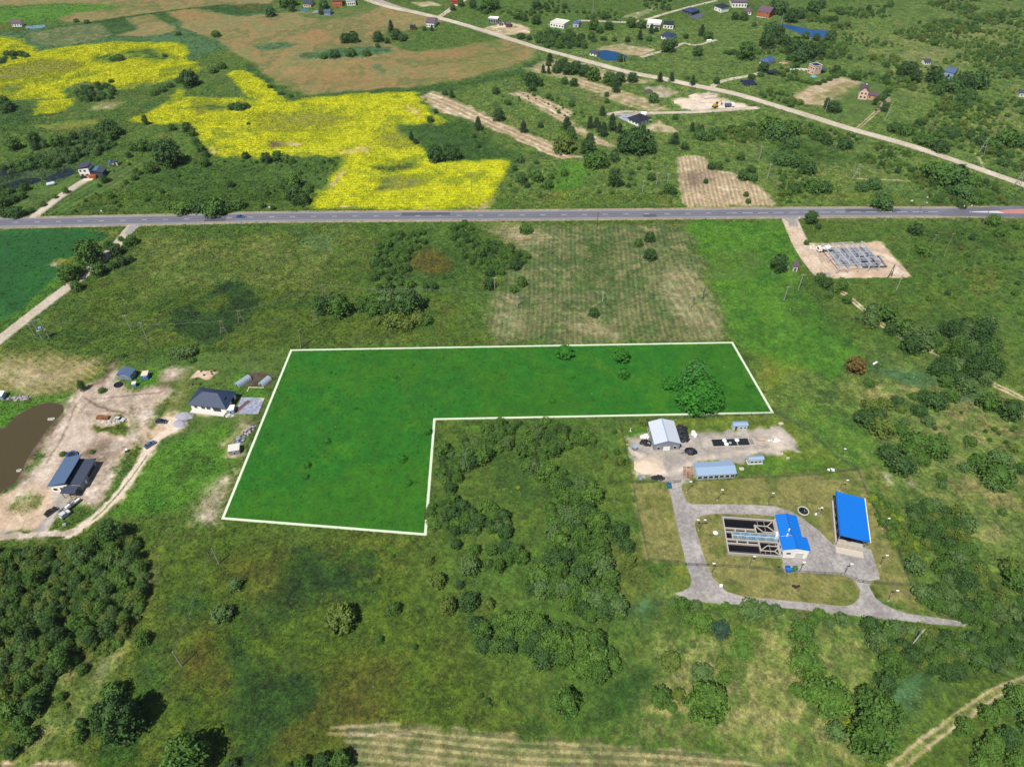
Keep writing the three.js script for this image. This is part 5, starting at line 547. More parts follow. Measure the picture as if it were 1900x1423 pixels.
// window or door: a frame standing proud of its wall, with its pane or leaf as a sub-part; face f(ront) b(ack) l(eft) r(ight)
function opening(parent, name, w, h, off, y, face, dist, frameM = M4.white, paneM = M4.glassy) {
  const g = box(w, h, 0.1), p = box(Math.max(0.2, w - 0.18), Math.max(0.2, h - 0.18), 0.14, 0, 0.09, 0); const turn = { f: 0, b: Math.PI, r: Math.PI / 2, l: -Math.PI / 2 }[face], place = (q) => q.translate(off, y, dist + 0.02).rotateY(turn);
  const m = part(name, place(g), frameM, parent); part(name === 'window' ? 'pane' : 'panel', place(p), paneM, m); return m;
}
function house(name, label, category, s, o) { // s: eave corners in the photo
  const q = quad(s, o.h), t = thing(name, q.pos, q.turn, label, category, o.group), ov = o.ov ?? 0.5, L = Math.max(2, q.L - 2 * ov), D = Math.max(2, q.D - 2 * ov), h = o.h, rh = o.rh ?? 2, wm = o.wall ?? M4.white;
  const w = [box(L, h + 1.2, D, 0, -1.3, 0)]; if (o.roof === 'gableX') for (const k of [-1, 1]) w.push(tri(D, rh * D / q.D, 0.25, k * (L / 2 - 0.13), h - 0.13, 0, true)); if (o.roof === 'gableZ') for (const k of [-1, 1]) w.push(tri(L, rh * L / q.L, 0.25, 0, h - 0.13, k * (D / 2 - 0.13)));
  part('wall', w, wm, t); if (o.plinth) part('plinth', box(L + 0.12, 1.9, D + 0.12, 0, -1.4, 0), o.plinth, t);
  const rm = o.rm ?? M4.navy; let rg; if (o.roof === 'hip') rg = hipRoof(q.L, q.D, h, rh); else if (o.roof === 'gableX') rg = [...gableX(q.L, q.D, h, rh), ...ribs(q.L, q.D, h, rh, Math.min(24, Math.round(q.L / 1.2)), 'x')]; else if (o.roof === 'gableZ') rg = [...gableZ(q.L, q.D, h, rh), ...ribs(q.L, q.D, h, rh, Math.min(24, Math.round(q.D / 1.2)), 'z')]; else if (o.roof === 'mono') rg = monoX(q.L, q.D, h + 0.1, h + rh, 0.25); else rg = [box(q.L, 0.35, q.D, 0, h - 0.1, 0)];
  const roof = part('roof', rg, rm, t);
  if (o.roof === 'flat') part('parapet', [[q.L, 0.25, 0, q.D / 2 - 0.12], [q.L, 0.25, 0, -q.D / 2 + 0.12], [0.25, q.D - 0.5, -q.L / 2 + 0.125, 0], [0.25, q.D - 0.5, q.L / 2 - 0.125, 0]].map(([a, b, x, z]) => box(a, 0.3, b, x, h + 0.25, z)), o.parapet ?? wm, roof);
  if (o.chimney) for (const [x, z] of o.chimney) part('chimney', box(0.8, 1.8, 0.8, x * L, h + rh * 0.4, z * D), o.cm ?? M4.darkgrey, roof);
  for (const [f, off, y, ww, hh, door] of o.open ?? []) { const d = f === 'f' || f === 'b' ? D / 2 : L / 2, run = f === 'f' || f === 'b' ? L : D; opening(t, door ? 'door' : 'window', ww, hh, off * run, y, f, d, o.frame ?? (door ? M4.darkgrey : M4.white), door ? (o.doorM ?? M4.brown) : M4.glassy); }
  t.userData.dims = { L, D, h }; const { dims } = t.userData; delete t.userData.dims; t.__d = dims; return t;
}
const rowOf = (f, n, y, w, h, span = 0.8) => Array.from({ length: n }, (_, i) => [f, n > 1 ? (i / (n - 1) - 0.5) * span : 0, y, w, h]);
function lumps(seed, n, rx, rz, h, size) { const R = rng(seed), o = []; for (let k = 0; k < n; k++) { const a = R() * 6.28, r = Math.sqrt(R()), s = size * (0.6 + 0.8 * R()), g = new THREE.IcosahedronGeometry(s, 1), p = g.attributes.position; for (let i = 0; i < p.count; i++) { const d = 0.8 + 0.4 * hash2(Math.round(p.getX(i) / s * 50) + seed * 7 + k, Math.round(p.getY(i) / s * 50) + Math.round(p.getZ(i) / s * 90)); p.setXYZ(i, p.getX(i) * d, p.getY(i) * d * 0.7, p.getZ(i) * d); } g.computeVertexNormals(); o.push(g.rotateY(R() * 6).translate(Math.cos(a) * r * rx, Math.max(0.05, h * (1 - r) * (0.5 + R() * 0.5)), Math.sin(a) * r * rz)); } return o; }
function mound(seed, rx, rz, h, n = 28) { const g = new THREE.PlaneGeometry(2, 2, n, n).rotateX(-Math.PI / 2), p = g.attributes.position; for (let i = 0; i < p.count; i++) { const x = p.getX(i), z = p.getZ(i), r = Math.hypot(x, z) * (0.85 + 0.4 * vn(x * 2 + seed, z * 2)); p.setXYZ(i, x * rx, h * Math.max(-0.12, (1 - r * r) * (0.7 + 0.5 * fbm(x * 3 + seed, z * 3, 3))), z * rz); } g.computeVertexNormals(); return g; }
const place = (name, px, py, turn, label, category, group) => thing(name, at(px, py), turn, label, category, group);

// ---------------------------------------------------------------- smallholding
{
  const t = house('bungalow', 'long white bungalow with a dark blue hipped roof beside the lush parcel', 'house', '347.4,748.4 420.5,760 436.3,724.7 367.9,720', { h: 3.3, rh: 3.1, roof: 'hip', rm: M4.navy, ov: 0.7, plinth: M4.offwhite, open: [['f', -0.36, 0.8, 1.4, 1.4], ['f', -0.15, 0.8, 1.8, 1.4], ['f', 0, 0.8, 1.8, 1.4], ['f', 0.24, 0.1, 3.4, 2.2, 1], ['r', -0.25, 0.9, 1.4, 1.4], ['r', 0.2, 0.2, 2.4, 2.2, 1], ['l', 0, 0.9, 1.4, 1.3]], doorM: M4.glassy });
  const { L, D } = t.__d; part('skylight', new THREE.BoxGeometry(1.4, 0.12, 1.8).rotateZ(-0.4).translate(L / 2 - 1.6, 4.6, 0.6), M4.glassy, t); part('terrace', box(L * 0.95, 0.35, 2.2, 0, 0, D / 2 + 1.2), M4.offwhite, t); part('gutter', [box(L + 1.4, 0.14, 0.14, 0, 3.16, D / 2 + 0.76)], M4.darkgrey, t);
  const b = house('modern_house', 'grey metal-roofed house with two stepped roofs beside the brown pond', 'house', '80,902 117.4,903.5 160.1,848.7 125.4,850', { h: 3.7, rh: 2, roof: 'mono', rm: M4.steelblue, ov: 0.5, open: [['f', -0.28, 0.8, 1.6, 1.5], ['f', 0.2, 0.2, 2.2, 2.2, 1], ['b', 0, 1, 1.8, 1.4], ['l', -0.2, 1, 1.8, 1.3], ['l', 0.2, 1, 1.8, 1.3]] });
  const d = b.__d, w2 = d.L * 0.72, x2 = d.L / 2 + w2 / 2; part('wall', box(w2, 3.6, d.D * 0.94, x2 + 0.02, -0.6, -d.D * 0.02), M4.wallgrey, b); part('roof', slab([[d.L / 2 - 0.1, 3.9, d.D * 0.45], [x2 + w2 / 2 + 0.5, 3.3, d.D * 0.45], [x2 + w2 / 2 + 0.5, 3.3, -d.D * 0.5], [d.L / 2 - 0.1, 3.9, -d.D * 0.5]], 0.22), M4.slate, b); part('clerestory', box(0.12, 0.9, d.D * 0.9, d.L / 2 + 0.08, 4.05, 0), M4.glassy, b);
  opening(b, 'window', d.D * 0.42, 1.7, d.D * 0.18, 0.7, 'r', x2 + w2 / 2, M4.darkgrey, M4.glassy); opening(b, 'door', 1.2, 2.1, -d.D * 0.2, 0.05, 'r', x2 + w2 / 2, M4.darkgrey, M4.white);
  const pz = d.D * 0.47; part('porch_roof', slab([[d.L * 0.34, 3.3, pz + 3.6], [x2 + w2 * 0.42, 3, pz + 3.6], [x2 + w2 * 0.42, 3, pz + 0.02], [d.L * 0.34, 3.3, pz + 0.02]], 0.22), M4.slate, b); for (const x of [d.L * 0.4, x2 - w2 * 0.1, x2 + w2 * 0.36]) part('porch_post', box(0.22, 3, 0.22, x, 0, pz + 3.2), M4.wood, b);
  part('roof_seams', Array.from({ length: 16 }, (_, i) => { const z = (i / 15 - 0.5) * d.D * 1.02, s = Math.hypot(d.L + 1, 1.9); return new THREE.BoxGeometry(s, 0.06, 0.06).rotateZ(Math.atan2(1.9, d.L + 1)).translate(0, 4.78, z); }), M4.steelblue, b);
  const g = house('garage', 'small blue grey garage with an open right bay at the top of the dirt yard', 'garage', '212.8,695.4 238.8,698 251.5,685.4 225.4,682', { h: 2.9, rh: 1, roof: 'gableZ', rm: M4.steelblue, wall: M4.paleblue, ov: 0.35, open: [['f', -0.28, 0.1, 2.4, 2.1, 1], ['f', 0.2, 0.1, 2.6, 2.1, 1], ['r', 0, 1, 1.2, 1]], doorM: M4.wallgrey }); part('gutter', box(0.14, 0.14, g.__d.D, g.__d.L / 2 + 0.4, 2.8, 0), M4.darkgrey, g);
  const cab = (px, py, turn, w, h, dd, side, top, label) => { const c = place('garden_hut', px, py, turn, label, 'hut'); part('body', box(w, h, dd), side, c); part('roof', box(w + 0.3, 0.18, dd + 0.3, 0, h + 0.002, 0), top, c); opening(c, 'door', 0.9, h * 0.75, 0, 0.1, 'f', dd / 2, M4.white, M4.darkgrey); return c; };
  cab(271, 700, 0.15, 2.4, 2.2, 3, M4.blue, M4.cream, 'blue hut with a cream roof on the grass beside the garage'); cab(250, 716, 0.2, 1.5, 1.7, 1.5, M4.blue, M4.offwhite, 'smallest blue hut with a pale top at the edge of the dirt yard'); cab(436, 838, 0.22, 4, 2.3, 3.4, M4.wallgrey, M4.offwhite, 'square shed with a pale roof against the edge of the lush parcel'); cab(430, 764, 0.1, 2.6, 2.3, 2.8, M4.paleblue, M4.white, 'white box hut at the corner of the bungalow'); cab(2, 738, 0.1, 3, 2.2, 3, M4.paleblue, M4.white, 'pale hut at the picture edge beside the scrap heap');
  const tub = place('trampoline', 132.8, 846, 0, 'round blue trampoline behind the modern house', 'trampoline'); part('mat', new THREE.CylinderGeometry(1.35, 1.35, 0.05, 28).translate(0, 0.85, 0), M4.tarp, tub); part('pad', new THREE.TorusGeometry(1.75, 0.3, 10, 32).rotateX(Math.PI / 2).scale(1, 0.5, 1).translate(0, 0.85, 0), std(alb(44, 92, 156), 0.7), tub); for (let k = 0; k < 6; k++) part('leg', new THREE.CylinderGeometry(0.05, 0.05, 0.85, 6).translate(Math.cos(k * 1.047) * 1.8, 0.42, Math.sin(k * 1.047) * 1.8), M4.galv, tub);
  const pool = place('paddling_pool', 218.8, 715, 0, 'round black paddling pool on the dirt in front of the garage', 'pool'); part('rim', new THREE.TorusGeometry(1.6, 0.16, 8, 30).rotateX(Math.PI / 2).translate(0, 0.5, 0), M4.rubber, pool); part('wall', new THREE.CylinderGeometry(1.6, 1.6, 0.5, 30, 1, true).translate(0, 0.25, 0), M4.rubber, pool); part('water', new THREE.CircleGeometry(1.58, 30).rotateX(-Math.PI / 2).translate(0, 0.4, 0), std(alb(34, 40, 50), 0.1), pool);
  const gh = (px, py, turn, len, label) => { const c = place('greenhouse', px, py, turn, label, 'greenhouse'); const arc = new THREE.CylinderGeometry(1.5, 1.5, len, 20, 1, true, -Math.PI / 2, Math.PI).rotateX(Math.PI / 2).rotateZ(0); const q = new THREE.CylinderGeometry(1.5, 1.5, len, 20, 1, true, Math.PI / 2, Math.PI).rotateX(-Math.PI / 2); q.computeBoundingBox(); if (q.boundingBox.min.y < -0.5) q.rotateZ(Math.PI); part('cover', q.translate(0, 0.5, 0), std(alb(168, 190, 212), 0.3, { transparent: true, opacity: 0.82, side: THREE.DoubleSide }), c); part('base_wall', [box(0.08, 0.55, len, -1.5, 0, 0), box(0.08, 0.55, len, 1.5, 0, 0)], M4.offwhite, c); for (const k of [-1, 1]) part('end_wall', new THREE.CircleGeometry(1.49, 20, 0, Math.PI).rotateY(k < 0 ? Math.PI : 0).translate(0, 0.5, k * len / 2), M4.polygrey, c); part('door', box(0.8, 1.6, 0.08, 0, 0.05, len / 2 + 0.05), M4.darkgrey, c); for (let i = 0; i <= 5; i++) part('hoop', new THREE.TorusGeometry(1.53, 0.035, 6, 18, Math.PI).translate(0, 0.5, (i / 5 - 0.5) * len), M4.white, c); };
  gh(451, 710, -0.62, 6.5, 'longer arched greenhouse on the near side of the vegetable plot'); gh(492, 710.5, -0.5, 5, 'shorter arched greenhouse beside the edge of the lush parcel');
  const bed = place('raised_bed', 475, 719.5, -0.03, 'long pale timber edge in front of the vegetable plot', 'bed edge'); part('board', box(6.5, 0.25, 0.3), M4.cream, bed); part('return_board', box(0.3, 0.25, 2.5, -3.1, 0, 1.4), M4.cream, bed);
  { // paving of the terrace: rows of slabs laid with open joints
    const q = quad('436.3,768 478.4,768 491,738.4 445.8,737.4', 0), pv = thing('paved_terrace', q.pos, q.turn, 'blue grey slab terrace between the bungalow and the lush parcel', 'terrace'), R = rng(8), cols = [[168, 174, 198], [156, 164, 190], [180, 184, 204], [148, 152, 176]].map((c) => std(alb(...c), 0.9)), nx = 9, nz = 9; part('bed', box(q.L, 0.08, q.D), M4.concrete, pv);
    const sg = box(q.L / nx - 0.06, 0.1, q.D / nz - 0.06); for (let i = 0; i < nx; i++) for (let j = 0; j < nz; j++) { if (i > 6 && j < 2) continue; const m = part('slab', sg, cols[Math.floor(R() * 4)], pv); m.position.set((i + 0.5) / nx * q.L - q.L / 2, 0.06 + 0.03 * R(), (j + 0.5) / nz * q.D - q.D / 2); }
    const w = place('timber_stack', 449, 755, -0.5, 'flat stack of reddish boards along the near side of the slab terrace', 'timber'); for (let k = 0; k < 4; k++) part('board', box(0.35, 0.3, 8, k * 0.42 - 0.6, 0, 0), k % 2 ? M4.rust : M4.darkgrey, w);
  }
  const heap = (px, py, turn, label, mats, rx, rz, h, size, n, cat = 'heap') => { const c = place('rubble_heap', px, py, turn, label, cat); mats.forEach((m, i) => part(['stones', 'blocks', 'scrap'][i], lumps(px + i * 13, Math.ceil(n / mats.length), rx, rz, h, size), m, c)); return c; };
  heap(461, 799, -0.5, 'heap of grey stones and debris by the edge of the lush parcel', [M4.stone, M4.darkgrey], 1.8, 3.6, 1, 0.5, 60); heap(445, 817, -0.3, 'stack of pale blue sheets and boards above the square shed', [M4.paleblue, M4.darkgrey], 2, 1.8, 0.8, 0.45, 40); heap(425, 772, 0, 'little pile of pale building blocks below the bungalow corner', [M4.offwhite, M4.stone], 1.6, 1.1, 0.7, 0.35, 34);
  heap(34, 739, 0.1, 'long heap of grey scrap beside the pale hut at the picture edge', [M4.stone, M4.wallgrey, M4.purple], 4.6, 1.4, 0.9, 0.5, 70); heap(205, 784, 0, 'row of rubbish in front of the brick stack', [M4.offwhite, M4.stone], 4, 0.7, 0.4, 0.3, 40);
  { const c = place('brick_stack', 191, 776, -0.05, 'orange brown stack of bricks in the middle of the dirt yard', 'brick stack'), R = rng(5), g = box(0.94, 0.44, 0.94), ms = [M4.rust, std(alb(170, 112, 72), 0.9), std(alb(134, 88, 62), 0.9)]; for (let i = 0; i < 5; i++) for (let j = 0; j < 2; j++) for (let k = 0; k < 2; k++) { const m = part('brick_pack', g, ms[Math.floor(R() * 3)], c); m.position.set(i - 2, k * 0.47, j - 0.5); m.rotation.y = (R() - 0.5) * 0.08; } }
  const hp = (px, py, rx, rz, h, m, label) => { const c = place('gravel_heap', px, py, 0, label, 'gravel heap'); part('heap', mound(px, rx, rz, h), m, c); };
  const crushed = std(alb(176, 172, 186), 1, { bumpMap: turf, bumpScale: 0.2 }); hp(342, 772, 3.6, 2.6, 1.7, crushed, 'upper grey gravel heap at the end of the bungalow drive'); hp(334, 786, 3, 2.4, 1.4, crushed, 'lower grey gravel heap at the end of the bungalow drive');
  const boat = (px, py, len, turn, label) => { const c = place('rowing_boat', px, py, turn, label, 'boat'), sh = new THREE.Shape(); sh.moveTo(-len / 2, 0.4); sh.lineTo(len * 0.2, 0.55); sh.quadraticCurveTo(len * 0.42, 0.3, len / 2, 0); sh.quadraticCurveTo(len * 0.42, -0.3, len * 0.2, -0.55); sh.lineTo(-len / 2, -0.4); sh.closePath(); const hull = new THREE.ExtrudeGeometry(sh, { depth: 0.45, bevelEnabled: true, bevelSize: 0.06, bevelThickness: 0.06, bevelSegments: 2 }).rotateX(-Math.PI / 2); part('hull', hull.translate(0, 0.1, 0), M4.offwhite, c); part('inside', new THREE.ShapeGeometry(sh).rotateX(-Math.PI / 2).scale(0.86, 1, 0.76).translate(0, 0.63, 0), M4.stone, c); for (const x of [-0.25, 0.1]) part('thwart', box(0.25, 0.06, 0.8, x * len, 0.62, 0), M4.wood, c); };
  boat(95.5, 778.5, 2.7, 0.1, 'white rowing boat floating by the bank of the brown pond'); boat(35.8, 873.8, 1.7, 0.2, 'tiny white boat at the lower bank of the brown pond');
  const sw = place('climbing_frame', 364, 714, 0.05, 'low dark play frame on the grass behind the bungalow', 'play frame'); part('beam', box(3.4, 0.14, 0.14, 0, 0.9, 0), M4.brown, sw); for (const x of [-1.6, 1.6]) part('post', box(0.12, 0.9, 0.9, x, 0, 0), M4.brown, sw);
  const pit = place('sand_pit_toys', 378, 692, 0, 'few dark tyres lying in the square sand pit', 'tyres'); [[-1.5, -1], [0.5, 1.4], [3, -0.6], [4.2, -1.4], [3.8, 0.8]].forEach(([x, z]) => part('tyre', new THREE.TorusGeometry(0.36, 0.16, 8, 16).rotateX(Math.PI / 2).translate(x, 0.14, z), M4.rubber, pit));
  const bld = place('equipment_box', 235, 838, 0.4, 'small green and white machine on the grass beside the dirt track', 'machine'); part('body', box(1.1, 1, 0.9), M4.green, bld); part('hood', box(0.8, 0.35, 0.9, 0.1, 1.002, 0), M4.white, bld); for (const x of [-0.4, 0.4]) part('wheel', new THREE.CylinderGeometry(0.25, 0.25, 0.14, 14).rotateX(Math.PI / 2).translate(x, 0.25, 0.55), M4.rubber, bld);
  const bn = place('white_bin', 119, 975, 0.6, 'white crate on the grass below the flatbed trailer', 'crate'); part('box', box(1, 0.7, 0.6), M4.white, bn); part('lid', box(1.06, 0.08, 0.66, 0, 0.7, 0), M4.paleblue, bn);
}
// ---------------------------------------------------------------- cars
function car(px, py, deg, paintM, label, o = {}) {
  const c = place('parked_car', px, py, deg * Math.PI / 180, label, 'car', o.group), k = 1, prof = new THREE.Shape(); if (o.name) c.name = numbered(o.name);
  [[-2.15, 0.3], [-2.2, 0.75], [-2.05, 0.95], [-1.2, 1.0], [1.15, 0.95], [1.95, 0.82], [2.15, 0.6], [2.15, 0.3]].forEach(([x, y], i) => (i ? prof.lineTo(x, y) : prof.moveTo(x, y))); prof.closePath();
  part('body', new THREE.ExtrudeGeometry(prof, { depth: 1.6, bevelEnabled: true, bevelSize: 0.08, bevelThickness: 0.08, bevelSegments: 2 }).translate(0, 0, -0.8), paintM, c);
  const cab = new THREE.Shape(); [[-1.75, 0.95], [-1.25, 1.42], [0.15, 1.46], [0.95, 0.98]].forEach(([x, y], i) => (i ? cab.lineTo(x, y) : cab.moveTo(x, y))); cab.closePath();
  part('window', new THREE.ExtrudeGeometry(cab, { depth: 1.4, bevelEnabled: true, bevelSize: 0.04, bevelThickness: 0.06, bevelSegments: 1 }).translate(0, 0, -0.7), M4.glassy, c); part('roof', box(1.5, 0.06, 1.34, -0.55, 1.49, 0), paintM, c);
  for (const x of [-1.35, 1.35]) for (const z of [-0.8, 0.8]) { const w = part('wheel', new THREE.CylinderGeometry(0.33, 0.33, 0.22, 16).rotateX(Math.PI / 2).translate(x, 0.33, z), M4.rubber, c); part('rim', new THREE.CylinderGeometry(0.2, 0.2, 0.24, 10).rotateX(Math.PI / 2).translate(x, 0.33, z), M4.steel, w); }
  for (const z of [-0.6, 0.6]) { part('headlight', box(0.1, 0.16, 0.36, 2.18, 0.62, z), M4.white, c); part('tail_light', box(0.1, 0.16, 0.3, -2.24, 0.7, z), M4.red, c); }
  return c;
}
const carPaint = (r, g, b) => new THREE.MeshPhysicalMaterial({ color: alb(r, g, b), roughness: 0.4, clearcoat: 1, clearcoatRoughness: 0.1 });
car(299.5, 783.5, -4, carPaint(36, 52, 76), 'dark blue car parked on the pale drive of the bungalow'); car(278.5, 826.5, 50, carPaint(84, 112, 150), 'steel blue car at the fork of the dirt track'); car(95, 951, 58, carPaint(34, 34, 40), 'black car on the gravel drive below the modern house'); car(222, 780, -14, carPaint(220, 222, 226), 'white car with dark windows beside the brick stack'); { const c = car(446, 403.6, -1, carPaint(60, 96, 150), 'blue car driving along the main road'); }
{ // van with a loaded trailer
  const t = place('van', 121.5, 957.5, 60 * Math.PI / 180, 'white pickup van in front of its flatbed trailer', 'van'); t.rotation.y += Math.PI; const w = std(alb(214, 220, 228), 0.5); part('body', box(3.6, 1, 1.8, 0, 0.4, 0), w, t); part('cab', box(1.8, 0.75, 1.7, 0.6, 1.402, 0), w, t); part('windscreen', box(0.12, 0.6, 1.5, 1.52, 1.5, 0), M4.glassy, t); for (const x of [-1.1, 1.1]) for (const z of [-0.85, 0.85]) part('wheel', new THREE.CylinderGeometry(0.36, 0.36, 0.22, 14).rotateX(Math.PI / 2).translate(x, 0.36, z), M4.rubber, t);
  const f = place('flatbed_trailer', 131, 941, 60 * Math.PI / 180, 'long flatbed trailer loaded with pipes and boards behind the white pickup van', 'trailer'); part('bed', box(7.2, 0.25, 2, 0, 0.7, 0), M4.galv, f); part('rail', [box(7.2, 0.35, 0.1, 0, 0.952, 0.95), box(7.2, 0.35, 0.1, 0, 0.952, -0.95)], M4.steel, f); for (let k = 0; k < 6; k++) part('load', box(1 + (k % 3) * 0.4, 0.35 + 0.1 * (k % 2), 0.7, -3 + k * 1.15, 0.952, (k % 2 - 0.5) * 0.8), [M4.darkgrey, M4.stone, M4.white][k % 3], f); for (const x of [-0.6, 0.6]) for (const z of [-1, 1]) part('wheel', new THREE.CylinderGeometry(0.35, 0.35, 0.22, 14).rotateX(Math.PI / 2).translate(x, 0.35, z), M4.rubber, f);
}
// ---------------------------------------------------------------- ponds
const waterM = (r, g, b, rough = 0.12) => new THREE.MeshPhysicalMaterial({ color: alb(r, g, b), roughness: rough, specularIntensity: 0.8 });
{
  const pond = (s, lift, m, name = 'pond') => { const c = smoothLine([...wpts(s), wpts(s)[0]], 5); return struct(name, drape(c.slice(0, -1), lift), m); };
  pond('-30,800 8,795 25,776 45,763 70,752 95,748 112,752 116,763 100,779 86,796 66,825 50,850 40,873 26,895 0,912 -40,922', 0.03, waterM(86, 76, 50, 0.25));
  pond('1113,94 1126,93.5 1146,98 1164,104 1160,109 1140,112 1124,112 1112,106', 0.08, waterM(14, 82, 132, 0.3)); pond('1443,44 1462,46.5 1485,50.5 1510,56 1535,57 1534,66 1520,71 1498,67 1475,58 1455,49', 0.1, waterM(34, 92, 150, 0.3)); pond('46,48.5 82,46.5 80,51 48,53', 0.1, waterM(126, 160, 176, 0.3));
  pond('78,333 100,322 124,313 138,316 134,324 110,331 90,336', 0.05, waterM(26, 38, 60, 0.5), 'pool'); pond('0,352 20,338 60,330 76,334 60,342 30,350 -20,365', 0.05, waterM(22, 32, 44, 0.5), 'pool'); pond('72,300 100,292 112,296 90,304 70,306', 0.05, waterM(30, 46, 62, 0.5), 'pool'); pond('0,318 20,310 40,306 30,320 0,326', 0.05, waterM(30, 46, 62, 0.5), 'pool'); pond('556,16 570,15.5 572,20 558,21', 0.1, waterM(60, 128, 146, 0.3), 'pool'); pond('582,20 592,19 592,22.5 580,24', 0.1, waterM(150, 160, 174, 0.3), 'pool'); pond('1196,168 1206,165 1212,172 1200,175', 0.06, waterM(96, 88, 84, 0.4), 'puddle');
}
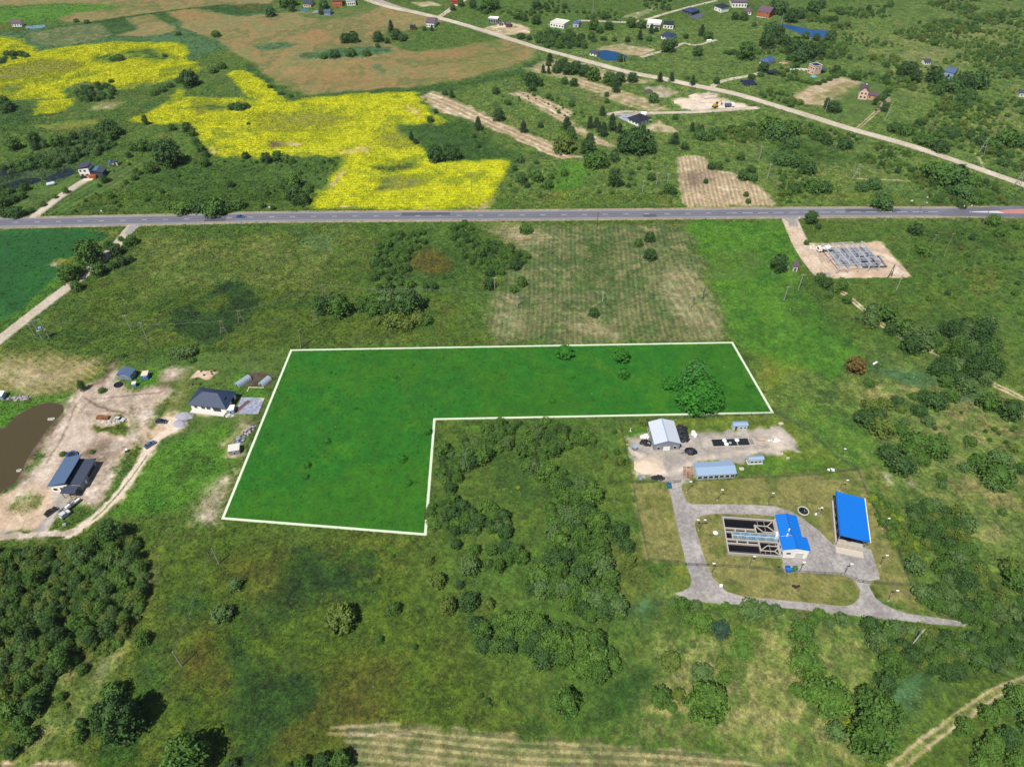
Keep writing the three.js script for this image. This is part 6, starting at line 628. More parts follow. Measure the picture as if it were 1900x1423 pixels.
// ---------------------------------------------------------------- the works
{
  const hall = house('metal_hall', 'tall pale metal hall with a white roller door at the top of the gravel yard', 'hall', '1214.7,824.2 1263.7,823.2 1251,780.5 1202.6,783.2', { h: 4, rh: 1.7, roof: 'gableZ', rm: M4.zinc, wall: M4.wallgrey, ov: 0.15, plinth: M4.concrete, open: [['f', 0, 0.05, 2.9, 2.6, 1], ['f', -0.32, 1, 1.2, 1.5], ['f', 0.32, 1, 1.2, 1.5], ['l', -0.3, 1.2, 1.4, 1.2], ['l', 0.3, 1.2, 1.4, 1.2]], doorM: M4.white }); part('ridge_cap', box(0.5, 0.1, hall.__d.D + 0.3, 0, 5.68, 0), M4.paleblue, hall); part('barge_board', [-1, 1].map((k) => new THREE.BoxGeometry(Math.hypot(hall.__d.L / 2 + 0.15, 1.7), 0.25, 0.1).rotateZ(-k * Math.atan2(1.7, hall.__d.L / 2)).translate(k * hall.__d.L / 4, 4.8, hall.__d.D / 2 + 0.22)), M4.paleblue, hall);
  const cu = (i, n) => ({ roof: 'gableX', rm: M4.paleblue, wall: M4.zinc, ov: 0.2 });
  house('workshop', 'long low pale blue building with a row of windows along the works fence', 'workshop', '1293.6,883.8 1367.5,878.3 1359,854.7 1286.3,857.8', { h: 2.9, rh: 0.9, ...cu(), ov: 0.3, open: rowOf('f', 7, 0.9, 1.7, 1.3, 0.86) });
  house('cabin', 'small pale blue cabin on the grass at the top of the gravel yard', 'cabin', '1360.5,791 1388.5,790 1387.5,781 1359.5,782', { h: 2.6, rh: 0.5, ...cu(), open: [['f', -0.3, 0.2, 0.9, 2, 1], ['f', 0.05, 1, 1.1, 0.9], ['f', 0.32, 1, 1.1, 0.9]] }); house('cabin', 'small pale blue cabin with three windows below the black basins', 'cabin', '1389.5,854 1420,853 1415,844 1387.5,846', { h: 2.7, rh: 0.5, ...cu(), open: rowOf('f', 3, 1, 1.2, 1, 0.55), plinth: M4.white });
  { // open shed with the blue roof
    const q = quad('1566,994.8 1623.3,1007.4 1599.2,921.5 1541.9,911.6', 6), t = thing('open_shed', q.pos, q.turn, 'large open storage shed with a plain bright blue roof', 'shed'), L = q.L - 1.2, D = q.D - 1.2;
    const rf = part('roof', monoX(q.L, q.D, 6.4, 5.6, 0.22), M4.blue, t); part('ridge_cap', box(0.4, 0.12, q.D, -q.L / 2 + 0.2, 6.42, 0), M4.seamblue, rf); part('gutter', box(0.25, 0.2, q.D, q.L / 2 + 0.13, 5.4, 0), M4.white, t); part('roof_seam', Array.from({ length: 26 }, (_, i) => new THREE.BoxGeometry(Math.hypot(q.L, 0.8), 0.05, 0.06).rotateZ(-Math.atan2(0.8, q.L)).translate(0, 6.03, ((i + 0.5) / 26 - 0.5) * q.D)), M4.seamblue, rf);
    for (let i = 0; i < 6; i++) for (const k of [-1, 1]) part('column', box(0.3, k < 0 ? 6.1 : 5.5, 0.3, k * L / 2, 0, (i / 5 - 0.5) * D), M4.galv, t); for (let i = 0; i < 5; i++) { const z0 = (i / 5 - 0.5) * D, z1 = ((i + 1) / 5 - 0.5) * D, l = Math.hypot(D / 5, 2.6); part('brace', new THREE.BoxGeometry(0.1, 0.12, l).rotateX((i % 2 ? 1 : -1) * Math.atan2(2.6, D / 5)).translate(-L / 2, 4.3, (z0 + z1) / 2), M4.galv, t); }
    part('floor', box(L + 0.6, 0.1, D + 0.6), M4.wetcon, t); part('low_wall', [box(0.35, 1.9, D, -L / 2 - 0.3, 0, 0), box(0.35, 1.9, D, L / 2 + 0.3, 0, 0)], M4.concrete, t); part('low_wall', box(L + 0.2, 1.9, 0.35, 0, 0, -D / 2 - 0.3), M4.concrete, t); for (let i = 0; i < 5; i++) part('front_slab', box(L / 5 - 0.06, 1.9, 0.3, ((i + 0.5) / 5 - 0.5) * L, 0, D / 2 + 0.35), M4.concrete, t); part('apron', box(L, 0.12, 2.6, 0, 0, D / 2 + 2), M4.concrete, t); part('fascia', box(q.L - 0.1, 0.5, 0.12, 0, 5.35, q.D / 2 - 0.4), std(alb(28, 44, 70), 0.7), t); part('stored_heap', mound(77, L * 0.42, D * 0.42, 2.4), std(alb(92, 80, 66), 1), t);
  }
  { // pump house with the L-shaped blue roof
    const a = quad('1447.5,996 1489,995.5 1479,959 1439,953', 5), f = quad('1452,1019.5 1504.5,1023 1499,997 1447.5,996', 5), t = thing('pump_house', f.pos, f.turn, 'white pump house with a stepped bright blue roof joined to the basins', 'pump house');
    const wing = (q, rel, x) => { const m = new THREE.Matrix4().makeTranslation(q.pos.x - f.pos.x, 0, q.pos.z - f.pos.z); const rot = new THREE.Matrix4().makeRotationY(-f.turn).multiply(m).multiply(new THREE.Matrix4().makeRotationY(q.turn)); const ap = (g) => g.applyMatrix4(rot); const ov = 0.35, L = q.L - 2 * ov, D = q.D - (rel ? 0.02 : ov) ; part('wall', ap(mergeGeometries([box(L, 5.1, D, 0, -0.3, 0), tri(L, 0.9, 0.25, 0, 4.8, D / 2 - 0.14), tri(L, 0.9, 0.25, 0, 4.8, -D / 2 + 0.14)].map(clean))), M4.white, t); const h = rel ? 5.02 : 5; const r = part('roof', ap(mergeGeometries(gableZ(q.L, q.D, h, 1).map(clean))), M4.blue, t); part('roof_seam', ap(mergeGeometries(ribs(q.L, q.D, h, 1, Math.round(q.D / 0.9), 'z').map(clean))), M4.seamblue, r); part('ridge_cap', ap(box(0.5, 0.1, q.D - (rel ? 0.1 : 0), 0, h + 1.02, 0)), M4.seamblue, r); return { L, D }; };
    const d = wing(f, 0), d2 = wing(a, 1); part('plinth', box(d.L + 0.14, 0.7, d.D + 0.14, 0, -0.2, 0), M4.concrete, t); opening(t, 'door', 2.8, 3, 0.18 * d.L, 0.5, 'f', d.D / 2, M4.white, M4.offwhite); opening(t, 'window', 1.5, 1, -0.25 * d.L, 2.4, 'f', d.D / 2, M4.offwhite); for (let i = 0; i < 3; i++) opening(t, 'window', 1.2, 1, (i - 1) * 2.4, 2.4, 'l', d.L / 2, M4.paleblue); part('roof_vent', new THREE.CylinderGeometry(0.25, 0.25, 1.2, 12).translate(-1.2, 6.2, -4.6), M4.white, t); part('roof_vent', new THREE.CylinderGeometry(0.25, 0.25, 1.2, 12).translate(-2.2, 6.1, -2.6), M4.white, t); part('down_pipe', new THREE.CylinderGeometry(0.1, 0.1, 4.8, 8).translate(d.L / 2 - 0.6, 2.4, d.D / 2 + 0.16), M4.white, t);
  }
  { // basins
    const q = quad('1350.5,1024.5 1450,1032 1438.5,965 1343.5,959', 1.2), t = thing('water_basins', q.pos, q.turn, 'concrete treatment basins full of dark water beside the pump house', 'basins'), { L, D } = q, X = (s) => (s - 0.5) * L, Z = (u) => (u - 0.5) * D, con = M4.wetcon;
    const beam = (s0, u0, s1, u1, w, h, y, nm = 'basin_wall', m = con) => { const dx = X(s1) - X(s0), dz = Z(u1) - Z(u0), l = Math.hypot(dx, dz); const o = part(nm, box(l + (nm === 'basin_wall' ? w : 0), h, w), m, t); o.position.set((X(s0) + X(s1)) / 2, y, (Z(u0) + Z(u1)) / 2); o.rotation.y = -Math.atan2(dz, dx); };
    part('basin_floor', box(L, 0.3, D, 0, -0.1, 0), M4.darkgrey, t); part('dark_water', box(L - 0.2, 0.05, D - 0.2, 0, 0.3, 0), waterM(26, 22, 26, 0.18), t);
    for (const u of [0, 1]) beam(0, u, 1, u, 0.4, 1.3, -0.1); for (const s of [0, 1]) beam(s, 0.03, s, 0.97, 0.4, 1.28, -0.1);
    beam(0.01, 0.31, 0.6, 0.31, 0.4, 1.24, -0.1); beam(0.01, 0.41, 0.99, 0.4, 0.3, 1.22, -0.1); beam(0.01, 0.62, 0.99, 0.62, 0.4, 1.24, -0.1); beam(0.01, 0.73, 0.6, 0.73, 0.4, 1.22, -0.1); beam(0.6, 0.18, 0.6, 0.44, 0.4, 1.26, -0.1); beam(0.61, 0.6, 0.62, 0.88, 0.4, 1.26, -0.1);
    for (const s of [0.2, 0.4]) { beam(s, 0.32, s, 0.4, 0.4, 1.2, -0.1); beam(s, 0.63, s, 0.72, 0.4, 1.2, -0.1); } beam(0.13, 0.41, 0.13, 0.61, 0.35, 1.2, -0.1);
    for (const [a, b, c, d] of [[0.6, 0.19, 0.84, 0.19], [0.84, 0.19, 0.99, 0.36], [0.62, 0.21, 0.74, 0.36], [0.74, 0.36, 0.99, 0.36], [0.84, 0.19, 0.95, 0.06], [0.63, 0.87, 0.76, 0.74], [0.76, 0.74, 0.99, 0.74], [0.62, 0.88, 0.88, 0.88], [0.88, 0.88, 0.99, 0.75], [0.88, 0.88, 0.98, 0.99]]) beam(a, b, c, d, 0.24, 0.3, 0.88, 'channel', M4.concrete);
    for (const [a, b, c, d] of [[0.66, 0.01, 0.66, 0.18], [0.79, 0.01, 0.79, 0.35], [0.92, 0.37, 0.92, 0.44], [0.8, 0.63, 0.8, 0.99], [0.92, 0.63, 0.92, 0.74], [0.7, 0.89, 0.7, 0.99]]) beam(a, b, c, d, 0.22, 0.14, 1.0, 'walkway_beam', M4.galv);
    const pg = box(L * 0.83 / 14 - 0.06, 0.08, D * 0.18 / 2 - 0.05), gm = [std(alb(120, 150, 172), 0.35), std(alb(138, 164, 182), 0.35), std(alb(108, 140, 164), 0.35)]; for (let i = 0; i < 14; i++) for (let j = 0; j < 2; j++) { const m = part('cover_panel', pg, gm[(i * 2 + j * 5) % 3], t); m.position.set(X(0.14 + 0.83 * (i + 0.5) / 14), 1.14, Z(0.42 + 0.18 * (j + 0.5) / 2)); } beam(0.13, 0.51, 0.98, 0.51, 0.1, 0.1, 1.2, 'cover_rail', M4.white);
    for (const u of [-0.004, 1.004]) { beam(0, u, 1, u, 0.05, 0.05, 2.1, 'handrail', M4.galv); beam(0, u, 1, u, 0.05, 0.05, 1.6, 'handrail', M4.galv); for (let i = 0; i <= 12; i++) { const p = part('rail_post', new THREE.CylinderGeometry(0.04, 0.04, 1, 6), M4.galv, t); p.position.set(X(i / 12), 1.65, Z(u)); } } part('control_cabinet', box(1.2, 1.5, 1, X(0.985), 1.2, Z(0.45)), M4.white, t);
  }
  { const c = place('round_tank', 1491, 948.5, 0, 'round sunken tank with dark water and a concrete ring beside the service road', 'tank'), r = 1.7; part('ring', new THREE.TorusGeometry(r + 0.15, 0.24, 8, 36).rotateX(Math.PI / 2).translate(0, 0.2, 0), M4.concrete, c); part('dark_water', new THREE.CylinderGeometry(r, r, 0.12, 36), waterM(20, 34, 44, 0.12), c); part('pipe', new THREE.CylinderGeometry(0.12, 0.12, 1.2, 10).rotateZ(0.5).translate(0.3, 0.5, 0.3), M4.paleblue, c); part('ladder', [box(0.06, 0.9, 0.06, -0.4, 0, 0.9), box(0.06, 0.9, 0.06, -0.1, 0, 0.9)], M4.galv, c); }
  { const c = place('weather_mast', 1519, 953, 0, 'white weather instrument on three legs between the round tank and the blue shed', 'instrument'); for (let k = 0; k < 3; k++) { const g = new THREE.CylinderGeometry(0.06, 0.06, 2.4, 6).rotateZ(0.5).translate(0.55, 1.1, 0).rotateY(k * 2.094); part('leg', g, M4.galv, c); } part('mast', new THREE.CylinderGeometry(0.07, 0.09, 3.6, 8).translate(0, 1.8, 0), M4.white, c); part('dish', new THREE.SphereGeometry(0.5, 16, 8, 0, 6.2832, 0, 1.2).rotateX(-0.6).translate(0.3, 3.3, 0.2), M4.white, c); part('arm', box(2, 0.09, 0.09, 0, 3.0, 0), M4.white, c); part('cabinet', box(0.6, 0.8, 0.5, -1.2, 0, 0.6), M4.white, c); }
  { const c = place('manhole_cover', 1328, 989, 0, 'round white lid and teal hatch on the grass beside the basins', 'tank lid'); part('lid', new THREE.SphereGeometry(0.95, 22, 8, 0, 6.2832, 0, 1.2).scale(1, 0.6, 1), M4.white, c); part('hatch', box(0.9, 0.4, 0.8, 1.4, 0, 0.3), std(alb(96, 150, 140), 0.7), c); }
  const skip = (px, py, w, d, h, m, label, lid) => { const c = place('dumpster', px, py, -0.05, label, 'dumpster'); part('body', [box(w, h, 0.08, 0, 0, d / 2), box(w, h, 0.08, 0, 0, -d / 2), box(0.08, h, d - 0.09, w / 2 - 0.04, 0, 0), box(0.08, h, d - 0.09, -w / 2 + 0.04, 0, 0), box(w - 0.2, 0.1, d - 0.2)], m, c); if (lid) part('lid', box(w + 0.1, 0.08, d * 0.5, 0, h + 0.002, d * 0.25), m, c); for (const x of [-1, 1]) part('wheel', new THREE.CylinderGeometry(0.12, 0.12, 0.1, 10).rotateZ(Math.PI / 2).translate(x * w * 0.4, 0.1, d / 2 + 0.06), M4.rubber, c); return c; };
  skip(1462, 1058, 1.5, 1.9, 1.3, M4.blue, 'blue dumpster in front of the pump house', 1); skip(1471, 1059, 1.2, 0.9, 1, M4.green, 'green dumpster next to the blue one', 1); skip(1476, 1055.5, 1.3, 1, 1, M4.green, 'second green dumpster, behind the first green one', 1); skip(1241.5, 903, 1.5, 1.8, 1.2, std(alb(52, 112, 160), 0.6), 'blue dumpster beside the gate of the gravel yard', 1);
  const blk = (px, py, seed, rx, rz, h, sz, n, m, label) => { const c = place('black_heap', px, py, 0, label, 'heap'); part('bags', lumps(seed, n, rx, rz, h, sz), m, c); return c; };
  blk(1267, 805, 3, 2, 4.4, 1.4, 0.8, 42, M4.tarp, 'dark heap of bagged material along the wall of the metal hall'); blk(1217 - 17, 822, 4, 2.6, 1.6, 1, 0.6, 28, M4.tarp, 'dark heap on the far side of the metal hall'); blk(1221, 887, 5, 2.2, 1, 1, 0.6, 16, M4.tarp, 'black bags in a row by the pale sand heap');
  { const c = place('tarp_dome', 1282, 838, 0, 'round mound under a wrinkled black sheet in front of the metal hall', 'covered mound'), g = mound(31, 2.5, 2.1, 1.7, 20); part('sheet', g, M4.tarp, c); for (let k = 0; k < 9; k++) part('weight', new THREE.IcosahedronGeometry(0.28, 1).translate(Math.cos(k * 0.7) * 2.3, 0.1, Math.sin(k * 0.7) * 1.9), M4.rubber, c); part('pole', box(2.6, 0.18, 0.18, -2.8, 0.05, -0.6).rotateY(0.4), M4.darkgrey, c); }
  { const c = place('white_tank', 1286, 806, 0, 'white upright plastic tanks beside the dark bagged heap', 'tank'); for (const [x, z, s] of [[0, 0, 1], [0.7, 1.2, 0.85]]) { const v = part('vessel', new THREE.LatheGeometry([[0.01, 0], [0.8, 0], [0.85, 0.1], [0.85, 1.5], [0.7, 1.8], [0.3, 1.95], [0.3, 2.1], [0.01, 2.1]].map(([a, b]) => new THREE.Vector2(a * s, b * s)), 22).translate(x, 0, z), M4.white, c); part('lid', new THREE.CylinderGeometry(0.32 * s, 0.32 * s, 0.12, 14).translate(x, 2.14 * s, z), M4.offwhite, v); } }
  { const c = place('scrap_pile', 1197, 810, 0, 'pile of white and green plastic odds and ends behind the metal hall', 'scrap pile'); part('white_pieces', lumps(11, 18, 1.8, 1.4, 0.8, 0.4), M4.white, c); part('green_pieces', lumps(12, 6, 1.2, 0.8, 0.7, 0.45).map((g) => g.translate(2.2, 0, 1.8)), M4.green, c); part('grey_pieces', lumps(13, 12, 2, 1.4, 0.6, 0.4), M4.stone, c); }
  { const c = place('concrete_ring', 1178, 833, 0.2, 'grey machine and kerb stones in the corner of the gravel yard', 'machine'); part('body', new THREE.CylinderGeometry(1.1, 1.2, 0.9, 18).translate(0, 0.45, 0), M4.galv, c); part('hopper', new THREE.CylinderGeometry(1.0, 0.6, 0.5, 18).translate(0, 1.16, 0), M4.paleblue, c); part('stones', [box(1.2, 0.3, 0.3, -2, 0, -2.6), box(0.4, 0.3, 2.6, -2.2, 0, 0.2), box(1.6, 0.3, 0.4, -1.4, 0, 2)], M4.concrete, c); }
  { const c = place('sand_heap', 1203, 863, 0, 'broad heap of pale sand in the corner of the gravel yard', 'sand heap'); part('heap', mound(21, 6.2, 4.6, 1.5, 36), std(alb(228, 208, 186), 1, { bumpMap: turf, bumpScale: 0.15 }), c); }
  { const c = place('steel_funnel', 1187, 889, 0, 'grey steel funnel lying on the grass by the yard fence', 'funnel'); part('cone', new THREE.CylinderGeometry(1, 0.25, 1.1, 20, 1, true).rotateX(0.5).translate(0, 0.6, 0), std(alb(168, 180, 190), 0.4, { side: THREE.DoubleSide, metalness: 0.3 }), c); part('spout', new THREE.CylinderGeometry(0.22, 0.22, 0.5, 12).rotateX(0.5).translate(0, 0.1, 0.5), M4.galv, c); }
  { const c = place('pallet_stack', 1277, 877, -0.2, 'rows of brown pallets beside the long workshop', 'pallets'), R = rng(6); for (let i = 0; i < 3; i++) for (let j = 0; j < 5; j++) { const m = part('pallet', [box(1.1, 0.06, 0.14, 0, 0.1, -0.35), box(1.1, 0.06, 0.14, 0, 0.1, 0), box(1.1, 0.06, 0.14, 0, 0.1, 0.35), box(0.12, 0.1, 0.9, -0.45, 0, 0), box(0.12, 0.1, 0.9, 0.45, 0, 0)], R() > 0.5 ? M4.rust : M4.wood, c); m.position.set(i * 1.3 - 1.3, 0.12 * Math.floor(R() * 3), j * 1.2 - 2.4); m.rotation.y = (R() - 0.5) * 0.2; } }
  { // black basins in the gravel
    const q = quad('1320,829 1402,826 1400,812 1317,815', 0.3), t = thing('lagoon_row', q.pos, q.turn, 'row of three black lined basins with white domes in the gravel yard', 'basins'), { L, D } = q; part('frame', [box(L, 0.35, 0.3, 0, 0, D / 2), box(L, 0.35, 0.3, 0, 0, -D / 2), box(0.3, 0.34, D - 0.32, -L / 2 + 0.15, 0, 0), box(0.3, 0.34, D - 0.32, L / 2 - 0.15, 0, 0)], M4.concrete, t);
    for (let i = 0; i < 3; i++) { const x = ((i + 0.5) / 3.6 - 0.46) * L; part('black_liner', new THREE.BoxGeometry(L / 3.6 - 0.5, 0.34, D - 0.5, 8, 1, 6).translate(x, 0.2, 0), M4.tarp, t); part('divider', box(0.3, 0.42, D - 0.3, x + L / 7.2, 0, 0), M4.wetcon, t); }
    for (const [f, z, s] of [[-0.17, -0.22, 0.9], [-0.155, 0.25, 0.95], [0.11, -0.22, 0.95], [-0.06, 0.1, 0.6]]) part('dome', new THREE.SphereGeometry(s, 20, 8, 0, 6.2832, 0, 1.4).scale(1, 0.5, 1).translate(f * L, 0.42, z * D), s < 0.7 ? M4.paleblue : M4.white, t); part('pipework', [0.36, 0.4, 0.44].map((f) => box(0.2, 0.25, D * 0.7, f * L, 0.36, 0)), M4.galv, t); part('rail', [box(L * 0.6, 0.06, 0.06, 0.2 * L, 1, -D / 2), ...[0, 0.1, 0.2, 0.3, 0.4, 0.49].map((f) => box(0.06, 1, 0.06, f * L, 0, -D / 2 - 0.003))], M4.galv, t);
    const m = place('sand_mound', 1437, 817, 0, 'white sacks on sandy soil at the end of the black basins', 'sacks'); part('sacks', lumps(41, 9, 2.2, 0.9, 0.5, 0.5), M4.white, m); part('timber', [box(3, 0.2, 0.2, -5, 0, 0.4), box(0.2, 0.2, 2.4, -6.4, 0, -0.6)], M4.wood, m);
    const w = (px, py, lx, lz, label) => { const c = place('concrete_block', px, py, 0.05, label, 'block'); part('block', box(lx, 0.6, lz), M4.offwhite, c); part('cap', box(lx * 0.8, 0.08, lz * 0.8, 0, 0.602, 0), M4.concrete, c); }; w(1447, 843, 2.4, 0.9, 'pale concrete block at the lower edge of the gravel yard'); w(1449, 787, 1.7, 1, 'pale round-edged block on the grass above the gravel yard'); w(1376, 871, 1.6, 1.1, 'grey well cover on the grass beside the long workshop'); w(1462, 851, 1, 0.6, 'tiny white stone on the grass of the works');
    const sg = place('white_sign', 1338, 1092, 0, 'white board standing on the grass beside the lower works road', 'board'); part('panel', box(1, 1.1, 0.08, 0, 0.5, 0).rotateX(-0.5), M4.white, sg); part('post', box(0.1, 0.6, 0.1), M4.galv, sg);
    const rt = place('dug_earth', 1478, 1088, 0, 'dark brown heap of dug roots on the grass island', 'roots'); part('roots', lumps(51, 16, 1.3, 0.5, 0.5, 0.35), std(alb(62, 44, 34), 1), rt); const rb = place('dug_earth', 1445, 1053, 0, 'small dark lump by the corner of the basins', 'lump'); part('roots', lumps(52, 5, 0.5, 0.3, 0.3, 0.25), M4.tarp, rb);
    const wv = place('white_valve', 1170, 800, 0, 'thin white marker post on the grass by the yard fence', 'marker'); part('post', new THREE.CylinderGeometry(0.12, 0.12, 1.8, 8).translate(0, 0.9, 0), M4.white, wv); part('foot', box(0.5, 0.2, 0.5), M4.white, wv); const wb = place('white_rubble', 1543, 872, 0, 'white broken pieces by the corner of the inner fence', 'rubble'); part('pieces', lumps(61, 6, 1.2, 0.6, 0.5, 0.35), M4.white, wb); const wt = place('trough', 1624, 675, 0.6, 'pale trough lying in the meadow beside the rusty tree', 'trough'); part('body', box(2.8, 0.5, 0.7), M4.paleblue, wt); part('rim', box(2.9, 0.06, 0.8, 0, 0.502, 0), M4.white, wt);
  }
  // fence of posts and wire mesh
  const mesh = std(alb(104, 116, 108), 0.7, { transparent: true, opacity: 0.11, side: THREE.DoubleSide }), postM = std(alb(116, 126, 120), 0.6, { metalness: 0.3 }), pg = new THREE.CylinderGeometry(0.06, 0.06, 2, 6).translate(0, 1, 0), unit = box(1, 1.7, 0.03, 0, 0.12, 0), rail = box(1, 0.035, 0.035, 0, 1.84, 0);
  const fence = (s, label) => { const p = wpts(s), v = p.map(([x, z]) => new THREE.Vector3(x, 0, z)), t = thing('mesh_fence', v[0].clone(), 0, label, 'fence'); for (let i = 0; i + 1 < v.length; i++) { const a = v[i], b = v[i + 1], n = Math.max(1, Math.round(a.distanceTo(b) / 5)); for (let k = 0; k < n; k++) { const u = a.clone().lerp(b, k / n).sub(v[0]), w = a.clone().lerp(b, (k + 1) / n).sub(v[0]), l = u.distanceTo(w), m = part('fence_panel', unit, mesh, t); m.position.copy(u).lerp(w, 0.5); m.rotation.y = -Math.atan2(w.z - u.z, w.x - u.x); m.scale.x = l - 0.14; const r = part('top_rail', rail, postM, m); const q = part('post', pg, postM, t); q.position.copy(u); if (i + 2 === v.length && k === n - 1) { const e = part('post', pg, postM, t); e.position.copy(w); } } } };
  fence('1272,1050 1256,1045 1203,1041 1187,970 1172,895 1158,822 1148,783 1200,780 1300,776 1440,769', 'long mesh fence on the thicket side and the top of the works'); fence('1440,769 1500,800 1553,850 1590,871 1610,920 1640,977 1666,1022 1690,1088 1622,1084', 'mesh fence on the slope side of the works'); fence('1174,897 1212,896 1239,897', 'short mesh fence between the gravel yard and the lawn'); fence('1288,894 1330,892 1370,889 1460,886 1520,882 1590,873', 'mesh fence behind the workshop and across the lawn'); fence('1313,1051 1400,1056 1452,1062 1500,1065 1560,1068 1588,1078', 'mesh fence across the grass island');
  const gate = (s, label) => { const [a, b] = pts(s).map(([x, y]) => at(x, y)), l = a.distanceTo(b), t = thing('wire_gate', a.clone().lerp(b, 0.5), -Math.atan2(b.z - a.z, b.x - a.x), label, 'gate'); for (const k of [-1, 1]) { const lf = part('gate_leaf', [box(l / 2 - 0.1, 0.07, 0.07, k * l / 4, 0.3, 0), box(l / 2 - 0.1, 0.07, 0.07, k * l / 4, 1.7, 0), box(0.07, 1.33, 0.07, k * 0.1, 0.371, 0), box(0.07, 1.33, 0.07, k * (l / 2 - 0.1), 0.371, 0)], postM, t); part('wire_mesh', box(l / 2 - 0.2, 1.3, 0.02, k * l / 4, 0.38, 0), mesh, lf); } }; gate('1273,1050 1312,1051', 'wire gate across the road below the basins'); gate('1590,1080 1612,1084', 'wire gate across the road below the blue shed'); gate('1240,897 1263,896', 'wire gate into the gravel yard');
  // lamps
  const lamp = (bx, by, hx, label, two) => { const g = at(bx, by), t = thing('lamp_post', g, 0, label, 'street lamp', null); part('pole', new THREE.CylinderGeometry(0.07, 0.12, 6.2, 10).translate(0, 3.1, 0), M4.galv, t); part('base', new THREE.CylinderGeometry(0.2, 0.24, 0.5, 10).translate(0, 0.25, 0), M4.concrete, t); for (const k of two ? [-1, 1] : [hx]) { part('arm', box(1, 0.08, 0.08, k * 0.5, 6.1, 0), M4.galv, t); const h = part('lamp_head', box(0.9, 0.16, 0.4, k * 1.2, 6.05, 0), M4.white, t); part('lens', box(0.7, 0.05, 0.3, k * 1.2, 6.0, 0), M4.offwhite, h); } };
  lamp(1274.6, 913.7, 0.4, 'lamp post just inside the gate of the gravel yard'); lamp(1331, 929, 0.6, 'lamp post on the lawn above the corner of the basins'); lamp(1424, 935, 0.6, 'lamp post on the lawn above the pump house'); lamp(1296.4, 984.5, 1, 'lamp post with two heads beside the bend of the service road', 1); lamp(1389, 1052, 0.6, 'lamp post in front of the basins'); lamp(1320, 1065, -0.2, 'lamp post beside the lower road gate'); lamp(1559, 853, 0.1, 'lamp post on the slope fence above the blue shed'); lamp(1557.7, 911, 1, 'lamp post behind the blue shed'); lamp(1637.8, 981.7, 0.2, 'lamp post on the slope fence beside the blue shed'); lamp(1633.5, 1050, 0.2, 'lamp post on the grass below the blue shed'); lamp(1567, 1066, 0.5, 'lamp post on the paved yard of the works'); lamp(1648.6, 1115, 0.7, 'lamp post outside the fence by the last road bend'); lamp(1483, 1063, 0.1, 'lamp post next to the green dumpsters');
}
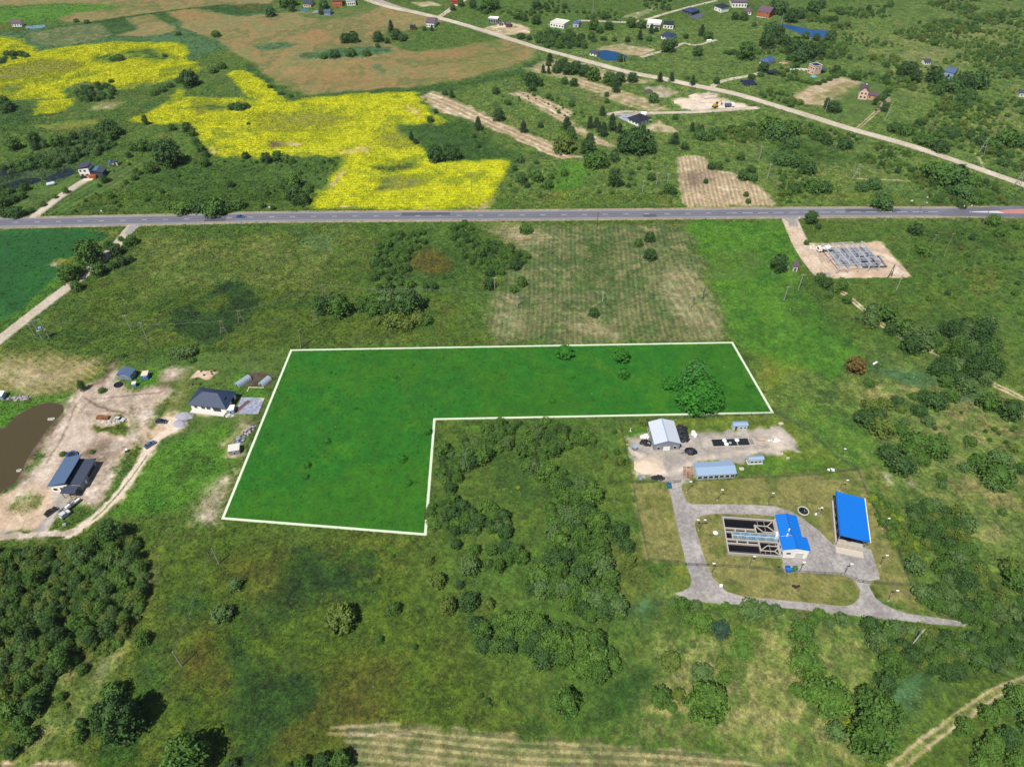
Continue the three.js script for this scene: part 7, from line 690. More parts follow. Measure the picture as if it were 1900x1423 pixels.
// ---------------------------------------------------------------- building site by the main road
{
  const q = quad('1552,494 1638,492 1607,459 1534,459', 0.1), pad = thing('concrete_pad', q.pos, q.turn, 'grey foundation slab under the steel frame by the main road', 'foundation'); part('slab', box(q.L, 0.16, q.D), std(alb(150, 150, 158), 0.95), pad); const cm = [std(alb(136, 138, 148), 0.95), std(alb(162, 162, 168), 0.95)]; for (let i = 0; i < 6; i++) for (let j = 0; j < 4; j++) { const m = part('pour', box(q.L / 6 - 0.4, 0.1, q.D / 4 - 0.5), cm[(i + j) % 2], pad); m.position.set(((i + 0.5) / 6 - 0.5) * q.L, 0.15, ((j + 0.5) / 4 - 0.5) * q.D); }
  const g = quad('1549,507 1626,501 1597,462 1526,467', 0), t = thing('hall_skeleton', g.pos, g.turn, 'bare steel frame of a hall going up on the sandy site', 'steel frame'), { L, D } = g, H = 4.6;
  for (let i = 0; i < 5; i++) { const x = (i / 4 - 0.5) * L; for (const z of [-0.5, 0, 0.5]) { const c = part('column', [box(0.4, H, 0.1, x, 0, z * D - 0.2), box(0.4, H, 0.1, x, 0, z * D + 0.2), box(0.1, H, 0.3, x, 0, z * D)], M4.frame, t); part('base_plate', box(0.8, 0.1, 0.8, x, 0, z * D), M4.darkgrey, c); } part('rafter', box(0.3, 0.5, D, x, H + 0.001, 0), M4.frame, t); }
  for (const z of [-0.5, -0.25, 0, 0.25, 0.5]) for (let i = 0; i < 4; i++) if (!(z < 0 && i > 2)) part('purlin', box(L / 4 - 0.34, 0.25, 0.2, ((i + 0.5) / 4 - 0.5) * L, H + 0.1, z * D), M4.frame, t);
  for (const [i, z] of [[0, 0.5], [3, 0.5], [0, -0.5]]) { const s = Math.hypot(L / 4, H - 1); for (const k of [-1, 1]) part('brace', new THREE.BoxGeometry(s, 0.12, 0.12).rotateZ(k * Math.atan2(H - 1, L / 4)).translate(((i + 0.5) / 4 - 0.5) * L, H / 2, z * D + 0.1 * k), M4.steel, t); }
  const w = place('foundation_wall', 1617, 487, 0.02, 'low block walls of an annex beside the steel frame', 'walls'); for (let i = 0; i < 4; i++) part('wall', box(0.5, 0.9, 9.6, i * 4 - 6, 0, 0), M4.wallgrey, w); for (const z of [-4.8, 0, 4.8]) part('wall', box(12.6, 0.88, 0.5, 0, 0, z), M4.darkgrey, w); const tr = place('concrete_mixer', 1530, 466, 0.1, 'white concrete mixer truck at the corner of the building site', 'truck'); part('cab', box(2, 2.2, 2.4, -3, 0.7, 0), M4.white, tr); part('windscreen', box(0.1, 0.9, 2, -4.02, 1.8, 0), M4.glassy, tr); part('chassis', box(7.6, 0.5, 2.2, 0, 0.6, 0), M4.darkgrey, tr); part('drum', new THREE.LatheGeometry([[0.01, -2.2], [0.6, -2.2], [1.3, -1], [1.35, 0.6], [0.7, 2.2], [0.01, 2.3]].map(([a, b]) => new THREE.Vector2(a, b)), 20).rotateZ(-Math.PI / 2 + 0.2).translate(0.9, 2.3, 0), M4.white, tr); for (const x of [-2.8, 1.6, 2.8]) for (const z of [-1.1, 1.1]) part('wheel', new THREE.CylinderGeometry(0.5, 0.5, 0.3, 14).rotateX(Math.PI / 2).translate(x, 0.5, z), M4.rubber, tr);
  const st = place('stone_heap', 1511, 458, 0, 'scatter of pale stones at the entrance of the building site', 'stones'); part('stones', lumps(71, 16, 5, 2, 0.5, 0.6), M4.offwhite, st); const hut = house('ruined_hut', 'tiny white hut with a broken roof under the dark tree', 'hut', '1472,495 1484,497 1481,486 1474,485', { h: 2.6, rh: 0.8, roof: 'mono', rm: M4.purple, wall: M4.offwhite, ov: 0.2, open: [['f', 0, 0.2, 1, 1.8, 1], ['r', 0, 1, 1, 1]] }); part('broken_wall', [box(3, 2, 0.3, -5, 0, 1.5), box(0.3, 1.6, 3, -6.4, 0, 0)], M4.offwhite, hut);
}
// ---------------------------------------------------------------- houses beyond the road
const W4 = (f, n, y, w, h, s) => rowOf(f, n, y, w, h, s);
{
  const h = house('two_storey_house', 'white two-storey house with dark stepped roofs beside the black pool', 'house', '137,314 160,312.5 174,302 153,302', { h: 6.2, rh: 1.4, roof: 'mono', rm: M4.slate, ov: 0.4, open: [['f', -0.3, 4, 1.2, 1.3], ['f', 0.1, 4, 1.6, 1.3], ['f', -0.25, 1.2, 1.4, 1.4], ['f', 0.2, 1.2, 1.4, 1.4], ['l', -0.2, 4, 1.2, 1.2], ['l', 0.2, 1.2, 1.2, 1.2]] }), d = h.__d; part('lower_storey', box(d.L + 0.14, 3.6, d.D + 0.14, 0, -0.9, 0), M4.cream, h); const wx = d.L / 2 + 3.6; part('wing_wall', box(7, 3.4, d.D * 0.95, wx + 0.1, -0.6, 0), M4.darkgrey, h); part('wing_roof', slab([[d.L / 2, 4.6, d.D * 0.5], [wx + 4.2, 3.1, d.D * 0.5], [wx + 4.2, 3.1, -d.D * 0.5], [d.L / 2, 4.6, -d.D * 0.5]], 0.2), M4.slate, h); part('skylight_band', new THREE.BoxGeometry(3.2, 0.1, d.D * 0.8).rotateZ(-0.21).translate(d.L / 2 + 2.2, 4.32, -0.4), std(alb(96, 132, 160), 0.3), h); part('red_porch', box(4.4, 1.6, 1.6, d.L / 2 + 1.2, 0.4, d.D / 2 + 0.9), std(alb(190, 92, 56), 0.85), h); part('parked_van_bay', box(3.2, 1.5, 1, -d.L * 0.2, 0, d.D / 2 + 0.7), M4.black, h); part('paved_step', box(6, 0.2, 3, d.L * 0.3, 0, d.D / 2 + 2.6), M4.cream, h);
  house('shed', 'cream shed with a grey roof behind the white two-storey house', 'shed', '206.5,301.5 217.5,301 217,297 207,297.5', { h: 2.4, rh: 0.6, roof: 'mono', rm: M4.slate, wall: M4.cream, ov: 0.2, open: [['f', 0, 0.1, 1.2, 1.9, 1]] }); house('shed', 'small blue shed beside the cream one', 'shed', '199,302 205,301.5 205,298 200,298.5', { h: 2.3, rh: 0.4, roof: 'mono', rm: M4.steelblue, wall: M4.paleblue, ov: 0.1, open: [['f', 0, 0.1, 1, 1.7, 1]] }); const wt = place('water_tank', 95, 344, 0.5, 'long pale tank lying on the lawn below the black pool', 'tank'); part('vessel', new THREE.CapsuleGeometry(1.1, 3, 6, 16).rotateZ(Math.PI / 2).translate(0, 1.1, 0), M4.zinc, wt); for (const x of [-1.2, 1.2]) part('saddle', box(0.4, 0.6, 1.8, x, 0, 0), M4.concrete, wt);
  house('bungalow', 'bungalow with a very dark hipped roof on a grey paved yard beyond the pasture', 'house', '1184,228 1209,218.5 1188,210.5 1164.5,217', { h: 3.2, rh: 2.4, roof: 'hip', rm: M4.black, ov: 0.7, open: [...W4('f', 3, 1, 1.4, 1.4, 0.6), ...W4('l', 3, 1, 1.4, 1.4, 0.6), ['r', 0, 1, 2, 1.4]] }); { const y = drape(wpts('1146,217.5 1163,211.5 1210,222 1184,235'), 0.12); const p = shade(new THREE.Mesh(y, std(alb(172, 178, 198), 0.9))); p.name = numbered('paved_yard'); p.userData.kind = 'structure'; scene.add(p); } const gh = house('shed', 'white outbuilding behind the very dark hipped roof', 'shed', '1189,212 1200,213 1199,208.5 1190,208', { h: 2.8, rh: 0, roof: 'flat', rm: M4.white, ov: 0.05, open: [['f', 0, 0.2, 1.6, 2, 1]] });
  const pk = house('pink_house', 'pale pink gabled house with a flat garage wing at the end of the brick drive', 'house', '1589.5,169 1607,171 1621,162 1603,160', { h: 5.6, rh: 3, roof: 'gableZ', rm: M4.purple, wall: M4.pink, ov: 0.3, open: [['f', -0.22, 0.8, 1.5, 1.5], ['f', 0.22, 0.8, 1.5, 1.5], ['f', -0.22, 3.6, 1.4, 1.4], ['f', 0.22, 3.6, 1.4, 1.4], ...W4('l', 3, 1, 1.2, 1.3, 0.6)], chimney: [[0.1, -0.3]], cm: M4.white }), pd = pk.__d; part('wing_wall', box(pd.L * 1.25, 3.4, pd.D * 0.62, pd.L * 1.13, -0.4, 0.6), M4.salmon, pk); part('wing_roof', box(pd.L * 1.3, 0.3, pd.D * 0.68, pd.L * 1.14, 3.002, 0.6), M4.purple, pk); opening(pk, 'window', 1.6, 1.2, pd.L * 0.78, 1.2, 'f', pd.D * 0.31 + 0.6, M4.white); { const c = car(1647, 178, 10, carPaint(30, 32, 38), 'black car at the end of the brick drive of the pale pink house'); }
  const bx = house('box_house', 'box-shaped white and pink house with a flat dark roof inside a hedge', 'house', '1516.5,123.2 1530.7,120.8 1512.7,116.5 1499,120.3', { h: 6.4, rh: 0, roof: 'flat', rm: M4.black, wall: M4.pink, parapet: M4.white, ov: 0.05, open: [...W4('l', 3, 4, 1.3, 1.3, 0.6), ...W4('l', 2, 1, 1.3, 1.5, 0.6), ...W4('f', 2, 4, 1.3, 1.3, 0.4)] }); part('carport_roof', box(6, 0.25, 7, bx.__d.L / 2 + 2.2, 2.8, 1), M4.slate, bx); for (const z of [-2, 4]) part('carport_post', box(0.25, 2.8, 0.25, bx.__d.L / 2 + 4.6, 0, z), M4.brown, bx); { const pl = place('garden_pool', 1510, 143, 0, 'turquoise garden pool in front of the box-shaped house', 'pool'); part('rim', new THREE.TorusGeometry(2.4, 0.25, 8, 26).rotateX(Math.PI / 2).translate(0, 0.5, 0), M4.aqua, pl); part('water', new THREE.CylinderGeometry(2.35, 2.35, 0.4, 26).translate(0, 0.2, 0), M4.aqua, pl); const rk = place('rock_garden', 1485, 129, 0, 'row of white stones and toys beside the box-shaped house', 'stones'); part('stones', lumps(81, 30, 8, 2.2, 0.6, 0.6), M4.offwhite, rk); const bp = place('dark_canopy', 1434, 138, -0.1, 'black rectangular canopy by the hedge of the box-shaped house', 'canopy'); part('cover', box(9, 0.2, 5, 0, 2.2, 0), M4.black, bp); for (const x of [-4, 4]) for (const z of [-2, 2]) part('post', box(0.15, 2.2, 0.15, x, 0, z), M4.darkgrey, bp); }
  house('blue_roof_house', 'white house with a blue hipped roof behind the black canopy', 'house', '1409,112 1424,115 1443.5,111 1424.5,104', { h: 3.1, rh: 2.4, roof: 'hip', rm: std(alb(74, 100, 150), 0.6), ov: 0.6, open: [...W4('f', 3, 0.9, 1.4, 1.4, 0.6), ...W4('l', 2, 0.9, 1.4, 1.4, 0.5)] }); { const w = place('timber_pile', 1456, 118, 0.3, 'sandy strip with a stack of boards beside the blue hipped roof', 'timber'); for (let k = 0; k < 4; k++) part('board_stack', box(5, 0.6 + 0.2 * (k % 2), 1, k * 0.6 - 1, 0, k * 1.3 - 2), k % 2 ? M4.wood : M4.cream, w); }
  house('white_house', 'white house with a blue mono-pitched roof among the trees on the far slope', 'house', '1749,131 1772,137 1781,126 1765,123.5', { h: 4.6, rh: 1.6, roof: 'gableX', rm: M4.steelblue, wall: M4.paleblue, ov: 0.3, open: [['f', -0.3, 1.2, 0.9, 1.2], ['f', 0.05, 0.6, 2, 2.6], ['l', 0, 1.2, 1.2, 1.2]] }); house('small_cottage', 'small white cottage with a dark roof above the blue mono-pitched house', 'cottage', '1713.5,114.5 1727.5,114.5 1727,110.5 1714.5,110.5', { h: 2.4, rh: 1.6, roof: 'gableX', rm: M4.slate, ov: 0.3, open: W4('f', 3, 0.6, 1.2, 1.3, 0.6) }); house('small_cottage', 'grey cottage cut by the picture edge on the far slope', 'cottage', '1891,172 1912,174 1912,167 1893,166', { h: 3, rh: 1.4, roof: 'gableX', rm: M4.slate, wall: M4.offwhite, ov: 0.3, open: W4('f', 2, 0.8, 1.3, 1.2, 0.5) }); house('small_cottage', 'little ruin of pale walls half hidden by trees below the small white cottage', 'cottage', '1706,139 1714,140 1713,136 1707,136', { h: 2.2, rh: 0.8, roof: 'gableX', rm: M4.brown, wall: M4.cream, ov: 0.2, open: [['f', 0, 0.3, 0.9, 1.5, 1]] });
  house('dark_roof_house', 'low white house with a long dark roof beside the side road', 'house', '1226,65 1243,69 1261,63.5 1236,59', { h: 3, rh: 2, roof: 'hip', rm: M4.navy, ov: 0.6, open: [...W4('l', 5, 0.8, 1.2, 1.4, 0.8), ...W4('f', 3, 0.8, 1.4, 1.6, 0.6)] }); house('white_complex', 'white flat-roofed house at the bend of the upper side road', 'house', '1200,42 1226,45 1229,38 1204,36', { h: 4, rh: 0, roof: 'flat', rm: M4.white, ov: 0.1, open: [...W4('f', 5, 0.8, 1.6, 1.8, 0.8)] }); house('gabled_annex', 'white gabled house with a black roof joined to the flat-roofed one', 'house', '1230,45 1250,47 1252,41 1234,39', { h: 3.4, rh: 2, roof: 'gableX', rm: M4.black, ov: 0.2, open: [...W4('f', 3, 0.7, 1.6, 1.8, 0.6), ['r', 0, 0.6, 1.6, 1.6], ['r', 0, 2.8, 1, 1]] }); house('low_annex', 'low dark-roofed annex in front of the flat-roofed white house', 'annex', '1210,48 1226,50 1226,44.5 1211,43', { h: 2.8, rh: 0.3, roof: 'mono', rm: M4.slate, wall: M4.offwhite, ov: 0.2, open: W4('f', 3, 0.5, 1.2, 1.6, 0.7) });
  house('navy_house', 'house with a wide dark blue hipped roof above its slate terrace', 'house', '1267,18.5 1284,23.5 1301,18 1279,12.5', { h: 3.1, rh: 2.2, roof: 'hip', rm: std(alb(48, 72, 108), 0.6), wall: M4.darkgrey, ov: 0.7, open: [...W4('f', 3, 0.6, 1.6, 1.8, 0.6), ...W4('l', 2, 0.8, 1.4, 1.4, 0.5)] }); { const s = struct('slate_terrace', drape(wpts('1282,27 1308,24 1304,30 1296,36 1280,33'), 0.14), std(alb(92, 98, 116), 0.9)); }
  house('shell_house', 'white roofless shell of a house under construction with window holes', 'unfinished house', '1023,42 1046,46 1058,38 1030,34', { h: 3.6, rh: 0, roof: 'flat', rm: M4.offwhite, ov: 0.05, open: [...W4('f', 5, 0.9, 1.5, 1.5, 0.8), ...W4('l', 2, 0.9, 1.4, 1.4, 0.5)] }); house('site_cabin', 'white and blue site cabin beside the roofless shell', 'cabin', '1062,44 1074,45 1078,38 1068,37.5', { h: 2.8, rh: 0.5, roof: 'mono', rm: M4.steelblue, wall: M4.zinc, ov: 0.1, open: [['f', 0.1, 0.2, 1, 1.9, 1], ['f', -0.25, 1, 1, 1]] });
  house('white_pavilion', 'grey-walled house with a flat white roof on the bare lot by the gravel road', 'house', '903,33.5 919,35 931.5,32.5 912,30', { h: 4, rh: 0, roof: 'flat', rm: M4.white, wall: M4.wallgrey, parapet: M4.white, ov: 0.2, open: [...W4('f', 4, 0.5, 1.8, 2.6, 0.8), ...W4('l', 2, 0.5, 1.4, 2.4, 0.5)] }); house('purple_shed', 'larger brownish shed with a pale ridge on the bare lot', 'shed', '938,45 948.5,45 949,39 939,39', { h: 2.8, rh: 1.2, roof: 'gableX', rm: M4.purple, wall: M4.brown, ov: 0.2, open: [['f', 0, 0.2, 1.6, 2, 1]] }); house('purple_shed', 'smaller brownish shed close to the flat white roof', 'shed', '925,43 932,43 932,39 925,39', { h: 2.4, rh: 1, roof: 'gableX', rm: M4.purple, wall: M4.wallgrey, ov: 0.2, open: [['f', 0, 0.2, 1.2, 1.6, 1]] });
  house('chalet', 'brown-roofed chalet with white gables at the road fork', 'house', '794,42 811,43 808,34 792,33', { h: 4, rh: 3, roof: 'gableX', rm: M4.purple, ov: 0.5, open: [...W4('f', 4, 0.6, 1.2, 1.6, 0.8), ['l', 0, 0.8, 1.4, 1.4], ['r', 0, 0.8, 1.4, 1.4]] }); house('barn', 'low dark barn at the corner of the wheat field', 'barn', '760,50 771,50 771,46 760,46.5', { h: 2.6, rh: 1.2, roof: 'gableX', rm: M4.black, wall: M4.brown, ov: 0.2, open: [['f', 0, 0.1, 2, 2, 1]] }); house('cottage', 'little cottage with a bright skylight roof below the tall garden trees', 'cottage', '601,23 614,23 615,17.5 604,17', { h: 2.6, rh: 1.6, roof: 'gableX', rm: std(alb(84, 100, 136), 0.6), wall: M4.paleblue, ov: 0.3, open: W4('f', 2, 0.6, 1.2, 1.2, 0.5) }); house('cottage', 'pale house with a dark roof at the upper edge beside the small turquoise pool', 'cottage', '563,8 580,7.5 580,0 566,0', { h: 3, rh: 1.6, roof: 'gableX', rm: M4.slate, wall: M4.cream, ov: 0.4, open: W4('f', 3, 0.6, 1.3, 1.4, 0.6) }); house('orange_house', 'orange house cut by the upper edge of the picture', 'house', '615,3 634,2 634,-7 616,-6', { h: 5, rh: 2, roof: 'gableX', rm: M4.brown, wall: M4.orange, ov: 0.3, open: W4('f', 4, 1, 1.2, 1.4, 0.7) }); house('grey_house', 'white and grey house beside the orange one at the upper edge', 'house', '641,3 658,2 658,-6 642,-5', { h: 4, rh: 0, roof: 'flat', rm: M4.wallgrey, ov: 0.2, open: W4('f', 4, 0.6, 1.2, 1.8, 0.7) }); house('red_shed', 'red shed at the upper edge beside the side road', 'shed', '838,1 851,1.5 852,-5 840,-5', { h: 3.4, rh: 1, roof: 'gableX', rm: M4.red, wall: M4.red, ov: 0.3, open: [['f', 0, 0.1, 2, 2.2, 1]] });
  house('far_farmhouse', 'white farmhouse with a violet roof beside the farthest small pond', 'house', '20,43.5 40,43 40,38.5 22,38.5', { h: 3.2, rh: 2, roof: 'gableX', rm: M4.purple, ov: 0.4, open: W4('f', 4, 0.8, 1.2, 1.4, 0.8) }); house('pond_hut', 'low dark-roofed hut on the bank of the bright blue pond', 'hut', '1094,97 1109,100 1113,95.5 1099,93', { h: 2.6, rh: 1.2, roof: 'hip', rm: M4.slate, ov: 0.5, open: W4('f', 2, 0.6, 1.4, 1.4, 0.5) }); house('black_roof_villa', 'white villa with a pointed black roof below the violet-roofed villa', 'villa', '1327,9 1340,16 1355,11 1340,6', { h: 4.4, rh: 2.4, roof: 'hip', rm: M4.black, ov: 0.6, open: [...W4('l', 3, 1, 1.4, 1.6, 0.6), ...W4('f', 2, 1, 1.4, 1.6, 0.5)] }); house('violet_villa', 'large white villa with a broad violet roof at the upper edge', 'villa', '1355,4 1386,5 1386,-6 1358,-6', { h: 5, rh: 3, roof: 'hip', rm: M4.purple, ov: 0.7, open: W4('f', 5, 0.8, 1.4, 2, 0.8) }); house('violet_cottage', 'small white cottage with a violet roof between two villas', 'cottage', '1381,21 1396,22 1397,16 1383,15', { h: 3, rh: 1.6, roof: 'hip', rm: M4.purple, ov: 0.4, open: W4('f', 2, 0.8, 1.3, 1.3, 0.5) }); house('brick_house', 'tall red brick house with a violet gabled roof above the far blue pond', 'house', '1409.5,21 1432,24 1439,15 1415,12', { h: 5.2, rh: 3.4, roof: 'gableX', rm: M4.purple, wall: M4.brick, plinth: M4.offwhite, ov: 0.3, open: [...W4('f', 4, 3.2, 1.2, 1.4, 0.7), ...W4('f', 3, 0.9, 1.2, 1.3, 0.6), ['r', 0, 3.4, 1.2, 1.4]] });
  { const s = place('solar_array', 1389, 155, 0.1, 'rows of dark solar panels on the grass below the side road', 'solar panels'), pm = std(alb(44, 52, 84), 0.25), g = new THREE.BoxGeometry(2.6, 0.08, 1.5).rotateX(0.5); for (let r = 0; r < 3; r++) for (let i = 0; i < 4; i++) { const m = part('panel', g, pm, s); m.position.set(i * 2.75 - 4, 1.1, r * 4 - 4); part('stand', box(0.1, 1.1, 0.1, 0, -1.1, -0.3), M4.galv, m); } }
  { const e = place('excavator', 1327, 199, 0.4, 'yellow excavator at the edge of the bare sandy lot', 'excavator'); part('house', box(3, 1.6, 2.2, 0, 1.1, 0), M4.yellow, e); part('cab', box(1.3, 1.4, 1.1, 0.8, 2.702, 0.5), M4.glassy, e); for (const z of [-1.1, 1.1]) part('track', box(3.8, 0.9, 0.6, 0, 0.1, z), M4.rubber, e); part('boom', new THREE.BoxGeometry(4, 0.4, 0.4).rotateZ(0.6).translate(3, 3.2, -0.4), M4.yellow, e); part('arm', new THREE.BoxGeometry(2.8, 0.35, 0.35).rotateZ(-1).translate(5.2, 3.2, -0.4), M4.yellow, e); part('bucket', box(0.9, 0.8, 1, 6, 1.4, -0.4), M4.darkgrey, e); }
  { const e = place('dump_truck', 1352, 198, 0, 'white dump truck beside the yellow excavator', 'truck'); part('cab', box(2, 2, 2.2, 3, 0.7, 0), M4.white, e); part('windscreen', box(0.1, 0.8, 1.8, 4.03, 1.7, 0), M4.glassy, e); part('tipper', box(4.6, 1.5, 2.4, -0.6, 1, 0), M4.steelblue, e); for (const x of [-2, 0, 3]) for (const z of [-1.1, 1.1]) part('wheel', new THREE.CylinderGeometry(0.5, 0.5, 0.3, 12).rotateX(Math.PI / 2).translate(x, 0.5, z), M4.rubber, e); }
  for (const [px, py, rx, rz, h, lb] of [[1272, 188, 9, 4, 2, 'largest chalk heap on the bare sandy lot'], [1290, 178, 5, 2.4, 1.6, 'small chalk heap behind the largest one'], [1320, 187, 9, 3, 1.2, 'low sand heap in the middle of the bare lot']]) { const c = place('chalk_heap', px, py, 0, lb, 'heap'); part('heap', mound(px, rx, rz, h, 24), std(alb(224, 206, 186), 1), c); }
  for (const [px, py, lb] of [[1316, 78, 'white van at the end of the farther side road'], [1442, 24, 'white vehicle parked above the far pond']]) { const c = place('white_van', px, py, 0.2, lb, 'van'); part('body', box(4.4, 1.7, 1.9, 0, 0.35, 0), M4.white, c); part('nose', box(0.9, 0.8, 1.8, 2.6, 0.35, 0), M4.white, c); for (const x of [-1.4, 1.8]) for (const z of [-0.9, 0.9]) part('wheel', new THREE.CylinderGeometry(0.36, 0.36, 0.2, 12).rotateX(Math.PI / 2).translate(x, 0.36, z), M4.rubber, c); }
}
// ---------------------------------------------------------------- poles and wires
const poleWood = std(alb(150, 142, 126), 0.9), poleCon = std(alb(184, 184, 178), 0.85), poleDark = std(alb(92, 84, 74), 0.9);
const pg1 = new THREE.CylinderGeometry(0.12, 0.19, 1, 9).translate(0, 0.5, 0);
function pole(px, py, h, label, o = {}) {
  const t = thing(o.frame ? 'frame_pole' : 'utility_pole', at(px, py), o.turn ?? 0, label, 'utility pole', o.group), m = o.m ?? poleWood;
  const leg = (x, lean) => { const q = part('pole', pg1, m, t); q.scale.set(o.thick ?? 1.15, h / Math.cos(lean), o.thick ?? 1.15); q.position.x = x; q.rotation.z = lean; };
  if (o.frame === 'a') { const s = h * 0.2; leg(-s, -Math.atan2(s, h)); leg(s, Math.atan2(s, h)); part('tie', box(s * 1.2, 0.16, 0.16, 0, h * 0.45, 0.15), m, t); } else if (o.frame === 'h') { leg(-1.4, 0); leg(1.4, 0); part('platform', box(3.6, 0.2, 1, 0, h * 0.45, 0.2), m, t); part('transformer', box(1.2, 1.4, 1, 0, h * 0.47 + 0.1, 0.3), M4.paleblue, t); } else leg(0, o.lean ?? 0);
  if (o.arm !== 0) { const a = part('crossarm', box(o.frame === 'h' ? 4 : 1.9, 0.14, 0.14, 0, h - 0.5, 0.16), m, t); a.rotation.y = o.armTurn ?? 0; for (const x of [-0.8, 0, 0.8]) part('insulator', new THREE.CylinderGeometry(0.07, 0.09, 0.3, 7).translate(x, h - 0.21, 0.16), M4.offwhite, a); }
  return t;
}
pole(406, 1046, 8.8, 'bare pale pole standing in the olive meadow below the corner of the parcel', { m: poleCon, arm: 0 }); pole(337, 1236, 8.8, 'bare pole with a clear shadow beside the dense wood', { m: poleCon, arm: 0 });
pole(562, 642, 9.5, 'narrow paired pole right above the top corner of the parcel', { frame: 'a', turn: 1.2 }); pole(588, 606, 9.5, 'strutted pole in front of the double willow mound', { frame: 'a', turn: 0.4 }); pole(604, 552, 8, 'strutted pole behind the double willow mound', { frame: 'a', turn: 0.2 }); pole(416, 620, 8, 'nearer frame pole in the dark hollow of the meadow', { frame: 'a' }); pole(448, 599, 7.5, 'farther frame pole in the dark hollow of the meadow', { frame: 'a' });
pole(243, 613, 9, 'farther of two grey poles between the gravel road and the dark hollow', { m: poleCon }); pole(272, 628, 9.5, 'nearer of two grey poles between the gravel road and the dark hollow', { m: poleCon }); pole(84, 628, 11, 'twin pole carrying a blue transformer by the gravel side road', { frame: 'h', m: poleCon, turn: 0.5 }); pole(66, 626, 8, 'short grey pole beside the twin transformer pole', { m: poleCon }); pole(779, 573, 13, 'tall pole rising out of the long mounded willow row', {}); pole(746, 592, 6, 'short pole at the foot of the long mounded willow row', { arm: 0 }); pole(918, 536, 7, 'pole at the edge of the hay field beside the scrub ring', { m: poleCon }); pole(1024, 471, 7, 'dark pole in the upper part of the hay field', { m: poleDark }); pole(1118, 560, 6, 'pole near the single bush in the hay field', { m: poleCon }); pole(960, 568, 6, 'pole at the pale side strip of the hay field', { m: poleCon }); pole(1281, 573, 8, 'pole at the lower end of the hay field', { m: poleCon }); pole(1304, 555, 8, 'pole on the boundary between hay field and mown lawn', { m: poleDark });
pole(1108, 419, 9, 'black pole standing against the main road', { m: poleDark }); pole(1455, 558, 8.5, 'pole in the lawn nearest to the sandy lane', { m: poleCon }); pole(1482, 537, 9, 'pole in the lawn below the tiny white hut', { m: poleCon }); pole(1664, 538, 9.5, 'straight pole just outside the corner of the building site', { m: poleCon }); pole(1651, 515, 8, 'leaning frame pole at the corner of the building site', { frame: 'a', turn: 0.5, m: poleDark }); pole(1727, 462, 9, 'pole in the rough pasture nearer to the building site', { m: poleWood }); pole(1754, 469, 12, 'pole in the rough pasture farther from the building site', { m: poleWood }); pole(1789, 423, 14, 'dark topped pole by the main road, the nearer to the building site', { m: poleWood }); pole(1822, 419, 13, 'dark topped pole by the main road, the nearer to the red island', { m: poleWood });
pole(1588, 332, 10, 'white frame pole at the end of the narrow sandy trench', { frame: 'a', m: poleCon }); pole(1821, 286, 11, 'white frame pole above the gravel road', { frame: 'a', m: poleCon }); pole(1888, 344, 11, 'white frame pole at the picture edge beside the gravel road', { frame: 'a', m: poleCon }); pole(1646, 222, 11, 'grey frame pole below the brick drive', { frame: 'a', m: poleCon, turn: 0.6 }); pole(1726, 243, 8, 'thin frame pole in the scrub above the gravel road', { frame: 'a', m: poleWood }); pole(1409, 296, 9, 'white pole beyond the stubble field', { m: poleCon }); pole(1424, 332, 10, 'pole right beside the stubble field', { m: poleCon }); pole(1218, 343, 8, 'first pole of the cluster in the pasture beside the stubble field', { m: poleCon }); pole(1237, 350, 10, 'second pole of the cluster, nearest to the stubble field', { m: poleCon }); pole(1231, 333, 8, 'third pole of the cluster, behind the others', { frame: 'a', m: poleWood }); pole(1192, 358, 8, 'lone pole short of the pasture cluster', { m: poleCon }); pole(1161, 378, 8, 'dark pole close to the verge of the main road', { m: poleDark }); pole(875, 356, 13, 'pole with a shadow in the lower rape field', { m: poleWood }); pole(234, 353, 10, 'pole on the edge of the cut lawn', { m: poleWood }); pole(1532, 207, 8, 'white pole beside the gravel road below the mown field', { m: poleCon, arm: 0 }); pole(1156, 122, 9, 'pole by the bank of the bright blue pond', { m: poleCon, arm: 0 }); pole(1450, 45, 10, 'pale pole on the bank of the far blue pond', { m: poleCon, arm: 0 }); pole(1100, 22, 10, 'slim pole on the meadow above the roofless shell', { m: poleCon, arm: 0 });
pole(1691, 1199, 9.5, 'pale strutted pole rising out of the wood below the works road', { frame: 'a', turn: 0.7, m: poleCon });
function wire(name, label, a, b, sag, off, mat) { const g = thing(name, a.clone(), 0, label, 'wires'); for (const o of off) { const p = []; for (let k = 0; k <= 12; k++) { const t = k / 12, v = a.clone().lerp(b, t); v.y -= sag * 4 * t * (1 - t); v.x += o; v.sub(a); p.push(v); } part('wire', new THREE.TubeGeometry(new THREE.CatmullRomCurve3(p), 24, 0.022, 4), mat, g); } }
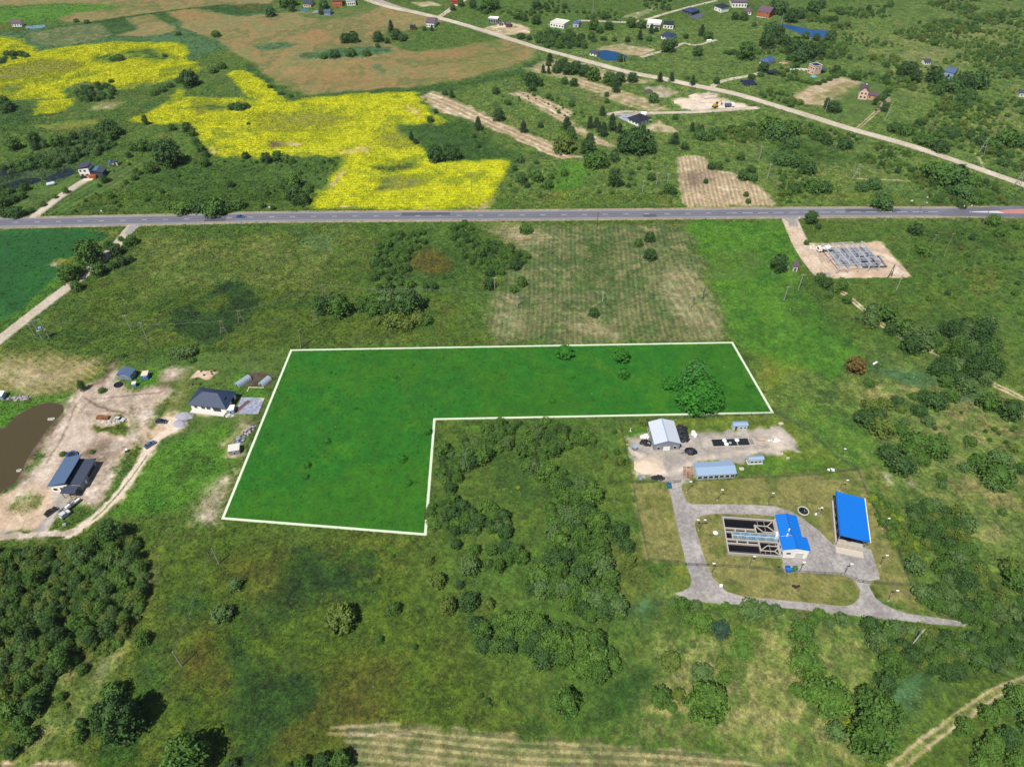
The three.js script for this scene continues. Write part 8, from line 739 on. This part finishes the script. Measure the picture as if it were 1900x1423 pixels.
{ const wm = std(alb(150, 158, 160), 0.6), top = (x, y, h) => at(x, y).add(new THREE.Vector3(0, h, 0)); wire('power_line', 'pair of shiny wires slung over the wood toward the two-wheel track', top(1691, 1199, 9), top(1905, 1300, 9), 1.2, [-0.7, 0.7], wm); wire('power_line', 'thin wires across the meadow between the frame poles', top(448, 599, 7), top(604, 552, 7.5), 1.2, [-0.6, 0.6], wm); wire('power_line', 'thin wires from the strutted pole to the hay field', top(604, 552, 7.5), top(779, 573, 12), 1.2, [-0.6, 0.6], wm); wire('power_line', 'thin wires running over the meadow toward the transformer', top(84, 628, 10), top(416, 620, 7.5), 2, [-0.6, 0.6], wm); wire('power_line', 'thin wires over the olive meadow between two bare poles', top(406, 1046, 8.7), top(337, 1236, 8.7), 0.9, [-0.3, 0.3], wm); wire('power_line', 'thin wires across the hay field', top(779, 573, 12), top(1281, 573, 7.5), 2.5, [-0.6, 0.6], wm); }
{ // roadside posts and signs of the main road
  const sg = (px, py, label, m, w = 0.8) => { const c = place('road_sign', px, py, 0, label, 'road sign'); part('post', new THREE.CylinderGeometry(0.05, 0.05, 2.6, 7).translate(0, 1.3, 0), M4.galv, c); part('board', box(w, 0.8, 0.06, 0, 2.0, 0.08), m, c); };
  sg(190, 398, 'small white sign on the verge above the gravel side road', M4.white); sg(71, 401.5, 'small white sign at the mouth of the farm drive', M4.white, 0.6); sg(501, 391, 'white post sign at the verge below the rape field', M4.white); sg(1690, 379, 'white box sign on the verge near the red island', M4.white, 1.4); sg(1787, 389, 'sign post shortly before the painted chevrons', M4.white, 0.6); sg(1801, 388, 'sign post right at the painted chevrons', M4.white, 0.6); sg(1482, 410, 'white sign beside the track to the building site', M4.white, 0.6);
  const lp = (px, py, k, label) => { const c = place('lamp_post', px, py, 0, label, 'street lamp'); part('pole', new THREE.CylinderGeometry(0.08, 0.14, 8, 8).translate(0, 4, 0), M4.galv, c); part('arm', box(1.6, 0.09, 0.09, k * 0.8, 7.9, 0), M4.galv, c); part('lamp_head', box(0.9, 0.16, 0.4, k * 1.8, 7.85, 0), M4.white, c); }; lp(1705, 399, 1, 'pale lamp post on the near verge of the main road'); lp(1706, 389, 1, 'pale lamp post on the far verge of the main road');
}
renderer.render(scene, camera);
